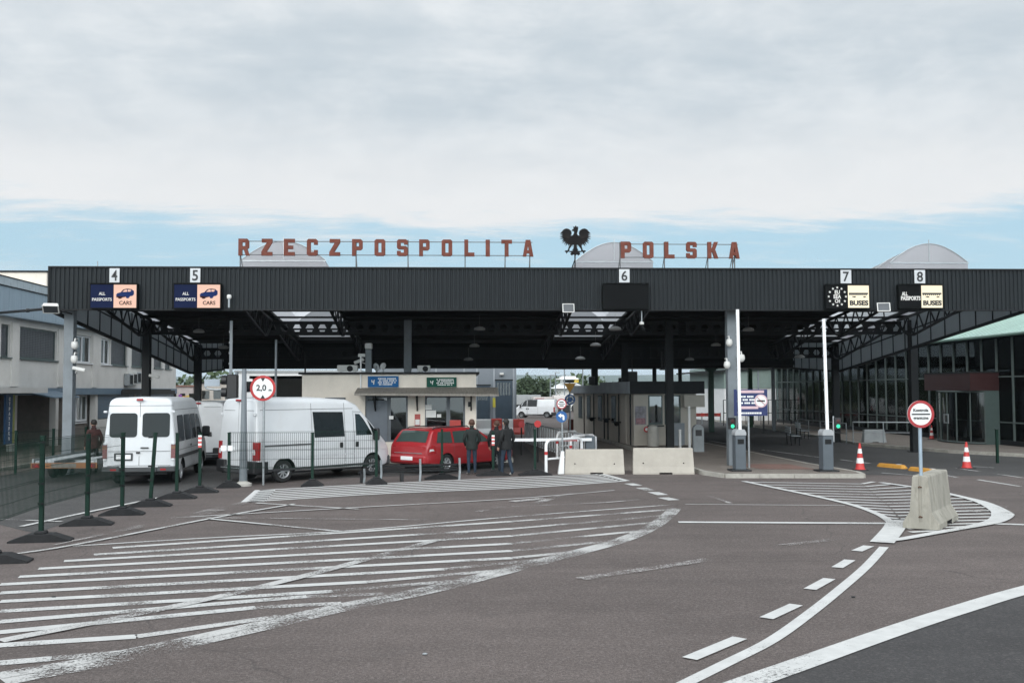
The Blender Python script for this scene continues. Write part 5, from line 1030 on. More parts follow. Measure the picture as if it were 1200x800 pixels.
def wheels(root, xs, yo, r, spokes, w=.2, rimm=None):
    for x in xs:
        for sgn in (-1, 1):
            mb = MB(); ya = sgn*yo; yi = ya-sgn*w; mb.lathe([(r*.62, ya), (r*.9, ya+sgn*.004), (r*.985, ya-sgn*.025), (r, ya-sgn*.06), (r, yi+sgn*.05), (r*.9, yi), (r*.3, yi)], 32, 'y', (x, 0, r), False)
            t = mb.build('wheel', M_TYRE, root, 40); rb = MB(); q = ya-sgn*.012; rb.lathe([(r*.63, ya+sgn*.002), (r*.6, q), (r*.54, q-sgn*.03), (r*.53, q-sgn*.06)], 28, 'y', (x, 0, r), False); rb.lathe([(.001, q+sgn*.004), (r*.16, q), (r*.2, q-sgn*.03)], 14, 'y', (x, 0, r), False)
            for k in range(spokes):
                a = 2*math.pi*k/spokes; rb.bar((x+r*.14*math.cos(a), q-sgn*.02, r+r*.14*math.sin(a)), (x+r*.56*math.cos(a), q-sgn*.02, r+r*.56*math.sin(a)), .055 if spokes < 8 else .035, .03)
            rb.build('rim', rimm or M_RIM, t, 40); hb = MB(); hb.lathe([(.001, q-sgn*.05), (r*.55, q-sgn*.05)], 20, 'y', (x, 0, r), False); hb.build('brake_shadow_disc', M_BLACK, t)
def seam(bd, root, segs, sgn, name='door_seam'):
    for a, b in segs:
        w_ = .007
        if abs(a[0]-b[0]) < abs(a[1]-b[1]): poly = [(a[0]-w_, a[1]), (a[0]+w_, a[1]), (b[0]+w_, b[1]), (b[0]-w_, b[1])]
        else: poly = [(a[0], a[1]-w_), (b[0], b[1]-w_), (b[0], b[1]+w_), (a[0], a[1]+w_)]
        bd.side(poly, sgn, .003, 10, 8 if abs(a[0]-b[0]) > .1 else 1).build(name, M_SEAM, root)
def mirror(root, x, y, z, sgn, m=None, h=.34):
    mb = MB(); a, b = sorted((y+sgn*.06, y+sgn*.3)); mb.bbox(x-.06, x+.07, a, b, z-h/2, z+h/2, .04); mb.tube([(x, y-sgn*.03, z-.08), (x, y+sgn*.1, z-.05)], .025, 6); o = mb.build('mirror', m or M_BLACK, root); g = MB(); g.box(x-.066, x-.061, a+.03, b-.03, z-h/2+.03, z+h/2-.03); g.build('mirror_glass', M_CGL, o)
# --- minibus seen from behind
def minibus():
    root = T('white_minibus', 'white minibus seen from behind with two dark rear door windows and side glazing', 'minibus', (-9.05, 28.75, 0), R_(94.5)); L, Wd, H = 5.6, 1.96, 2.5
    bd = Body(L, Wd, [(0, H-.09), (.05, H-.03), (.25, H), (3.7, H-.02), (4.15, H-.3), (4.72, 1.32), (5.3, 1.06), (5.52, .95), (5.6, .8)], [(0, .42), (.6, .38), (5.2, .33), (5.6, .4)], 1.15, .14, (.1, .7), .16, .075)
    cuts = [arch_cut(x, s*.72, s*1.2, .4, .34) for x in (1.15, 4.55) for s in (-1, 1)]
    bd.build('body', M_VANW, root, cuts=cuts); wheels(root, (1.15, 4.55), .93, .34, 6)
    for sg in (-1, 1):
        for a, b in ((.5, 1.42), (1.5, 2.45), (2.53, 3.3)): bd.side(rrect(a, b, 1.22, 1.98, .08), sg, .006).build('side_window', M_CGL, root)
        bd.side([(3.42, 1.22), (4.28, 1.22), (4.05, 1.72), (3.82, 1.96), (3.42, 1.96)], sg).build('front_window', M_CGL, root)
        seam(bd, root, [((3.36, .6), (3.36, 2.1)), ((4.32, .7), (4.32, 1.25)), ((2.49, .6), (2.49, 2.1)), ((.3, 2.14), (4.0, 2.14)), ((.3, .98), (4.3, .98))], sg)
        bd.side(rrect(.15, 4.2, .74, .84, .03), sg, .02).build('side_moulding', M_TRIM, root); bd.side(rrect(3.42, 3.62, 1.06, 1.11, .02), sg, .02).build('door_handle', M_BLACK, root); bd.side(rrect(2.2, 2.42, 1.02, 1.08, .02), sg, .02).build('door_handle', M_BLACK, root); bd.side(rrect(.42, .5, .98, 1.06, .02), sg, .01).build('fuel_cap', M_SEAM, root)
        mirror(root, 4.25, sg*.93, 1.38, sg)
        bd.rear(rrect(min(sg*.07, sg*.82), max(sg*.07, sg*.82), 1.38, 2.06, .09), .012).build('rear_window', M_CGL, root)
        lp = bd.rear([(sg*.87, .78), (sg*.985, .78), (sg*.985, 1.18), (sg*.87, 1.18)], .018, .1).build('tail_lamp', pm('smoky_red_lamp', (.13, .02, .02), .25, coat=.4), root); bd.rear([(sg*.88, 1.05), (sg*.985, 1.05), (sg*.985, 1.13), (sg*.88, 1.13)], .022, .1).build('indicator', pm('smoky_amber_lamp', (.16, .06, .02), .3), lp)
        for z in (.75, 1.2, 2.1): mb = MB(); mb.bbox(-.03, .05, min(sg*.88, sg*.97), max(sg*.88, sg*.97), z-.03, z+.03, .01); mb.build('hinge', M_VANW, root)
        mb = MB(); mb.bbox(-.07, .3, min(sg*.5, sg*1.0), max(sg*.5, sg*1.0), .4, .56, .03); mb.build('bumper', M_TRIM, root)
        mb = MB(); mb.box(-.075, -.07, min(sg*.6, sg*.75), max(sg*.6, sg*.75), .45, .5); mb.build('reflector', M_LAMPR, root)
    mb = MB(); mb.bbox(-.06, .2, -.5, .5, .4, .54, .02); mb.build('bumper_step', M_TRIM, root)
    bd.rear([(-.006, .58), (.006, .58), (.006, 2.36), (-.006, 2.36)], .006).build('door_seam', M_SEAM, root); bd.rear([(-.9, 2.26), (.9, 2.26), (.9, 2.272), (-.9, 2.272)], .004).build('door_seam', M_SEAM, root); bd.rear([(-.86, .575), (.86, .575), (.86, .587), (-.86, .587)], .004).build('door_seam', M_SEAM, root); bd.rear([(-.84, .98), (.84, .98), (.84, .99), (-.84, .99)], .004).build('door_seam', M_SEAM, root)
    pf_ = bd.rear(rrect(.17, .67, .72, .94, .02), .012).build('plate_recess', M_TRIM, root); bd.rear(rrect(.22, .62, .77, .89, .01), .02).build('number_plate', M_PLT, pf_); bd.rear(rrect(-.26, -.04, 1.06, 1.1, .01), .035).build('door_handle', M_BLACK, root); bd.rear(rrect(-.03, .08, .92, .97, .01), .03).build('lock', M_BLACK, root)
    mb = MB(); mb.bbox(-.02, .06, -.09, .09, H-.1, H-.03, .015); mb.build('brake_lamp', M_LAMPR, root); bd.topp(4.16, 4.7, -.72, .72, .01).build('windscreen', M_CGL, root)
    mb = MB(); mb.box(.3, 5.1, -.7, .7, .3, .4); mb.build('underbody', M_BLACK, root); mb = MB(); mb.tube([(.95, .0, .34), (1.15, 0, .34), (1.35, 0, .34)], .1, 8); mb.bar((1.15, -.8, .34), (1.15, .8, .34), .1); mb.build('axle', M_BLACK, root)
minibus()
# --- panel van, side and tail
def panel_van(name, label, loc, rot, L=5.1, H=2.46, wb=(.95, 4.25), driver=False, window=True, sc=1., open_door=False, seed=0, cat='van'):
    root = T(name, label, cat, loc, rot); root.scale = (sc, sc, sc); Wd = 2.0
    bd = Body(L, Wd, [(0, H-.07), (.05, H-.02), (.3, H+.005), (2.4, H), (L-1.75, H-.06), (L-1.42, H-.2), (L-.55, 1.36), (L-.16, 1.06), (L-.04, .9), (L, .78)], [(0, .36), (.6, .32), (L-.4, .27), (L, .33)], 1.2, .13, (.1, .8), .17, .04, (.04, .3))
    cuts = [arch_cut(x, s*.7, s*1.3, .4, .33) for x in wb for s in (-1, 1)]
    fw = [(L-1.52, 1.28), (L-.87, 1.28), (L-.98, 1.46), (L-1.2, 1.78), (L-1.35, 1.94), (L-1.52, 1.95)]
    if driver:
        c = MB(); c.prism(fw, 'y', -1.3, 1.3); cuts.append(c); c = MB(); c.box(L-1.9, L-1.0, -.88, .88, .75, 1.9)
    o = bd.build('body', M_VANW, root, cuts=cuts); wheels(root, wb, .95, .33, 9)
    for sg in (-1, 1):
        if driver:
            g = bd.side(fw, sg, -.012).build('front_window', gl('cab_glass', (.85, .9, .9), base=.03), root)
        else: g = bd.side(fw, sg, .006).build('front_window', M_CGL, root)
        bd.side([(L-.84, 1.3), (L-.64, 1.3), (L-.93, 1.62), (L-1.08, 1.78)], sg, .006).build('quarter_window', M_CGL, root)
        if window: bd.side([(2.02, 1.27), (3.13, 1.27), (3.1, 2.02), (1.98, 2.04)], sg, .008).build('side_window', M_CGL, root)
        seam(bd, root, [((1.93, .42), (1.93, 2.3)), ((3.16, .42), (3.16, 2.3)), ((L-1.6, .42), (L-1.6, 2.05)), ((.12, 2.12), (L-1.6, 2.12)), ((L-1.58, 2.02), (L-1.3, 2.0)), ((L-.62, .75), (L-.66, 1.25))], sg)
        if sg < 0: bd.side(rrect(.18, 1.9, 1.06, 1.11, .02), sg, .014).build('door_rail', M_SEAM, root)
        for a in (3.02, L-1.48): bd.side(rrect(a-.07, a+.05, .93, 1.09, .02), sg, .014).build('door_handle', M_BLACK, root)
        bd.side(rrect(.1, L-.5, .35, .42, .02), sg, .006).build('sill', M_TRIM, root)
        bd.side(rrect(.55, L-1.6, .7, .75, .02), sg, .008).build('side_moulding', pm('pale_grey_moulding', (.55, .56, .57), .5), root)
        lp = bd.side(rrect(.012, .13, .68, 1.2, .02), sg, .012, 6, 3).build('tail_lamp', M_LAMPR, root); bd.rear([(sg*.83, .68), (sg*1.0, .68), (sg*1.0, 1.2), (sg*.83, 1.2)], .02, .03).build('lamp_face', M_LAMPR, lp)
        bd.rear(rrect(min(sg*.86, sg*.96), max(sg*.86, sg*.96), .84, .93, .01), .025, .01).build('clear_lens', M_LAMPW, lp)
        mb = MB(); mb.bbox(-.09, .42, min(sg*.55, sg*1.01), max(sg*.55, sg*1.01), .3, .66, .03); mb.build('bumper', M_BLACK, root)
        mirror(root, L-.82, sg*.95, 1.3, sg, h=.38)
        for z in (.95, 2.0): mb = MB(); mb.bbox(-.035, .04, min(sg*.85, sg*.94), max(sg*.85, sg*.94), z-.04, z+.04, .01); mb.build('hinge', M_VANW, root)
        mb = MB(); mb.bbox(L-.5, L+.03, min(sg*.3, sg*.82), max(sg*.3, sg*.82), .3, .6, .05); mb.build('front_bumper', M_TRIM, root)
        bd.side([(L-.6, .85), (L-.22, .78), (L-.2, .95), (L-.55, 1.1)], sg, .01).build('headlight', M_LAMPW, root)
    mb = MB(); mb.bbox(-.08, .2, -.55, .55, .3, .5, .02); mb.build('bumper_step', M_TRIM, root); mb = MB(); mb.bbox(-.1, .0, -.75, .75, .42, .45, .01); mb.build('step_edge', M_GALV, root)
    bd.rear([(-.006, .6), (.006, .6), (.006, 2.34), (-.006, 2.34)], .005).build('door_seam', M_SEAM, root); bd.rear([(-.8, 2.1), (-.2, 2.1), (-.2, 2.112), (-.8, 2.112)], .004).build('door_seam', M_SEAM, root); bd.rear([(.2, 2.1), (.8, 2.1), (.8, 2.112), (.2, 2.112)], .004).build('door_seam', M_SEAM, root)
    for sg in (-1, 1): bd.rear(rrect(sg*.42-.07, sg*.42+.07, 1.06, 1.22, .02), .02).build('door_handle', M_BLACK if sg < 0 else M_VANW, root)
    bd.rear(rrect(.1, .62, .92, 1.04, .01), .02).build('number_plate', M_PLT, root)
    mb = MB(); mb.bbox(-.02, .07, -.1, .1, H-.09, H-.03, .015); mb.build('brake_lamp', M_LAMPR, root); bd.topp(L-1.4, L-.6, -.74, .74, .01).build('windscreen', M_CGL, root)
    mb = MB(); mb.box(.3, L-.6, -.75, .75, .24, .34); mb.build('underbody', M_BLACK, root)
    if driver:
        mb = MB(); mb.bbox(L-1.85, L-1.56, -.7, .75, 1.0, 1.6, .05); mb.build('seat', M_TRIM, root)
    return root
dx_, dy_ = math.cos(R_(44)), math.sin(R_(44)); pv = panel_van('white_van', 'white high-roof panel van with dark side window behind the mesh fence', (-6.5, 29.6, 0), R_(44), driver=True)
panel_van('white_van', 'white van mostly hidden between the minibus and the high-roof van', (-9.35, 36.2, 0), R_(90), L=5.0, H=2.3, window=False)
fv = panel_van('white_van', 'small white van parked side on far away in front of the trailers', (9.3, 96, 0), R_(163), L=4.7, H=2.05, wb=(.9, 3.8), window=True, sc=.86)
# --- red estate car
def estate():
    root = T('red_estate_car', 'red estate car with roof rails stopped at the cream office', 'car', (-1.68, 32.35, 0), R_(48)); L, Wd = 4.55, 1.76
    bd = Body(L, Wd, [(0, .56), (.02, .7), (.06, .9), (.1, .95), (.33, 1.29), (.43, 1.39), (.7, 1.435), (1.9, 1.45), (2.5, 1.41), (3.3, .96), (4.1, .82), (4.42, .66), (4.55, .52)], [(0, .34), (.5, .25), (4., .22), (4.55, .3)], .9, .2, (.3, .7), .07, 0., (.12, .25))
    cuts = [arch_cut(x, s*.62, s*1.2, .345, .31) for x in (.92, 3.55) for s in (-1, 1)]
    bd.build('body', M_REDC, root, cuts=cuts); wheels(root, (.92, 3.55), .85, .31, 7)
    for sg in (-1, 1):
        for poly in ([(.44, .99), (1.18, .96), (1.22, 1.33), (.62, 1.33)], [(1.27, .96), (2.08, .94), (2.1, 1.345), (1.31, 1.33)], [(2.16, .94), (3.02, .94), (2.62, 1.27), (2.46, 1.34), (2.18, 1.345)]): bd.side(poly, sg, .006).build('side_window', M_CGL2, root)
        seam(bd, root, [((2.12, .34), (2.12, .92)), ((1.25, .6), (1.25, .94)), ((3.12, .4), (3.06, .9))], sg); bd.side(rrect(1.3, 3.2, .5, .54, .015), sg, .012).build('side_moulding', M_REDC, root)
        for a in (1.36, 2.24): bd.side(rrect(a, a+.2, .82, .86, .015), sg, .02).build('door_handle', M_REDC, root)
        lp = bd.side([(.06, .62), (.42, .66), (.34, .9), (.2, .93), (.1, .86)], sg, .01, 6, 4).build('tail_lamp', M_LAMPR, root); bd.side([(.1, .72), (.3, .74), (.26, .8), (.12, .8)], sg, .014, 4, 3).build('clear_lens', M_LAMPW, lp)
        bd.rear([(sg*.55, .63), (sg*.78, .63), (sg*.74, .88), (sg*.6, .88)], -.05, .02).build('lamp_face', M_LAMPR, lp)
        mb = MB(); mb.tube([(.55, sg*.58, 1.41), (.65, sg*.58, 1.47), (2.2, sg*.58, 1.485), (2.3, sg*.58, 1.43)], .018, 6); mb.build('roof_rail', M_BLACK, root)
        mirror(root, 2.98, sg*.8, 1.0, sg, M_REDC, .16)
    bd.topp(.125, .38, -.68, .68, .012, inset=.13).build('rear_window', M_CGL2, root); bd.topp(2.56, 3.24, -.62, .62, .01).build('windscreen', M_CGL2, root)
    mb = MB(); mb.bbox(-.06, .3, -.8, .8, .32, .6, .06); mb.build('bumper', M_REDC, root); mb = MB(); mb.box(.0, .05, -.62, .62, .655, .68); mb.build('chrome_strip', M_GALV, root); mb = MB(); mb.bbox(-.08, -.05, -.27, .25, .44, .56, .006); mb.build('number_plate', M_PLT, root)
    mb = MB(); mb.tube([(.14, 0, .94), (.24, .3, 1.0)], .012, 5); mb.build('wiper', M_BLACK, root); mb = MB(); mb.box(.3, 4.2, -.65, .65, .18, .27); mb.build('underbody', M_BLACK, root)
estate()
# --- flat car trailer
def flatbed():
    root = T('car_trailer', 'empty flat galvanised car trailer with orange rear bar beside the minibus', 'trailer', (-11.6, 30., 0), R_(91)); 
    for sg in (-1, 1):
        mb = MB(); a, b = sorted((sg*.3, sg*.86)); mb.bbox(.05, 4.4, a, b, .58, .64, .01)
        for k in range(22): mb.box(.1+k*.195, .14+k*.195, a+.03, b-.03, .64, .652)
        mb.build('track', M_GALV, root); mb = MB(); mb.box(.05, 4.4, min(sg*.87, sg*.93), max(sg*.87, sg*.93), .54, .7); mb.build('side_rail', M_GALV, root)
        for x in (2.0, 2.7):
            mb = MB(); mb.lathe([(.13, sg*.95), (.28, sg*.96), (.3, sg*.99), (.3, sg*1.1), (.27, sg*1.13), (.13, sg*1.12)], 22, 'y', (x, 0, .3), False); t = mb.build('wheel', M_TYRE, root, 40); mb = MB(); mb.lathe([(.001, sg*1.09), (.13, sg*1.1)], 18, 'y', (x, 0, .3), False); mb.build('rim', M_RIM, t)
        mb = MB(); mb.bbox(1.6, 3.1, min(sg*.94, sg*1.14), max(sg*.94, sg*1.14), .62, .66, .01); mb.build('mudguard', M_DARKST, root)
        mb = MB(); mb.box(-.04, -.025, min(sg*.7, sg*.9), max(sg*.7, sg*.9), .45, .57); lp = mb.build('tail_lamp', pm('smoky_red_lamp', (.13, .02, .02), .25, coat=.4), root); mb = MB(); mb.prism([(sg*.68, .47), (sg*.84, .47), (sg*.76, .56)], 'y', -.032, -.026); o = mb.build('triangle_reflector', M_LAMPR, lp); o.data.transform(Matrix.Rotation(R_(90), 4, 'Z')); o.data.transform(Matrix.Translation((-.075, 0, 0)))
    mb = MB(); mb.box(-.02, .03, -.95, .95, .43, .59); mb.build('rear_bar', pm('orange_bar', (.26, .11, .04), .6), root); mb = MB(); mb.box(-.03, -.021, -.35, .35, .45, .57); mb.build('number_plate', pm('dim_plate', (.16, .15, .13), .6), root)
    for x in (.3, 1.6, 3.0, 4.2): mb = MB(); mb.box(x, x+.08, -.86, .86, .5, .575); mb.build('cross_beam', M_GALV, root)
    mb = MB(); mb.tube([(4.4, -.8, .55), (5.4, 0, .5)], .05, 6); mb.tube([(4.4, .8, .55), (5.4, 0, .5)], .05, 6); mb.build('drawbar', M_GALV, root)
flatbed()
# ------------------------------------------------------------------ people
SKIN = pm('skin', (.45, .27, .2), .6, var=.06); HAIRD = pm('dark_hair', (.015, .012, .01), .7, var=.3, scale=30); HAIRB = pm('reddish_brown_hair', (.07, .03, .018), .7, var=.3, scale=30)
JACK = pm('black_jacket', (.007, .0075, .008), .8, var=.25, scale=9, bump=.3, bscale=14); JACK2 = pm('dark_green_black_jacket', (.008, .012, .0105), .8, var=.25, scale=9, bump=.3, bscale=14); JEAN = pm('blue_jeans', (.014, .027, .046), .85, var=.25, scale=12, bump=.3, bscale=20); JEAN2 = pm('dark_jeans', (.009, .014, .021), .85, var=.25, scale=12, bump=.3, bscale=20)
SHOEW = pm('pale_trainers', (.45, .44, .42), .7, var=.15); SHOED = pm('dark_shoes', (.03, .028, .026), .7, var=.15); PLAID = pm('dark_red_check_jacket', (.04, .013, .011), .85, var=.6, scale=14); TSHW = pm('white_shirt', (.7, .7, .7), .8, var=.06); TROU = pm('black_trousers', (.014, .014, .016), .85, var=.2)
def person(label, loc, rot, top, bottom, shoe, hair, pose=None, h=1.75, group=None, bust=False, wide=1.0):
    root = T('person', label, 'person', loc, rot, group); k = h/1.75; p = dict(pel=(0, 0, .93), wst=(0, 0, 1.08), chs=(0, .0, 1.28), nk0=(0, -.01, 1.43), nk1=(0, .0, 1.5), hd0=(0, .02, 1.56), hd1=(0, .015, 1.645), hd2=(0, .01, 1.7))
    for s, n in ((-1, 'L'), (1, 'R')):
        p.update({'sh'+n: (s*.165, -.01, 1.395), 'el'+n: (s*.255, -.03, 1.13), 'wr'+n: (s*.25, .09, .92), 'pa'+n: (s*.24, .13, .85), 'hp'+n: (s*.085, 0, .9), 'kn'+n: (s*.1, .02, .5), 'an'+n: (s*.1, -.02, .09), 'he'+n: (s*.1, -.05, .05), 'to'+n: (s*.12, .15, .035)})
    p.update(pose or {}); rad = dict(pel=.135*wide, wst=.13*wide, chs=.15*wide, nk0=.075, nk1=.056, hd0=.078, hd1=.098, hd2=.072)
    for n in 'LR': rad.update({'sh'+n: .083*wide, 'el'+n: .056, 'wr'+n: .034, 'pa'+n: .034, 'hp'+n: .098, 'kn'+n: .066, 'an'+n: .046, 'he'+n: .045, 'to'+n: .038})
    ed = [('pel', 'wst', 't'), ('wst', 'chs', 't'), ('chs', 'nk0', 't'), ('nk0', 'nk1', 'k'), ('nk1', 'hd0', 'k'), ('hd0', 'hd1', 'k'), ('hd1', 'hd2', 'k')]
    for n in 'LR': ed += [('chs', 'sh'+n, 't'), ('sh'+n, 'el'+n, 't'), ('el'+n, 'wr'+n, 't'), ('wr'+n, 'pa'+n, 'k')]+([] if bust else [('pel', 'hp'+n, 'b'), ('hp'+n, 'kn'+n, 'b'), ('kn'+n, 'an'+n, 'b'), ('an'+n, 'he'+n, 's'), ('an'+n, 'to'+n, 's')])
    for n, s in (('L', -1), ('R', 1)):           # five fingers per hand
        w_, q = Vector(p['wr'+n]), Vector(p['pa'+n]); d = (q-w_).normalized(); sd_ = d.cross(Vector((s, 0, 0))).normalized()
        for i, (off, ln) in enumerate(((-.03, .065), (-.01, .08), (.012, .075), (.032, .055))):
            a, b = f'f{n}{i}a', f'f{n}{i}b'; base = q+d*.035+sd_*off; p[a] = tuple(base+d*ln*.5); p[b] = tuple(base+d*ln*.85+Vector((-s*.03, 0, 0))); rad[a] = .0095; rad[b] = .008; ed += [('pa'+n, a, 'k'), (a, b, 'k')]
        a, b = f'f{n}ta', f'f{n}tb'; p[a] = tuple(q-sd_*.045-d*.01); p[b] = tuple(q-sd_*.06+d*.035); rad[a] = .011; rad[b] = .009; ed += [('pa'+n, a, 'k'), (a, b, 'k')]
    names = [n for n in p if any(n in e[:2] for e in ed)]; ix = {n: i for i, n in enumerate(names)}
    me = bpy.data.meshes.new('body'); me.from_pydata([tuple(Vector(p[n])*k) for n in names], [(ix[a], ix[b]) for a, b, _ in ed], []); o = bpy.data.objects.new('body', me); COL.objects.link(o)
    md = o.modifiers.new('skin', 'SKIN'); md.use_smooth_shade = True; md.branch_smoothing = .4
    for i, n in enumerate(names):
        sv = me.skin_vertices[0].data[i]; r = rad[n]*k; sv.radius = (r, r*.72 if n in ('pel', 'wst', 'chs') else r); sv.use_root = (n == 'pel')
        if n in ('pel', 'wst', 'chs'): sv.radius = (r*1.1, r*.72)
    ms = o.modifiers.new('sub', 'SUBSURF'); ms.levels = 2; ms.render_levels = 2; bpy.context.view_layer.update()
    m2 = bpy.data.meshes.new_from_object(o.evaluated_get(bpy.context.evaluated_depsgraph_get())); o.modifiers.clear(); o.data = m2; m2.materials.clear()
    for m in (top, bottom, SKIN, shoe): m2.materials.append(m)
    tags = {'t': 0, 'b': 1, 'k': 2, 's': 3}; segs = [(Vector(p[a])*k, Vector(p[b])*k, tags[t], rad[a]*k) for a, b, t in ed]
    for f in m2.polygons:
        c = f.center; best = (9, 0)
        for a, b, t, r in segs:
            t_ = max(0, min(1, (c-a).dot(b-a)/max(1e-9, (b-a).length_squared))); dd = (a+(b-a)*t_-c).length-r*.9
            if dd < best[0]: best = (dd, t)
        f.material_index = best[1] if not (best[1] == 1 and c.z > .86*k) else 0; f.use_smooth = True
    o.parent = root; hd = Vector(p['hd1'])*k
    mb = MB(); mb.ell((hd.x, hd.y-.012*k, hd.z+.02*k), (.1*k, .112*k, .105*k), 16, 10); mb.v = [v if not (v.y > hd.y+.055*k and v.z < hd.z+.05*k) else Vector((v.x, hd.y+.05*k, max(v.z, hd.z+.03*k))) for v in mb.v]
    rnd = random.Random(int(loc[0]*100)); mb.v = [v+Vector((rnd.uniform(-.006, .006), rnd.uniform(-.006, .006), rnd.uniform(-.006, .006))) for v in mb.v]; mb.build('hair', hair, root, 60)
    fc = MB(); fc.ell((hd.x, hd.y+.1*k, hd.z-.03*k), (.014*k, .022*k, .028*k)); fc.build('nose', SKIN, root, 60)
    for s in (-1, 1):
        fc = MB(); fc.ell((hd.x+s*.097*k, hd.y, hd.z-.02*k), (.014*k, .024*k, .034*k)); fc.build('ear', SKIN, root, 60); fc = MB(); fc.ell((hd.x+s*.033*k, hd.y+.09*k, hd.z+.0*k), (.014*k, .008*k, .008*k)); fc.build('eye', M_INK, root, 60)
    fc = MB(); fc.ell((hd.x, hd.y+.087*k, hd.z-.075*k), (.024*k, .008*k, .006*k)); fc.build('mouth', pm('lips', (.3, .11, .1), .6), root, 60)
    if not bust:
        hem = MB(); hem.lathe([(.165*k*wide, .8*k), (.175*k*wide, .84*k), (.172*k*wide, .95*k), (.165*k*wide, 1.05*k)], 18, cap=False); hem.v = [Vector((v.x, v.y*.74, v.z)) for v in hem.v]; hem.build('jacket_hem', top, root, 60)
        col_ = MB(); col_.lathe([(.085*k, 1.4*k), (.078*k, 1.46*k), (.082*k, 1.49*k)], 14, cap=False); col_.build('collar', top, root, 60)
    return root
person('person in dark jacket and blue jeans standing apart at the red car', (G(553, 556).x, G(553, 556).y, 0), R_(8), JACK2, JEAN, SHOEW, HAIRB, dict(wrL=(-.2, .13, .95), paL=(-.17, .17, .9), wrR=(.2, .13, .95), paR=(.17, .17, .9)), 1.74, wide=1.12)
person('person in dark jacket, left one of the close pair by the post', (G(583, 556).x-.02, G(583, 556).y+.35, 0), R_(-5), JACK, JEAN2, SHOED, HAIRB, dict(hd1=(.02, .03, 1.64)), 1.7, wide=1.08)
person('person in black jacket and jeans, right one of the close pair by the post', (G(594, 557).x, G(594, 557).y, 0), R_(35), JACK, JEAN, SHOEW, HAIRD, dict(knL=(-.1, .1, .5), anL=(-.09, .12, .09), heL=(-.09, .09, .05), toL=(-.1, .29, .035), knR=(.1, .0, .5), anR=(.1, -.16, .1), heR=(.1, -.19, .07), toR=(.12, .0, .035), wrR=(.24, .1, .93), paR=(.23, .15, .86), hd1=(-.02, .03, 1.64)), 1.77, wide=1.15)
person('person in dark red checked jacket standing behind the car trailer', (-12.05, 33.6, 0), R_(40), PLAID, TROU, SHOED, HAIRD, None, 1.74, wide=1.12)
c = P(599, 489, 84); person('far person in white shirt and black trousers walking beside the grey hall', (c.x, 84, .05), R_(-40), TSHW, TROU, SHOED, HAIRD, dict(knL=(-.1, .1, .5), anL=(-.09, .14, .09), heL=(-.09, .1, .05), toL=(-.1, .3, .035), anR=(.1, -.2, .1), heR=(.1, -.24, .07), toR=(.12, -.05, .035)), 1.75)
# driver in the van cab
m4 = Matrix.Translation((-6.5, 29.6, 0)) @ Matrix.Rotation(R_(44), 4, 'Z'); v = m4 @ Vector((5.1-1.33, -.25, .12)); person('driver in dark top sitting in the cab of the white high-roof van', (v.x, v.y, v.z), R_(44-90), JACK, TROU, SHOED, HAIRD, dict(wrL=(-.18, .3, 1.1), paL=(-.16, .36, 1.1), wrR=(.18, .3, 1.1), paR=(.16, .36, 1.1)), 1.72, bust=True)
M_FGREEN = pm('fence_green', (.004, .022, .014), .6, var=.2, scale=6, spec=.2); M_FRUB = pm('matt_black_foot', (.013, .013, .014), .85, var=.3, scale=9, bump=.2)
# ------------------------------------------------------------------ mesh fence on rubber feet
def foot(root, x, y, ln, w, rot=0., h=.14):
    mb = MB(); mb.X = Matrix.Translation((x, y, 0)) @ Matrix.Rotation(rot, 4, 'Z'); pr = [(-ln/2, .0), (ln/2, 0), (ln/2, .03), (ln*.2, h), (-ln*.2, h), (-ln/2, .03)]; mb.prism(pr, 'y', -w/2, w/2)
    for k in (-.36, -.28, .28, .36): mb.box(k*ln-.015, k*ln+.015, -w*.45, w*.45, .03, h*.72-abs(k)*.06)
    mb.bbox(-.1, .1, -.1, .1, h-.01, h+.05, .02); return mb.build('rubber_foot', M_FRUB, root)
def fpost(root, x, y, h, lean=(0, 0), name='post'):
    mb = MB(); mb.bar((x, y, .05), (x+lean[0], y+lean[1], h), .075, .06); mb.box(x+lean[0]-.042, x+lean[0]+.042, y+lean[1]-.036, y+lean[1]+.036, h-.01, h+.012); o = mb.build(name, M_FGREEN, root)
    cl = MB()
    for z in (h-.1, h*.55, h*.36): cl.box(x-.05, x+.05, y-.045, y-.032, z-.02, z+.02)
    cl.build('clamps', M_DARKST, o) if h > 1.7 else None
    return o
def panelmesh(root, a, b, z0, z1, m=None, name='mesh_panel'):
    mb = MB(); a, b = Vector((a[0], a[1], 0)), Vector((b[0], b[1], 0)); d = (b-a); ln = d.length; d.normalize(); n = int(ln/.055); t = .0042
    s_ = Vector((-d.y, d.x, 0))
    def wire(p, q):
        e = (q-p).normalized(); u_ = e.cross(s_).normalized()*t; mb.add([p-u_, p+s_*t, p+u_, p-s_*t, q-u_, q+s_*t, q+u_, q-s_*t], [(0, 1, 5, 4), (1, 2, 6, 5), (2, 3, 7, 6), (3, 0, 4, 7)])
    for i in range(n+1): p = a+d*(ln*i/n); wire(p+Vector((0, 0, z0)), p+Vector((0, 0, z1)))
    k = max(3, int((z1-z0)/.2))
    for j in range(k+1):
        z = z0+(z1-z0)*j/k; wire(a+Vector((0, 0, z)), b+Vector((0, 0, z)))
        if j in (0, k//2, k): wire(a+Vector((0, 0, z+.03)), b+Vector((0, 0, z+.03)))
    return mb.build(name, m or M_FGREEN, root)
def zat(u, v, y): return P(u, v, y).z
fp = [G(-8, 659), G(48, 634), G(102, 615), G(143, 603), G(176, 593), G(207, 584), G(234, 577)]
hts = [1.85]+[zat(u, v, p.y) for (u, v), p in zip(((48, 511), (102, 509), (143, 507), (181, 507), (209, 507.5), (234, 507.5)), fp[1:])]
root = T('mesh_fence', 'near green mesh fence with tall posts on black rubber feet at the left', 'fence'); 
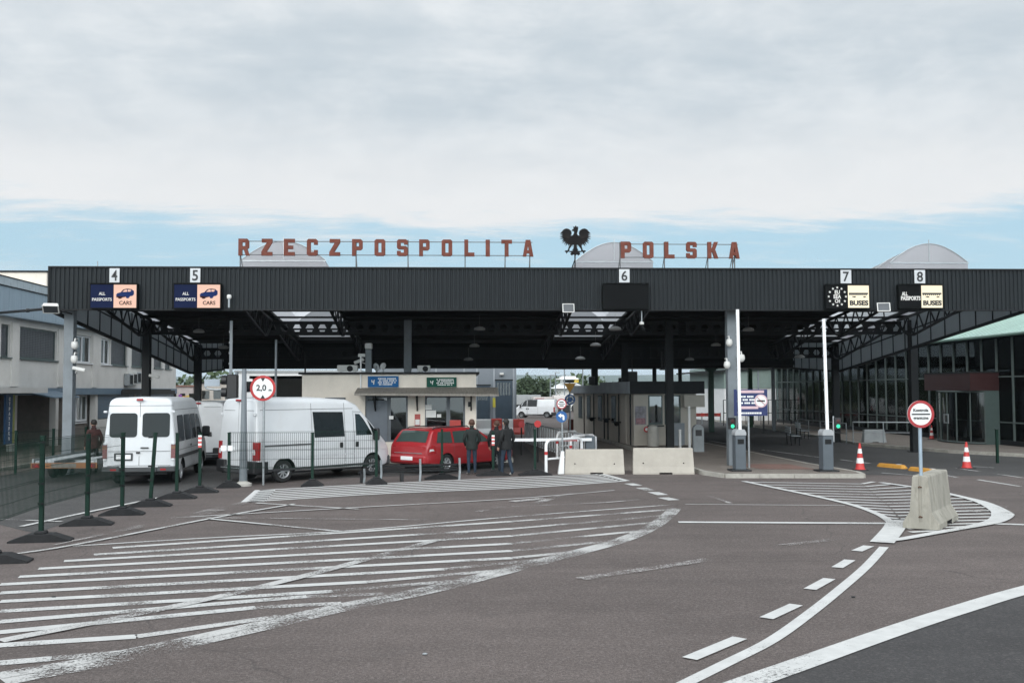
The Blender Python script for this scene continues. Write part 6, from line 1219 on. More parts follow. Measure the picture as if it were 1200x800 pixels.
for i in range(4): fpost(root, fp[i].x, fp[i].y, hts[i]); foot(root, fp[i].x, fp[i].y, 1.1-.06*i, .34, .12)
for i in range(3): panelmesh(root, fp[i], fp[i+1], .62, max(hts[i], hts[i+1])-.08)
M_RW = pm('red_white_tape', (.6, .1, .09), .4)
def lone(i, p, h, label, lean=(0, 0), tape=None, ln=.95, group='loose green fence posts on rubber feet'):
    root = T('fence_post', label, 'fence post', (p.x, p.y, 0), 0, group); fpost(root, 0, 0, h, lean); foot(root, 0, 0, ln, .34, .1)
    if tape:
        for k in range(6): mb = MB(); z = h*tape-k*.055; mb.box(-.046, .046, -.041, -.033, z-.05, z); mb.build('reflector', M_RW if k % 2 else M_WHITE, root)
    return root
lone(4, fp[4], hts[4], 'leaning green post on black foot, behind the middle of the minibus tail', (.1, 0))
lone(5, fp[5], hts[5], 'green post on grey foot, in front of the minibus right rear corner'); r5 = lone(6, fp[6], hts[6], 'green post with red and white reflector, between the minibus and the high-roof van', tape=.97)
mp_ = [G(268, 571), G(366, 569.5), G(441, 567)]; mh = [zat(268, 507, mp_[0].y), zat(366, 507, mp_[1].y), zat(441, 505, mp_[2].y)]
root = T('mesh_fence', 'green mesh fence panels on three posts in front of the high-roof van', 'fence')
for p, h in zip(mp_, mh): fpost(root, p.x, p.y, h); foot(root, p.x, p.y, .62, .4, .1, .16)
for i in range(2): panelmesh(root, mp_[i], mp_[i+1], .52, 1.5)
c = mp_[0]
for k, (u0, u1) in enumerate(((259.5, 265.5), (267.8, 273))):
    t = T('reflector_plate', ('white plate tied to the fence left of the first post by the van tail', 'white plate on the first fence post by the van tail')[k], 'plate', (P(u0, 526, c.y).x, c.y-.06, zat(u0, 528, c.y))); mb = MB(); mb.box(0, P(u1, 526, c.y).x-P(u0, 526, c.y).x, -.01, 0, 0, .15); mb.build('plate', M_WHITE, t); mb = MB(); mb.box(.02, .04, 0, .05, .06, .08); mb.build('tie', M_BLACK, t)
for (u, v, vt, lab, tp) in ((518, 561, 503, 'green post on rubber foot, in front of the red car tail', None), (578, 557, 506, 'green post with striped reflector beside the close pair of persons', .93), (627, 556.5, 503, 'green post on rubber foot, left of the white tube railing', None)):
    p = G(u, v); lone(0, p, zat(u, vt, p.y), lab, (0, 0), tp, 1.05)
wf = [G(-25, 561), G(18, 557), G(62, 552), G(100, 547.5), G(130, 544)]
root = T('mesh_fence', 'darker low green mesh fence along the pavement behind the car trailer', 'fence')
for p in wf: fpost(root, p.x, p.y, 1.42)
for i in range(4): panelmesh(root, wf[i], wf[i+1], .2, 1.36)
# ------------------------------------------------------------------ poles and round signs
def pole(name, label, u, v, vt, r, m=M_GALV, r2=None, footm=None, cat='pole'):
    p = G(u, v); t = T(name, label, cat, p); mb = MB(); mb.tube([(0, 0, 0), (0, 0, zat(u, vt, p.y))], r, 12, r2); mb.build('pole', m, t, 60)
    if footm: mb = MB(); mb.lathe([(.24, 0), (.24, .07), (.12, .12), (r+.01, .14)], 16); mb.build('base', footm, t, 50)
    return t, p
pole('steel_pole', 'plain grey steel pole on round concrete base, left of the round height sign', 285, 569, 432, .115, M_STEEL, .06, CONC)
def ring_sign(t, x, y, z, r, ring=M_RED):
    mb = MB(); mb.lathe([(.001, 0), (r, 0), (r, .012), (.001, .012)], 40, 'y', (x, y, z), False); f = mb.build('disc', M_WHITE, t, 40); mb = MB(); mb.lathe([(r*.8, -.004), (r*1.0, -.004), (r*1.0, -.001), (r*.8, -.001)], 40, 'y', (x, y, z), False); mb.build('red_ring', ring, f); mb = MB(); mb.lathe([(.001, .02), (r*.99, .02)], 40, 'y', (x, y, z), False); mb.build('back', M_STEEL, f); return f
t, p = pole('height_sign', 'round red ringed sign reading 2,0 m on a grey pole before the white van', 308.5, 568, 441, .034, M_GALV, cat='road sign'); z = zat(307.5, 454.7, p.y); r = 14.7*p.y/1167; f = ring_sign(t, -.025, -.05, z, r)
mb = MB(); put(mb, text('2,0', .2, .004, .004, h=r*.56), -.07, -.058, z); mb.build('numeral', M_INK, f); mb = MB(); put(mb, text('m', .1, .004, .003, h=r*.16), r*.5, -.058, z-r*.16); mb.build('numeral', M_INK, f)
for s in (1, -1): mb = MB(); mb.prism([(-.025-r*.17, z+s*r*.8), (-.025+r*.17, z+s*r*.8), (-.025, z+s*r*.52)], 'y', -.062, -.056); mb.build('arrowhead', M_INK, f)
# jersey block with the border control sign
a = G(1057, 620); b = G(1101, 622); d = (G(1123, 609.5)-b); d.z = 0; d.normalize(); sd_ = Vector((d.y, -d.x, 0)); cen = (a+b)/2; rot = math.atan2(-d.x, d.y)
prof = [(-.33, 0), (.33, 0), (.33, .1), (.2, .32), (.14, .97), (.12, 1.0), (-.12, 1.0), (-.14, .97), (-.2, .32), (-.33, .1)]
M_OLDC = pm('weathered_concrete', (.32, .3, .255), .95, var=.22, scale=2.5, bump=.5, bscale=22, stretch=(1, 1, .35), dirt=.75, dirtcol=(.12, .11, .08))
jb = T('concrete_block', 'weathered concrete jersey block carrying the round border sign on the hatched island', 'concrete block', (cen.x, cen.y, .022), rot)
mb = MB(); yy = [0.02, .04, .4, .8, 1.2, 1.6, 1.86, 1.88]; k = len(prof); vs = []
for i, y in enumerate(yy):
    s_ = .96 if i in (0, len(yy)-1) else 1.
    vs += [(x*s_, y, z*(.99 if s_ < 1 else 1)) for x, z in prof]
mb.add(vs, [(i*k+j, i*k+(j+1) % k, (i+1)*k+(j+1) % k, (i+1)*k+j) for i in range(len(yy)-1) for j in range(k)]+[tuple(range(k)), tuple((len(yy)-1)*k+j for j in range(k))])
blk = mb.build('block', [M_OLDC, M_OLDC]); c_ = MB(); c_.box(-.03, .03, -.1, .04, .12, 1.2); boolean(blk, c_, M_OLDC); c_ = MB(); c_.box(-.6, .6, .75, 1.2, -.1, .09); boolean(blk, c_); blk.parent = jb
for z in (.22, .78): mb = MB(); mb.tube([(-.03, .03, z), (0, -.02, z+.02), (.03, .03, z)], .014, 6); mb.build('coupling', pm('rusty_iron', (.1, .05, .03), .8, var=.3, scale=10), jb)
st_ = T('border_sign', 'round red ringed sign with black bar reading Kontrola graniczna on the concrete block', 'road sign', (cen.x+d.x*.14, cen.y+d.y*.14, .9)); y_ = cen.y+d.y*.14; zc = zat(1081, 485, y_)-.9; r = 16.3*y_/1167
mb = MB(); mb.tube([(0, 0, -.02), (0, 0, zc-.05)], .034, 12); mb.build('pole', pm('blue_grey_pole', (.33, .4, .46), .45, .3, var=.1), st_, 60); f = ring_sign(st_, 0, -.05, zc, r, pm('sign_red', (.36, .03, .035), .45, var=.06))
mb = MB(); mb.box(-r*.68, r*.68, -.06, -.055, zc-r*.045, zc+r*.045); mb.build('bar', M_INK, f)
for s, dz in (('Kontrola', .3), ('graniczna', -.3)): mb = MB(); put(mb, text(s, .1, .004, .002, w=r*1.12), 0, -.058, zc+r*dz); mb.build('writing', M_INK, f)
# concrete barriers
M_BARR = pm('pale_concrete', (.4, .365, .315), .9, var=.1, scale=1.8, bump=.25, bscale=30, dirt=.3, dirtcol=(.3, .28, .24))
def barrier(label, p, q, v_top):
    d = q-p; ln = d.length; rot = math.atan2(d.y, d.x); h = zat(700, v_top, p.y); t = T('concrete_barrier', label, 'concrete barrier', ((p.x+q.x)/2, (p.y+q.y)/2, 0), rot, 'pale concrete barriers at the booth island')
    mb = MB(); pr = [(0, .0), (.56, 0), (.56, .05), (.5, .24), (.4, h-.02), (.38, h), (.18, h), (.16, h-.02), (.06, .24), (0, .05)]; k = len(pr); vs = []
    for x, s_ in ((-ln/2, .985), (-ln/2+.02, 1.), (ln/2-.02, 1.), (ln/2, .985)):
        tz = .0
        vs += [(x*(1-.03*z/h) if abs(x) > 0 else x, .28+(y-.28)*s_, z*(1 if s_ == 1 else .99)) for y, z in pr]
    mb.add(vs, [(i*k+j, i*k+(j+1) % k, (i+1)*k+(j+1) % k, (i+1)*k+j) for i in range(3) for j in range(k)]+[tuple(range(k)), tuple(3*k+j for j in range(k))]); o = mb.build('block', [M_BARR, M_BARR])
    c_ = MB(); c_.box(-.19+.05, .27, -.2, .8, -.1, .055); boolean(o, c_)
    for x in (-ln*.33, ln*.33): c_ = MB(); c_.lathe([(.022, -.1), (.022, .9)], 12, 'y', (x, 0, h*.42)); boolean(o, c_)
    o.parent = t; return t
barrier('left pale concrete barrier, next to the white tube railing', G(662, 555.5), G(732, 555.5), 526.5); barrier('right pale concrete barrier, in front of the beige booth', G(742, 555.5), G(814, 555.5), 525.5)
# cones
def cone_make(label, p, h, group='red and white traffic cones'):
    t = T('traffic_cone', label, 'traffic cone', p, 0, group); mb = MB(); mb.bbox(-.21, .21, -.21, .21, 0, .04, .015); mb.build('base', M_RUB, t); pr = lambda z: .155-.125*z/h
    rd = pm('cone_red', (.5, .035, .03), .5, var=.08)
    for z0, z1, m, n in ((.04, .27*h, rd, 'red_band'), (.27*h, .46*h, M_WHITE, 'white_band'), (.46*h, .63*h, rd, 'red_band'), (.63*h, .8*h, M_WHITE, 'white_band'), (.8*h, h, rd, 'tip')):
        mb = MB(); mb.lathe([(pr(z0)+(.03 if z0 < .05 else 0), z0), (pr(z0+.02), z0+.02), (pr(z1), z1)], 22, cap=(n == 'tip')); mb.build(n, m, t, 60)
    return t
p = G(1008, 551); c0 = cone_make('traffic cone left of the orange lane kerbs', p, zat(1008, 519, p.y)); copy_tree(c0, G(1133, 549), .3, 'traffic cone right of the round border sign, near the terminal entrance'); p = G(1092, 517.5); cc = copy_tree(c0, (p.x, p.y, .13), .1, 'distant traffic cone beside the entrance, behind the round border sign'); cc.scale = (.72, .72, .8)
# orange kerbs
M_ORK = pm('orange_rubber', (.5, .24, .035), .7, var=.12, scale=5, dirt=.3)
def okerb(label, p, q):
    d = q-p; ln = d.length; t = T('lane_kerb', label, 'lane kerb', ((p.x+q.x)/2, (p.y+q.y)/2, .009), math.atan2(d.y, d.x), 'orange lane kerbs'); mb = MB()
    pr = [(-.13, 0), (.13, 0), (.1, .09), (.05, .125), (-.05, .125), (-.1, .09)]; k = 6; vs = []
    for x, s_ in ((-ln/2, .5), (-ln/2+.12, 1), (ln/2-.12, 1), (ln/2, .5)): vs += [(x, y*s_, z*s_) for y, z in pr]
    mb.add(vs, [(i*k+j, i*k+(j+1) % k, (i+1)*k+(j+1) % k, (i+1)*k+j) for i in range(3) for j in range(k)]+[tuple(range(k)), tuple(3*k+j for j in range(k))]); mb.build('kerb_block', M_ORK, t); mb = MB(); mb.box(ln/2-.4, ln/2-.25, -.06, .06, .126, .131); mb.build('reflector', M_WHITE, t)
okerb('left of the two orange lane kerbs, beside the left cone', G(1029, 546.5), G(1062, 549.5)); okerb('right of the two orange lane kerbs, behind the border sign pole', G(1066, 551), G(1101, 555))
# ------------------------------------------------------------------ barrier gates, lane lights, blue sign
M_GATE = pm('gate_cabinet_grey', (.085, .1, .115), .45, var=.08); M_GON = em('green_lamp_lit', (.05, .8, .4), 1.3); M_ARM = pm('white_boom', (.8, .8, .8), .4, var=.04)
def gate(label, p, top, lean, base=0., m=None):
    t = T('barrier_gate', label, 'barrier gate', p, 0, 'raised barrier gates'); mb = MB(); mb.bbox(-.165, .165, -.2, .2, .05, 1.12, .02); c = mb.build('cabinet', M_GATE, t); mb = MB(); pr = [(-.175, 1.12), (.175, 1.12), (.175, 1.21), (.12, 1.3), (-.12, 1.3), (-.175, 1.21)]; mb.prism(pr, 'y', -.21, .21); mb.build('hood', pm('pale_hood', (.34, .35, .36), .5), t); mb = MB(); mb.bbox(-.32, .32, -.28, .28, 0, .05, .015); mb.build('base_plate', M_BLACK, t)
    mb = MB(); mb.bar((base, -.16, 1.15), (lean, -.16, top-p.z), .09, .05); arm = mb.build('boom', m or M_ARM, t)
    mb = MB(); n = int((top-p.z-1.3)/.35)
    for k in range(n): z = 1.45+k*.35; x = base+(lean-base)*(z-1.15)/(top-p.z-1.15); mb.box(x-.066, x-.056, -.19, -.13, z, z+.06)
    mb.build('edge_strip', M_GALV, arm); mb = MB(); mb.box(-.1, .1, -.206, -.2, .85, 1.0); mb.build('hatch', M_DARKST, c); return t
p = G(866.5, 551.5, .12); gate('raised white barrier gate in front of the steel column, left of the blue sign', p, zat(857, 363, p.y), P(862.5, 363, p.y).x-p.x, P(865.5, 505, p.y).x-p.x)
p = G(968.5, 552, .12); gate('raised white barrier gate standing alone between the blue sign and the left cone', p, zat(963, 374, p.y), P(963, 374, p.y).x-p.x, P(967.5, 508, p.y).x-p.x)
p = Vector((-7.5, 33.6, 0)); gate('raised grey barrier gate behind the high-roof van with traffic light beside it', p, zat(273, 376, 33.6), P(272.5, 376, 33.6).x-p.x, P(271.5, 450, 33.6).x-p.x, M_STEEL)
def lane_light(label, u, v, y, side, z0=.12):
    c = P(u, v, y); t = T('lane_light', label, 'traffic light', (c.x, y, z0), 0, 'small lane lights showing green'); z = c.z-z0; mb = MB(); mb.bbox(-.11, .11, -.06, .1, z-.13, z+.25, .015); mb.build('housing', M_BLACK, t)
    mb = MB(); mb.lathe([(.001, -.07), (.062, -.065)], 18, 'y', (0, 0, z-.03), False); mb.build('green_lens', M_GON, t); mb = MB(); mb.lathe([(.001, -.07), (.062, -.065)], 18, 'y', (0, 0, z+.14), False); mb.build('red_lens', pm('unlit_red_lens', (.06, .01, .01), .3), t)
    mb = MB(); mb.tube([(side*.12, .05, z+.3), (side*.12, .05, z-.55)], .03, 8); mb.tube([(side*.12, .05, z-.5), (side*.35, .05, z-.5)], .02, 6); mb.build('bracket', M_GALV, t)
lane_light('small green lane light on the steel column beside the left raised gate', 858, 498, 32.6, 1); lane_light('small green lane light on white bracket right of the lone raised gate', 981.5, 498, 32.4, -1)
p = G(878.5, 548, .12); t = T('smoking_sign', 'blue sign with no-smoking roundel and pink and white writing on a white pole', 'sign', p); yq = p.y; x0, x1 = P(860, 470, yq).x-p.x, P(899, 470, yq).x-p.x; z0, z1 = zat(878, 487, yq)-.12, zat(878, 456, yq)-.12
mb = MB(); mb.tube([(0, .05, 0), (0, .05, z1)], .035, 10); mb.build('pole', M_GALV, t, 60); mb = MB(); mb.box(x0, x1, -.03, 0, z0, z1); bd = mb.build('board', pm('navy_board', (.012, .022, .1), .45, var=.06), t); H_ = z1-z0; Wd = x1-x0
M_PINK = pm('pale_pink_strip', (.6, .42, .45), .5)
for a, b_, c, d_ in ((.14, .9, .86, .96), (.14, .72, .26, .36)): mb = MB(); mb.box(x0+Wd*a, x0+Wd*b_, -.036, -.03, z0+H_*c, z0+H_*d_); mb.build('strip', M_PINK, bd)
rnd = random.Random(4)
for zf, xe in ((.72, .6), (.6, .62), (.48, .58), (.1, .82)):
    mb = MB(); x = x0+Wd*.16
    while x < x0+Wd*xe: w_ = rnd.uniform(.03, .06); mb.box(x, x+w_, -.036, -.03, z0+H_*(zf-.03), z0+H_*(zf+.035)); x += w_+(.012 if rnd.random() < .8 else .05)
    mb.build('line_of_writing', M_WHITE, bd)
cx_, cz_, r = x0+Wd*.8, z0+H_*.56, H_*.25; f = ring_sign(t, cx_, -.045, cz_, r, M_PINK); mb = MB(); mb.box(cx_-r*.6, cx_+r*.6, -.056, -.052, cz_-r*.1, cz_+r*.12); mb.build('cigarette', M_INK, f); mb = MB(); mb.bar((cx_-r*.6, -.062, cz_+r*.6), (cx_+r*.6, -.062, cz_-r*.6), .03, .006); mb.build('slash', M_RED, f)
def camera_(label, u, v, y, kind=0, rot=0.):
    c = P(u, v, y); t = T('security_camera', label, 'camera', c, rot, 'white cameras on the columns')
    if kind == 0: mb = MB(); mb.lathe([(.02, .12), (.09, .1), (.11, .02), (.11, -.05), (.07, -.12), (.01, -.15)], 14); mb.build('dome', M_OFFW, t, 50); mb = MB(); mb.tube([(0, 0, .11), (0, .04, .2), (0, .25, .2)], .025, 6); mb.build('bracket', M_OFFW, t)
    else: mb = MB(); mb.X = Matrix.Rotation(R_(12), 4, 'Y'); mb.bbox(-.22, .2, -.06, .06, -.05, .06, .02); mb.build('housing', M_OFFW, t); mb = MB(); mb.tube([(-.1, 0, -.05), (-.15, .1, -.12), (-.15, .25, -.12)], .02, 6); mb.build('bracket', M_OFFW, t)
camera_('upper white dome camera on the left front column', 87.5, 404, 33.); camera_('lower white dome camera on the left front column', 87, 420.5, 33.); camera_('white tube camera pointing right, lowest on the left front column', 93, 432.5, 33., 1)
camera_('white dome camera highest on the left of the column by the raised gate', 854.5, 401, 33.); camera_('white dome camera on the right of the column by the raised gate', 869, 419, 33.); camera_('small white dome camera lowest on the left of the column by the raised gate', 852, 427, 33.)
camera_('dark bullet camera on the second left column under the side band', 181, 441, 41., 1, .1)
# big dark traffic light, side sign
t = T('traffic_light', 'black two-lamp traffic light facing left above the high-roof van, with sign arm', 'traffic light', (P(273, 453, 33.1).x, 33.1, 0)); zz = zat(273, 453, 33.1); mb = MB(); mb.bbox(-.19, .16, -.12, .14, zz-.4, zz+.4, .03); mb.build('housing', M_BLACK, t)
for dz in (.22, -.18): mb = MB(); mb.lathe([(.15, -.36), (.15, -.19), (.001, -.18)], 18, 'x', (0, 0, zz+dz), False); mb.build('visor', M_BLACK, t)
mb = MB(); mb.tube([(.1, .1, 0), (.1, .1, zz+.5)], .05, 10); mb.build('pole', M_STEEL, t); mb = MB(); mb.tube([(-.2, 0, zz-.08), (-.55, 0, zz-.1), (-.85, 0, zz-.06), (-.9, 0, zz+.02)], .035, 8); mb.build('arm', M_GALV, t); mb = MB(); mb.box(-.92, -.42, -.03, 0, zz+.02, zz+.25); mb.build('side_panel', pm('grey_blue_plate', (.3, .34, .38), .5), t)
pole('thin_pole', 'thin dark pole rising above the white van roof, right of the height sign', 322.3, 548, 398, .04, M_STEEL); pole('thin_pole', 'thin short dark pole at the left edge of the cream office roof', 357, 530, 412, .035, M_DARKST)
t = T('wall_lamp', 'small white cylinder lamp under the fascia right of the second display board', 'lamp', P(268.5, 350, 32.3)); mb = MB(); mb.lathe([(.06, 0), (.075, .04), (.075, .1), (.05, .13)], 12); mb.build('lamp', M_OFFW, t, 50); mb = MB(); mb.tube([(0, 0, -.28), (0, 0, 0)], .035, 8); mb.build('stem', M_GALV, t)
t = T('service_pipe', 'dark pipe running left from the canopy end to the building eaves', 'pipe', (XL, 33.2, 5.3)); a = P(58, 361.5, 33.0)-t.location; b_ = PX(0, 366.5, -17.6)-t.location; mb = MB(); mb.tube([a, b_], .05, 8); mb.build('pipe', M_DARKST, t); mb = MB(); mb.lathe([(.07, -.05), (.07, .05)], 10, 'x', tuple((a*.6+b_*.4))); mb.build('joint', M_BLACK, t)
# ------------------------------------------------------------------ low guard rail, white railings, boom
ga, gb = G(424, 566), G(540, 562); t = T('guard_rail', 'low steel guard rail with dark planks in front of the red car tail', 'guard rail', ga, math.atan2((gb-ga).y, (gb-ga).x)); ln = (gb-ga).length
for x, h in ((.06, .42), (.55, .66), (1.72, .66), (ln-.05, .66)): mb = MB(); mb.bar((x, 0, 0), (x+.02, 0, h*.45), .06, .03); mb.bar((x+.02, .0, h*.45-.01), (x, -.03, h), .06, .03); mb.build('post', M_GALV, t)
for z0, z1, x0_, x1_ in ((.28, .34, -.1, ln), (.43, .49, .3, ln+.0), (.36, .39, .3, ln)): mb = MB(); mb.box(x0_, x1_, .02, .1, z0, z1); mb.build('plank', M_DARKST, t)
for x in (.02, 1.2): mb = MB(); mb.box(x-.05, x+.05, .05, .15, 0, .28); mb.build('dark_post', M_BLACK, t)
M_TUBE = pm('white_tube', (.75, .75, .75), .4, var=.04)
def hoop(label, p, q, h, mid=True):
    d = q-p; ln = d.length; t = T('tube_railing', label, 'railing', p, math.atan2(d.y, d.x), 'white tube railings'); r = .2; pts = [(0, 0, 0), (0, 0, h-r)]+[(r-r*math.cos(a), 0, h-r+r*math.sin(a)) for a in (.4, .8, 1.2)]+[(r, 0, h), (ln-r, 0, h)]+[(ln-r+r*math.sin(a), 0, h-r+r*math.cos(a)) for a in (.4, .8, 1.2)]+[(ln, 0, h-r), (ln, 0, 0)]
    mb = MB(); mb.tube(pts, .05, 10); mb.build('hoop', M_TUBE, t, 60)
    if mid: mb = MB(); mb.tube([(.05, 0, h*.45), (ln-.05, 0, h*.45)], .035, 8); mb.build('crossbar', M_TUBE, t, 60)
    for x in (0, ln): mb = MB(); mb.lathe([(.055, h*.58), (.055, h*.58+.1)], 10, 'z', (x, 0, 0)); mb.build('red_band', M_RED, t)
hoop('nearest white tube railing hoop with red bands left of the concrete barriers', G(640, 556), G(684, 553)+Vector((0, .5, 0)), 1.08)
hoop('second white tube railing hoop just behind the left concrete barrier', G(669, 544), G(697, 541), 1.0); hoop('farthest white tube railing hoop behind the left concrete barrier', G(653, 537), G(676, 534), 1.0)
c = P(640, 515, 34); t = T('boom_barrier', 'lowered white boom across the lane behind the close pair of persons', 'boom', (P(690, 515, 34).x, 34, 0)); z = c.z; mb = MB(); mb.box(P(592, 515, 34).x-t.location.x, .1, -.03, .03, z-.05, z+.05); mb.build('boom', M_ARM, t); mb = MB(); mb.bbox(-.1, .22, .05, .4, 0, z+.1, .02); mb.build('cabinet', M_GATE, t); mb = MB(); mb.box(-.9, -.4, -.035, -.031, z-.045, z+.045); mb.build('red_band', M_RED, t)
# mini sign post in its white foot
p = G(658, 554.5)+Vector((0, -.1, 0)); t = T('direction_sign', 'small red ringed and blue arrow discs on a post in a white foot', 'road sign', p); pr = [(-.13, 0), (.07, 0), (.07, .72), (-.03, .72)]; mb = MB(); mb.prism(pr, 'y', -.12, .12); mb.build('white_foot', M_WHITE, t); y_ = p.y; mb = MB(); mb.tube([(.02, 0, .6), (.02, 0, zat(658, 467, y_))], .025, 8); mb.build('post', M_GALV, t)
M_SBL = pm('sign_blue', (.012, .09, .27), .4, var=.05)
z = zat(658, 473, y_); r = 6*y_/1167; f = ring_sign(t, 0, -.04, z, r, MATS['sign_red']); mb = MB(); mb.box(-r*.7, r*.7, -.05, -.045, z-r*.06, z+r*.06); mb.build('bar', M_INK, f); 
for dz in (.36, -.36): mb = MB(); mb.box(-r*.42, r*.42, -.05, -.045, z+r*dz-r*.1, z+r*dz+r*.1); mb.build('line_of_writing', M_INK, f)
def blue_disc(t, x, y, z, r):
    mb = MB(); mb.lathe([(.001, 0), (r, 0), (r, .012), (.001, .012)], 32, 'y', (x, y, z), False); return mb.build('blue_disc', M_SBL, t, 40)
z = zat(658, 488, y_); r = 6.6*y_/1167; f = blue_disc(t, 0, -.04, z, r); mb = MB(); put(mb, curve_mesh([[(a*r, b_*r) for a, b_ in [(.5, -.6), (.5, .1), (.3, .38), (-.1, .38), (-.1, .62), (-.62, .2), (-.1, -.22), (-.1, .05), (.1, .05), (.18, -.05), (.18, -.6)]]], .006), 0, -.05, z); mb.build('arrow', M_WHITE, f)
p = P(668, 507, 47.); p.z = 0; t = T('roundabout_sign', 'blue roundabout sign under an orange-yellow downward triangle on a far pole', 'road sign', p); y_ = p.y; mb = MB(); mb.tube([(0, 0, 0), (0, 0, zat(668, 448, y_))], .04, 8); mb.build('pole', M_GALV, t); z = zat(668, 468, y_); r = 6.3*y_/1167; f = blue_disc(t, 0, -.06, z, r)
for k in range(3):
    a0 = 2.094*k; pts = [(r*.6*math.cos(a0+i*.2), -.075, z+r*.6*math.sin(a0+i*.2)) for i in range(7)]; mb = MB(); mb.tube(pts, r*.12, 5); e_ = a0+1.3; mb.prism([(r*.35*math.cos(e_), z+r*.35*math.sin(e_)), (r*.85*math.cos(e_), z+r*.85*math.sin(e_)), (r*.6*math.cos(e_+.5), z+r*.6*math.sin(e_+.5))], 'y', -.08, -.07); mb.build('arrow', M_WHITE, f)
z = zat(668, 449, y_); mb = MB(); w_ = 7*y_/1167; mb.prism([(-w_, z), (w_, z), (0, z-1.6*w_)], 'y', -.06, -.045); mb.build('triangle', pm('orange_yellow', (.55, .27, .03), .5, var=.06), t)
# red posts, plastic barriers, bar railing
p = G(669, 512); t = T('red_post', 'short thick rusty red post at the far corner of the beige booth', 'post', p); mb = MB(); mb.bbox(-.14, .14, -.14, .14, 0, zat(669, 491, p.y), .02); mb.build('post', pm('rusty_red', (.16, .04, .025), .7, var=.2), t); mb = MB(); mb.box(-.2, .2, -.2, .2, 0, .02); mb.build('foot_plate', M_DARKST, t)
def red_disc(label, u, v, y):
    c = P(u, v, y); t = T('red_disc', label, 'marker', (c.x, y, 0)); mb = MB(); mb.tube([(0, 0, 0), (0, 0, c.z)], .03, 8); mb.build('post', M_DARKST, t); mb = MB(); mb.lathe([(.001, 0), (.13, 0), (.13, .02), (.001, .02)], 24, 'y', (0, -.05, c.z), False); mb.build('disc', pm('bright_red', (.55, .03, .03), .4), t)
red_disc('bright red disc on dark post, right one above the lowered boom', 630, 496.5, 37.); red_disc('bright red disc on dark post, left one above the lowered boom', 611, 497, 41.)
rd2 = pm('barrier_red', (.5, .06, .045), .5, var=.1)
for k, (u0, u1, m, lab) in enumerate(((540, 557, rd2, 'red plastic barrier, leftmost, behind the red car roof'), (558, 575, M_WHITE, 'white plastic barrier left of the standing person, in the red and white row'), (576, 588, rd2, 'red plastic barrier between the standing persons, in the red and white row'), (589, 601, M_WHITE, 'white plastic barrier right of the close pair, in the red and white row'), (601.5, 614, rd2, 'red plastic barrier at the right end of the red and white row'))):
    y = 59.5+k*.3; x0, x1 = P(u0, 500, y).x, P(u1, 500, y).x; h = zat(580, 491-.8*(k == 2), y); t = T('plastic_barrier', lab, 'plastic barrier', ((x0+x1)/2, y, 0), 0, 'red and white plastic barriers'); hw = (x1-x0)/2; mb = MB(); pr = [(-.3, 0), (.3, 0), (.3, .12), (.13, .4), (.1, h-.03), (.07, h), (-.07, h), (-.1, h-.03), (-.13, .4), (-.3, .12)]; mb.prism(pr, 'x', -hw, hw); mb.build('shell', m, t); mb = MB(); mb.box(-.05, .05, -.04, .04, h, h+.03); mb.build('cap', M_BLACK, t)
a, b_ = Vector((3.35, 50.5, 0)), Vector((4.75, 34.8, 0)); t = T('bar_railing', 'long steel railing with upright bars running away between lane and booth', 'railing', a); n = 26
for i in range(n+1):
    q = (b_-a)*(i/n); mb = MB(); mb.tube([q, q+Vector((0, 0, 1.0))], .04 if i % 5 else .055, 8); mb.build('bar', pm('pale_steel_bars', (.5, .51, .52), .5), t)
for z in (1.02, .12): mb = MB(); mb.tube([Vector((0, 0, z)), b_-a+Vector((0, 0, z))], .035, 8); mb.build('rail', MATS['pale_steel_bars'], t)
# ------------------------------------------------------------------ right hand side furniture
p, q = G(1000, 522), G(1072, 523); p.z = q.z = .13; t = T('pipe_railing', 'thin grey pipe railing in front of the glass terminal behind the left cone', 'railing', p, math.atan2((q-p).y, (q-p).x)); ln = (q-p).length; mb = MB(); mb.tube([(0, 0, 0), (0, 0, .98), (ln, 0, .98), (ln, 0, 0)], .03, 8); mb.tube([(ln/2, 0, 0), (ln/2, 0, .97)], .028, 8); mb.build('frame', M_GALV, t); mb = MB(); mb.tube([(0.03, 0, .5), (ln-.03, 0, .5)], .016, 6); mb.build('mid_rail', M_GALV, t)
p, q = G(1008, 521), G(1035.5, 521); h = zat(1020, 502, p.y)-.13; t = T('grey_barrier', 'grey tapered concrete barrier in front of the pipe railing by the terminal', 'barrier', ((p.x+q.x)/2, p.y-.3, .1), 0); hw = (q.x-p.x)/2; mb = MB(); mb.add([(-hw, -.2, 0), (hw, -.2, 0), (hw, .2, 0), (-hw, .2, 0), (-hw*.88, -.1, h), (hw*.88, -.1, h), (hw*.88, .1, h), (-hw*.88, .1, h)], [(3, 2, 1, 0), (4, 5, 6, 7), (0, 1, 5, 4), (1, 2, 6, 5), (2, 3, 7, 6), (3, 0, 4, 7)]); blk = mb.build('block', [pm('grey_concrete', (.33, .34, .34), .9, var=.12, bump=.2, bscale=30)]*2); c_ = MB(); c_.box(-.15, .15, -.5, .5, -.1, .06); boolean(blk, c_); blk.parent = t
p = G(1169, 542.5); t = T('green_bollard', 'slim dark green post on the pavement edge right of the entrance', 'post', (p.x, p.y, 0)); mb = MB(); mb.bar((0, 0, 0), (0, 0, zat(1169, 503, p.y)), .08); mb.build('post', M_FGREEN, t); mb = MB(); mb.box(-.055, .055, -.055, .055, zat(1169, 503, p.y), zat(1169, 503, p.y)+.02); mb.build('cap', M_BLACK, t)
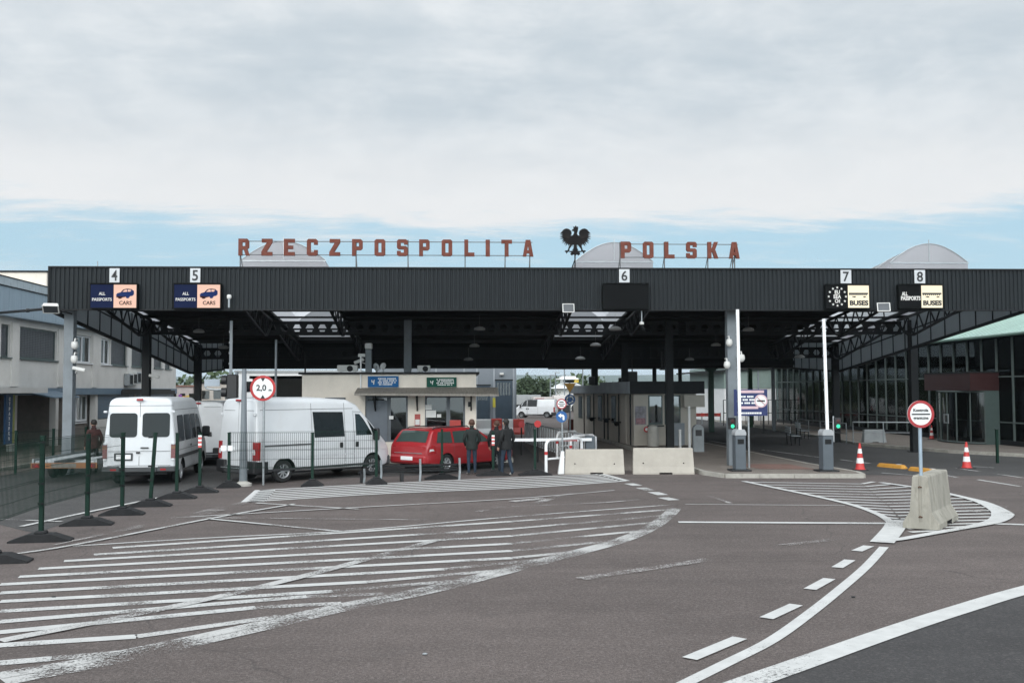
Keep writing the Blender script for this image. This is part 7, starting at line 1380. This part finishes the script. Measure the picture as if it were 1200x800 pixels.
def bench(label, u, v):
    p = G(u, v); t = T('metal_bench', label, 'bench', (p.x, p.y, 0), R_(80), 'grey metal benches'); mb = MB()
    for k in range(5): mb.box(-.8, .8, -.2+k*.085, -.14+k*.085, .44, .47)
    mb.build('seat', M_GALV, t); mb = MB()
    for k in range(3): mb.box(-.8, .8, .25, .28, .58+k*.11, .66+k*.11)
    mb.build('backrest', M_GALV, t)
    for x in (-.65, .65): mb = MB(); mb.tube([(x, -.18, 0), (x, -.18, .44)], .025, 6); mb.tube([(x, .2, 0), (x, .26, .88)], .025, 6); mb.tube([(x, -.18, .42), (x, .2, .42)], .022, 6); mb.build('leg', M_DARKST, t)
bench('nearest grey metal bench beyond the bus lane, left of the lone raised gate', 930, 521); bench('grey metal bench farther back beyond the bus lane', 941, 514)
def railing(name, label, p, q, h, step, m, cat='railing'):
    d = q-p; ln = d.length; t = T(name, label, cat, p, math.atan2(d.y, d.x)); n = max(2, int(ln/step))
    for i in range(n+1): mb = MB(); x = ln*i/n; mb.tube([(x, 0, 0), (x, 0, h)], .03, 6); mb.build('upright', m, t)
    for z in (h, h*.5): mb = MB(); mb.tube([(0, 0, z), (ln, 0, z)], .025, 6); mb.build('rail', m, t)
railing('pipe_railing', 'grey railing behind the metal benches along the terminal front', G(935, 512), G(992, 520), 1.0, 1.6, M_GALV)
railing('bar_fence', 'dark upright bar fence in front of the white and green shed', G(848, 499), G(936, 499), 1.9, .5, M_DARKST, 'fence')
p = G(895, 507.5); t = T('dark_bollard', 'slim dark post left of the far grey canopy post', 'post', p); mb = MB(); mb.bar((0, 0, 0), (0, 0, 1.35), .09); mb.build('post', M_BLACK, t); mb = MB(); mb.box(-.1, .1, -.1, .1, 0, .02); mb.build('foot_plate', M_DARKST, t)
rf = T('far_railing', 'far red and white low railing behind the booth island', 'railing', G(812, 497)); d = G(846, 497)-G(812, 497)
for k in range(7): mb = MB(); mb.box(d.x*k/7, d.x*(k+.94)/7, -.04, .04, .6, .85); mb.build('board', rd2 if k % 2 == 0 else pm('dull_red', (.3, .05, .04), .5), rf)
for k in range(4): mb = MB(); mb.box(d.x*k/3-.04, d.x*k/3+.04, .045, .1, 0, .9); mb.build('post', M_GALV, rf)
for u, vt, lab in ((661.5, 420, 'tall thin lamp post behind the orange triangle sign'), (683, 420, 'tall thin lamp post right of the white watch tower'), (645, 440, 'short dark lamp post left of the white watch tower'), (651, 437, 'thin antenna post beside the lookout of the white watch tower'), (854, 415, 'thin lamp post left of the white and green shed')):
    y = 118; x = P(u, 450, y).x; t = T('lamp_post', lab, 'lamp post', (x, y, 0), 0, 'far thin lamp posts'); h = zat(u, vt, y); mb = MB(); mb.tube([(0, 0, 0), (0, 0, h)], .09, 8, .06); mb.build('pole', M_STEEL, t); mb = MB(); mb.bbox(-.1, .5, -.1, .1, h, h+.12, .03); mb.build('lamp_head', M_GALV, t)
for u, v, y, lab in ((693.5, 446, 57, 'dark pair of loudspeaker horns high on the thin post behind the booth, left side'), (741, 443, 50, 'dark signal box high beside the thick post behind the booth'), (729, 448, 50.5, 'smaller dark signal box left of the thick post behind the booth'), (776, 432, 45, 'small dark bullet camera left of the booth column')):
    c = P(u, v, y); t = T('signal_box', lab, 'signal box', c); mb = MB(); s_ = .17 if u in (729, 693.5) else (.24 if u == 741 else .1); mb.bbox(-s_, s_, -.15, .15, -s_*1.4 if u != 776 else -.06, s_*1.4 if u != 776 else .06, .02); mb.build('housing', M_BLACK, t); mb = MB(); mb.tube([(0, 0, s_), (0, .1, 4.4-c.z)], .03, 6); mb.build('hanger', M_BLACK, t)
# litter and small marks on the road
rnd = random.Random(11)
for k, (u, v) in enumerate(((137, 592), (498, 767), (63, 700), (675, 646), (1000, 700))):
    p = G(u, v); mb = MB(); mb.ell((0, 0, .012), (.03, .022, .012), 7, 5); o = mb.build('pebble', M_GALV if k % 2 else M_RUB); o.location = p; o['label'] = ('dark bit of grit on the road by the fence feet', 'pale pebble on bare asphalt near the bottom edge', 'dark grit on the hatched lines at the left', 'pale pebble on asphalt in the middle', 'dark grit right of the dashed line')[k]; o['category'] = 'pebble'
# ------------------------------------------------------------------ haze
mb = MB(); mb.box(-4500, 4500, -80, 6200, -3.2, 105); hz = mb.build('haze', pm('haze_air', (.8, .85, .9))); hz['kind'] = 'stuff'; hz['label'] = 'thin pale summer haze over the far hills'; hz['category'] = 'haze'
t = MATS['haze_air'].node_tree; t.nodes.clear(); o_ = t.nodes.new('ShaderNodeOutputMaterial'); v_ = t.nodes.new('ShaderNodeVolumePrincipled'); v_.inputs['Density'].default_value = .00013; v_.inputs['Color'].default_value = (.72, .85, .96, 1); t.links.new(v_.outputs[0], o_.inputs['Volume'])
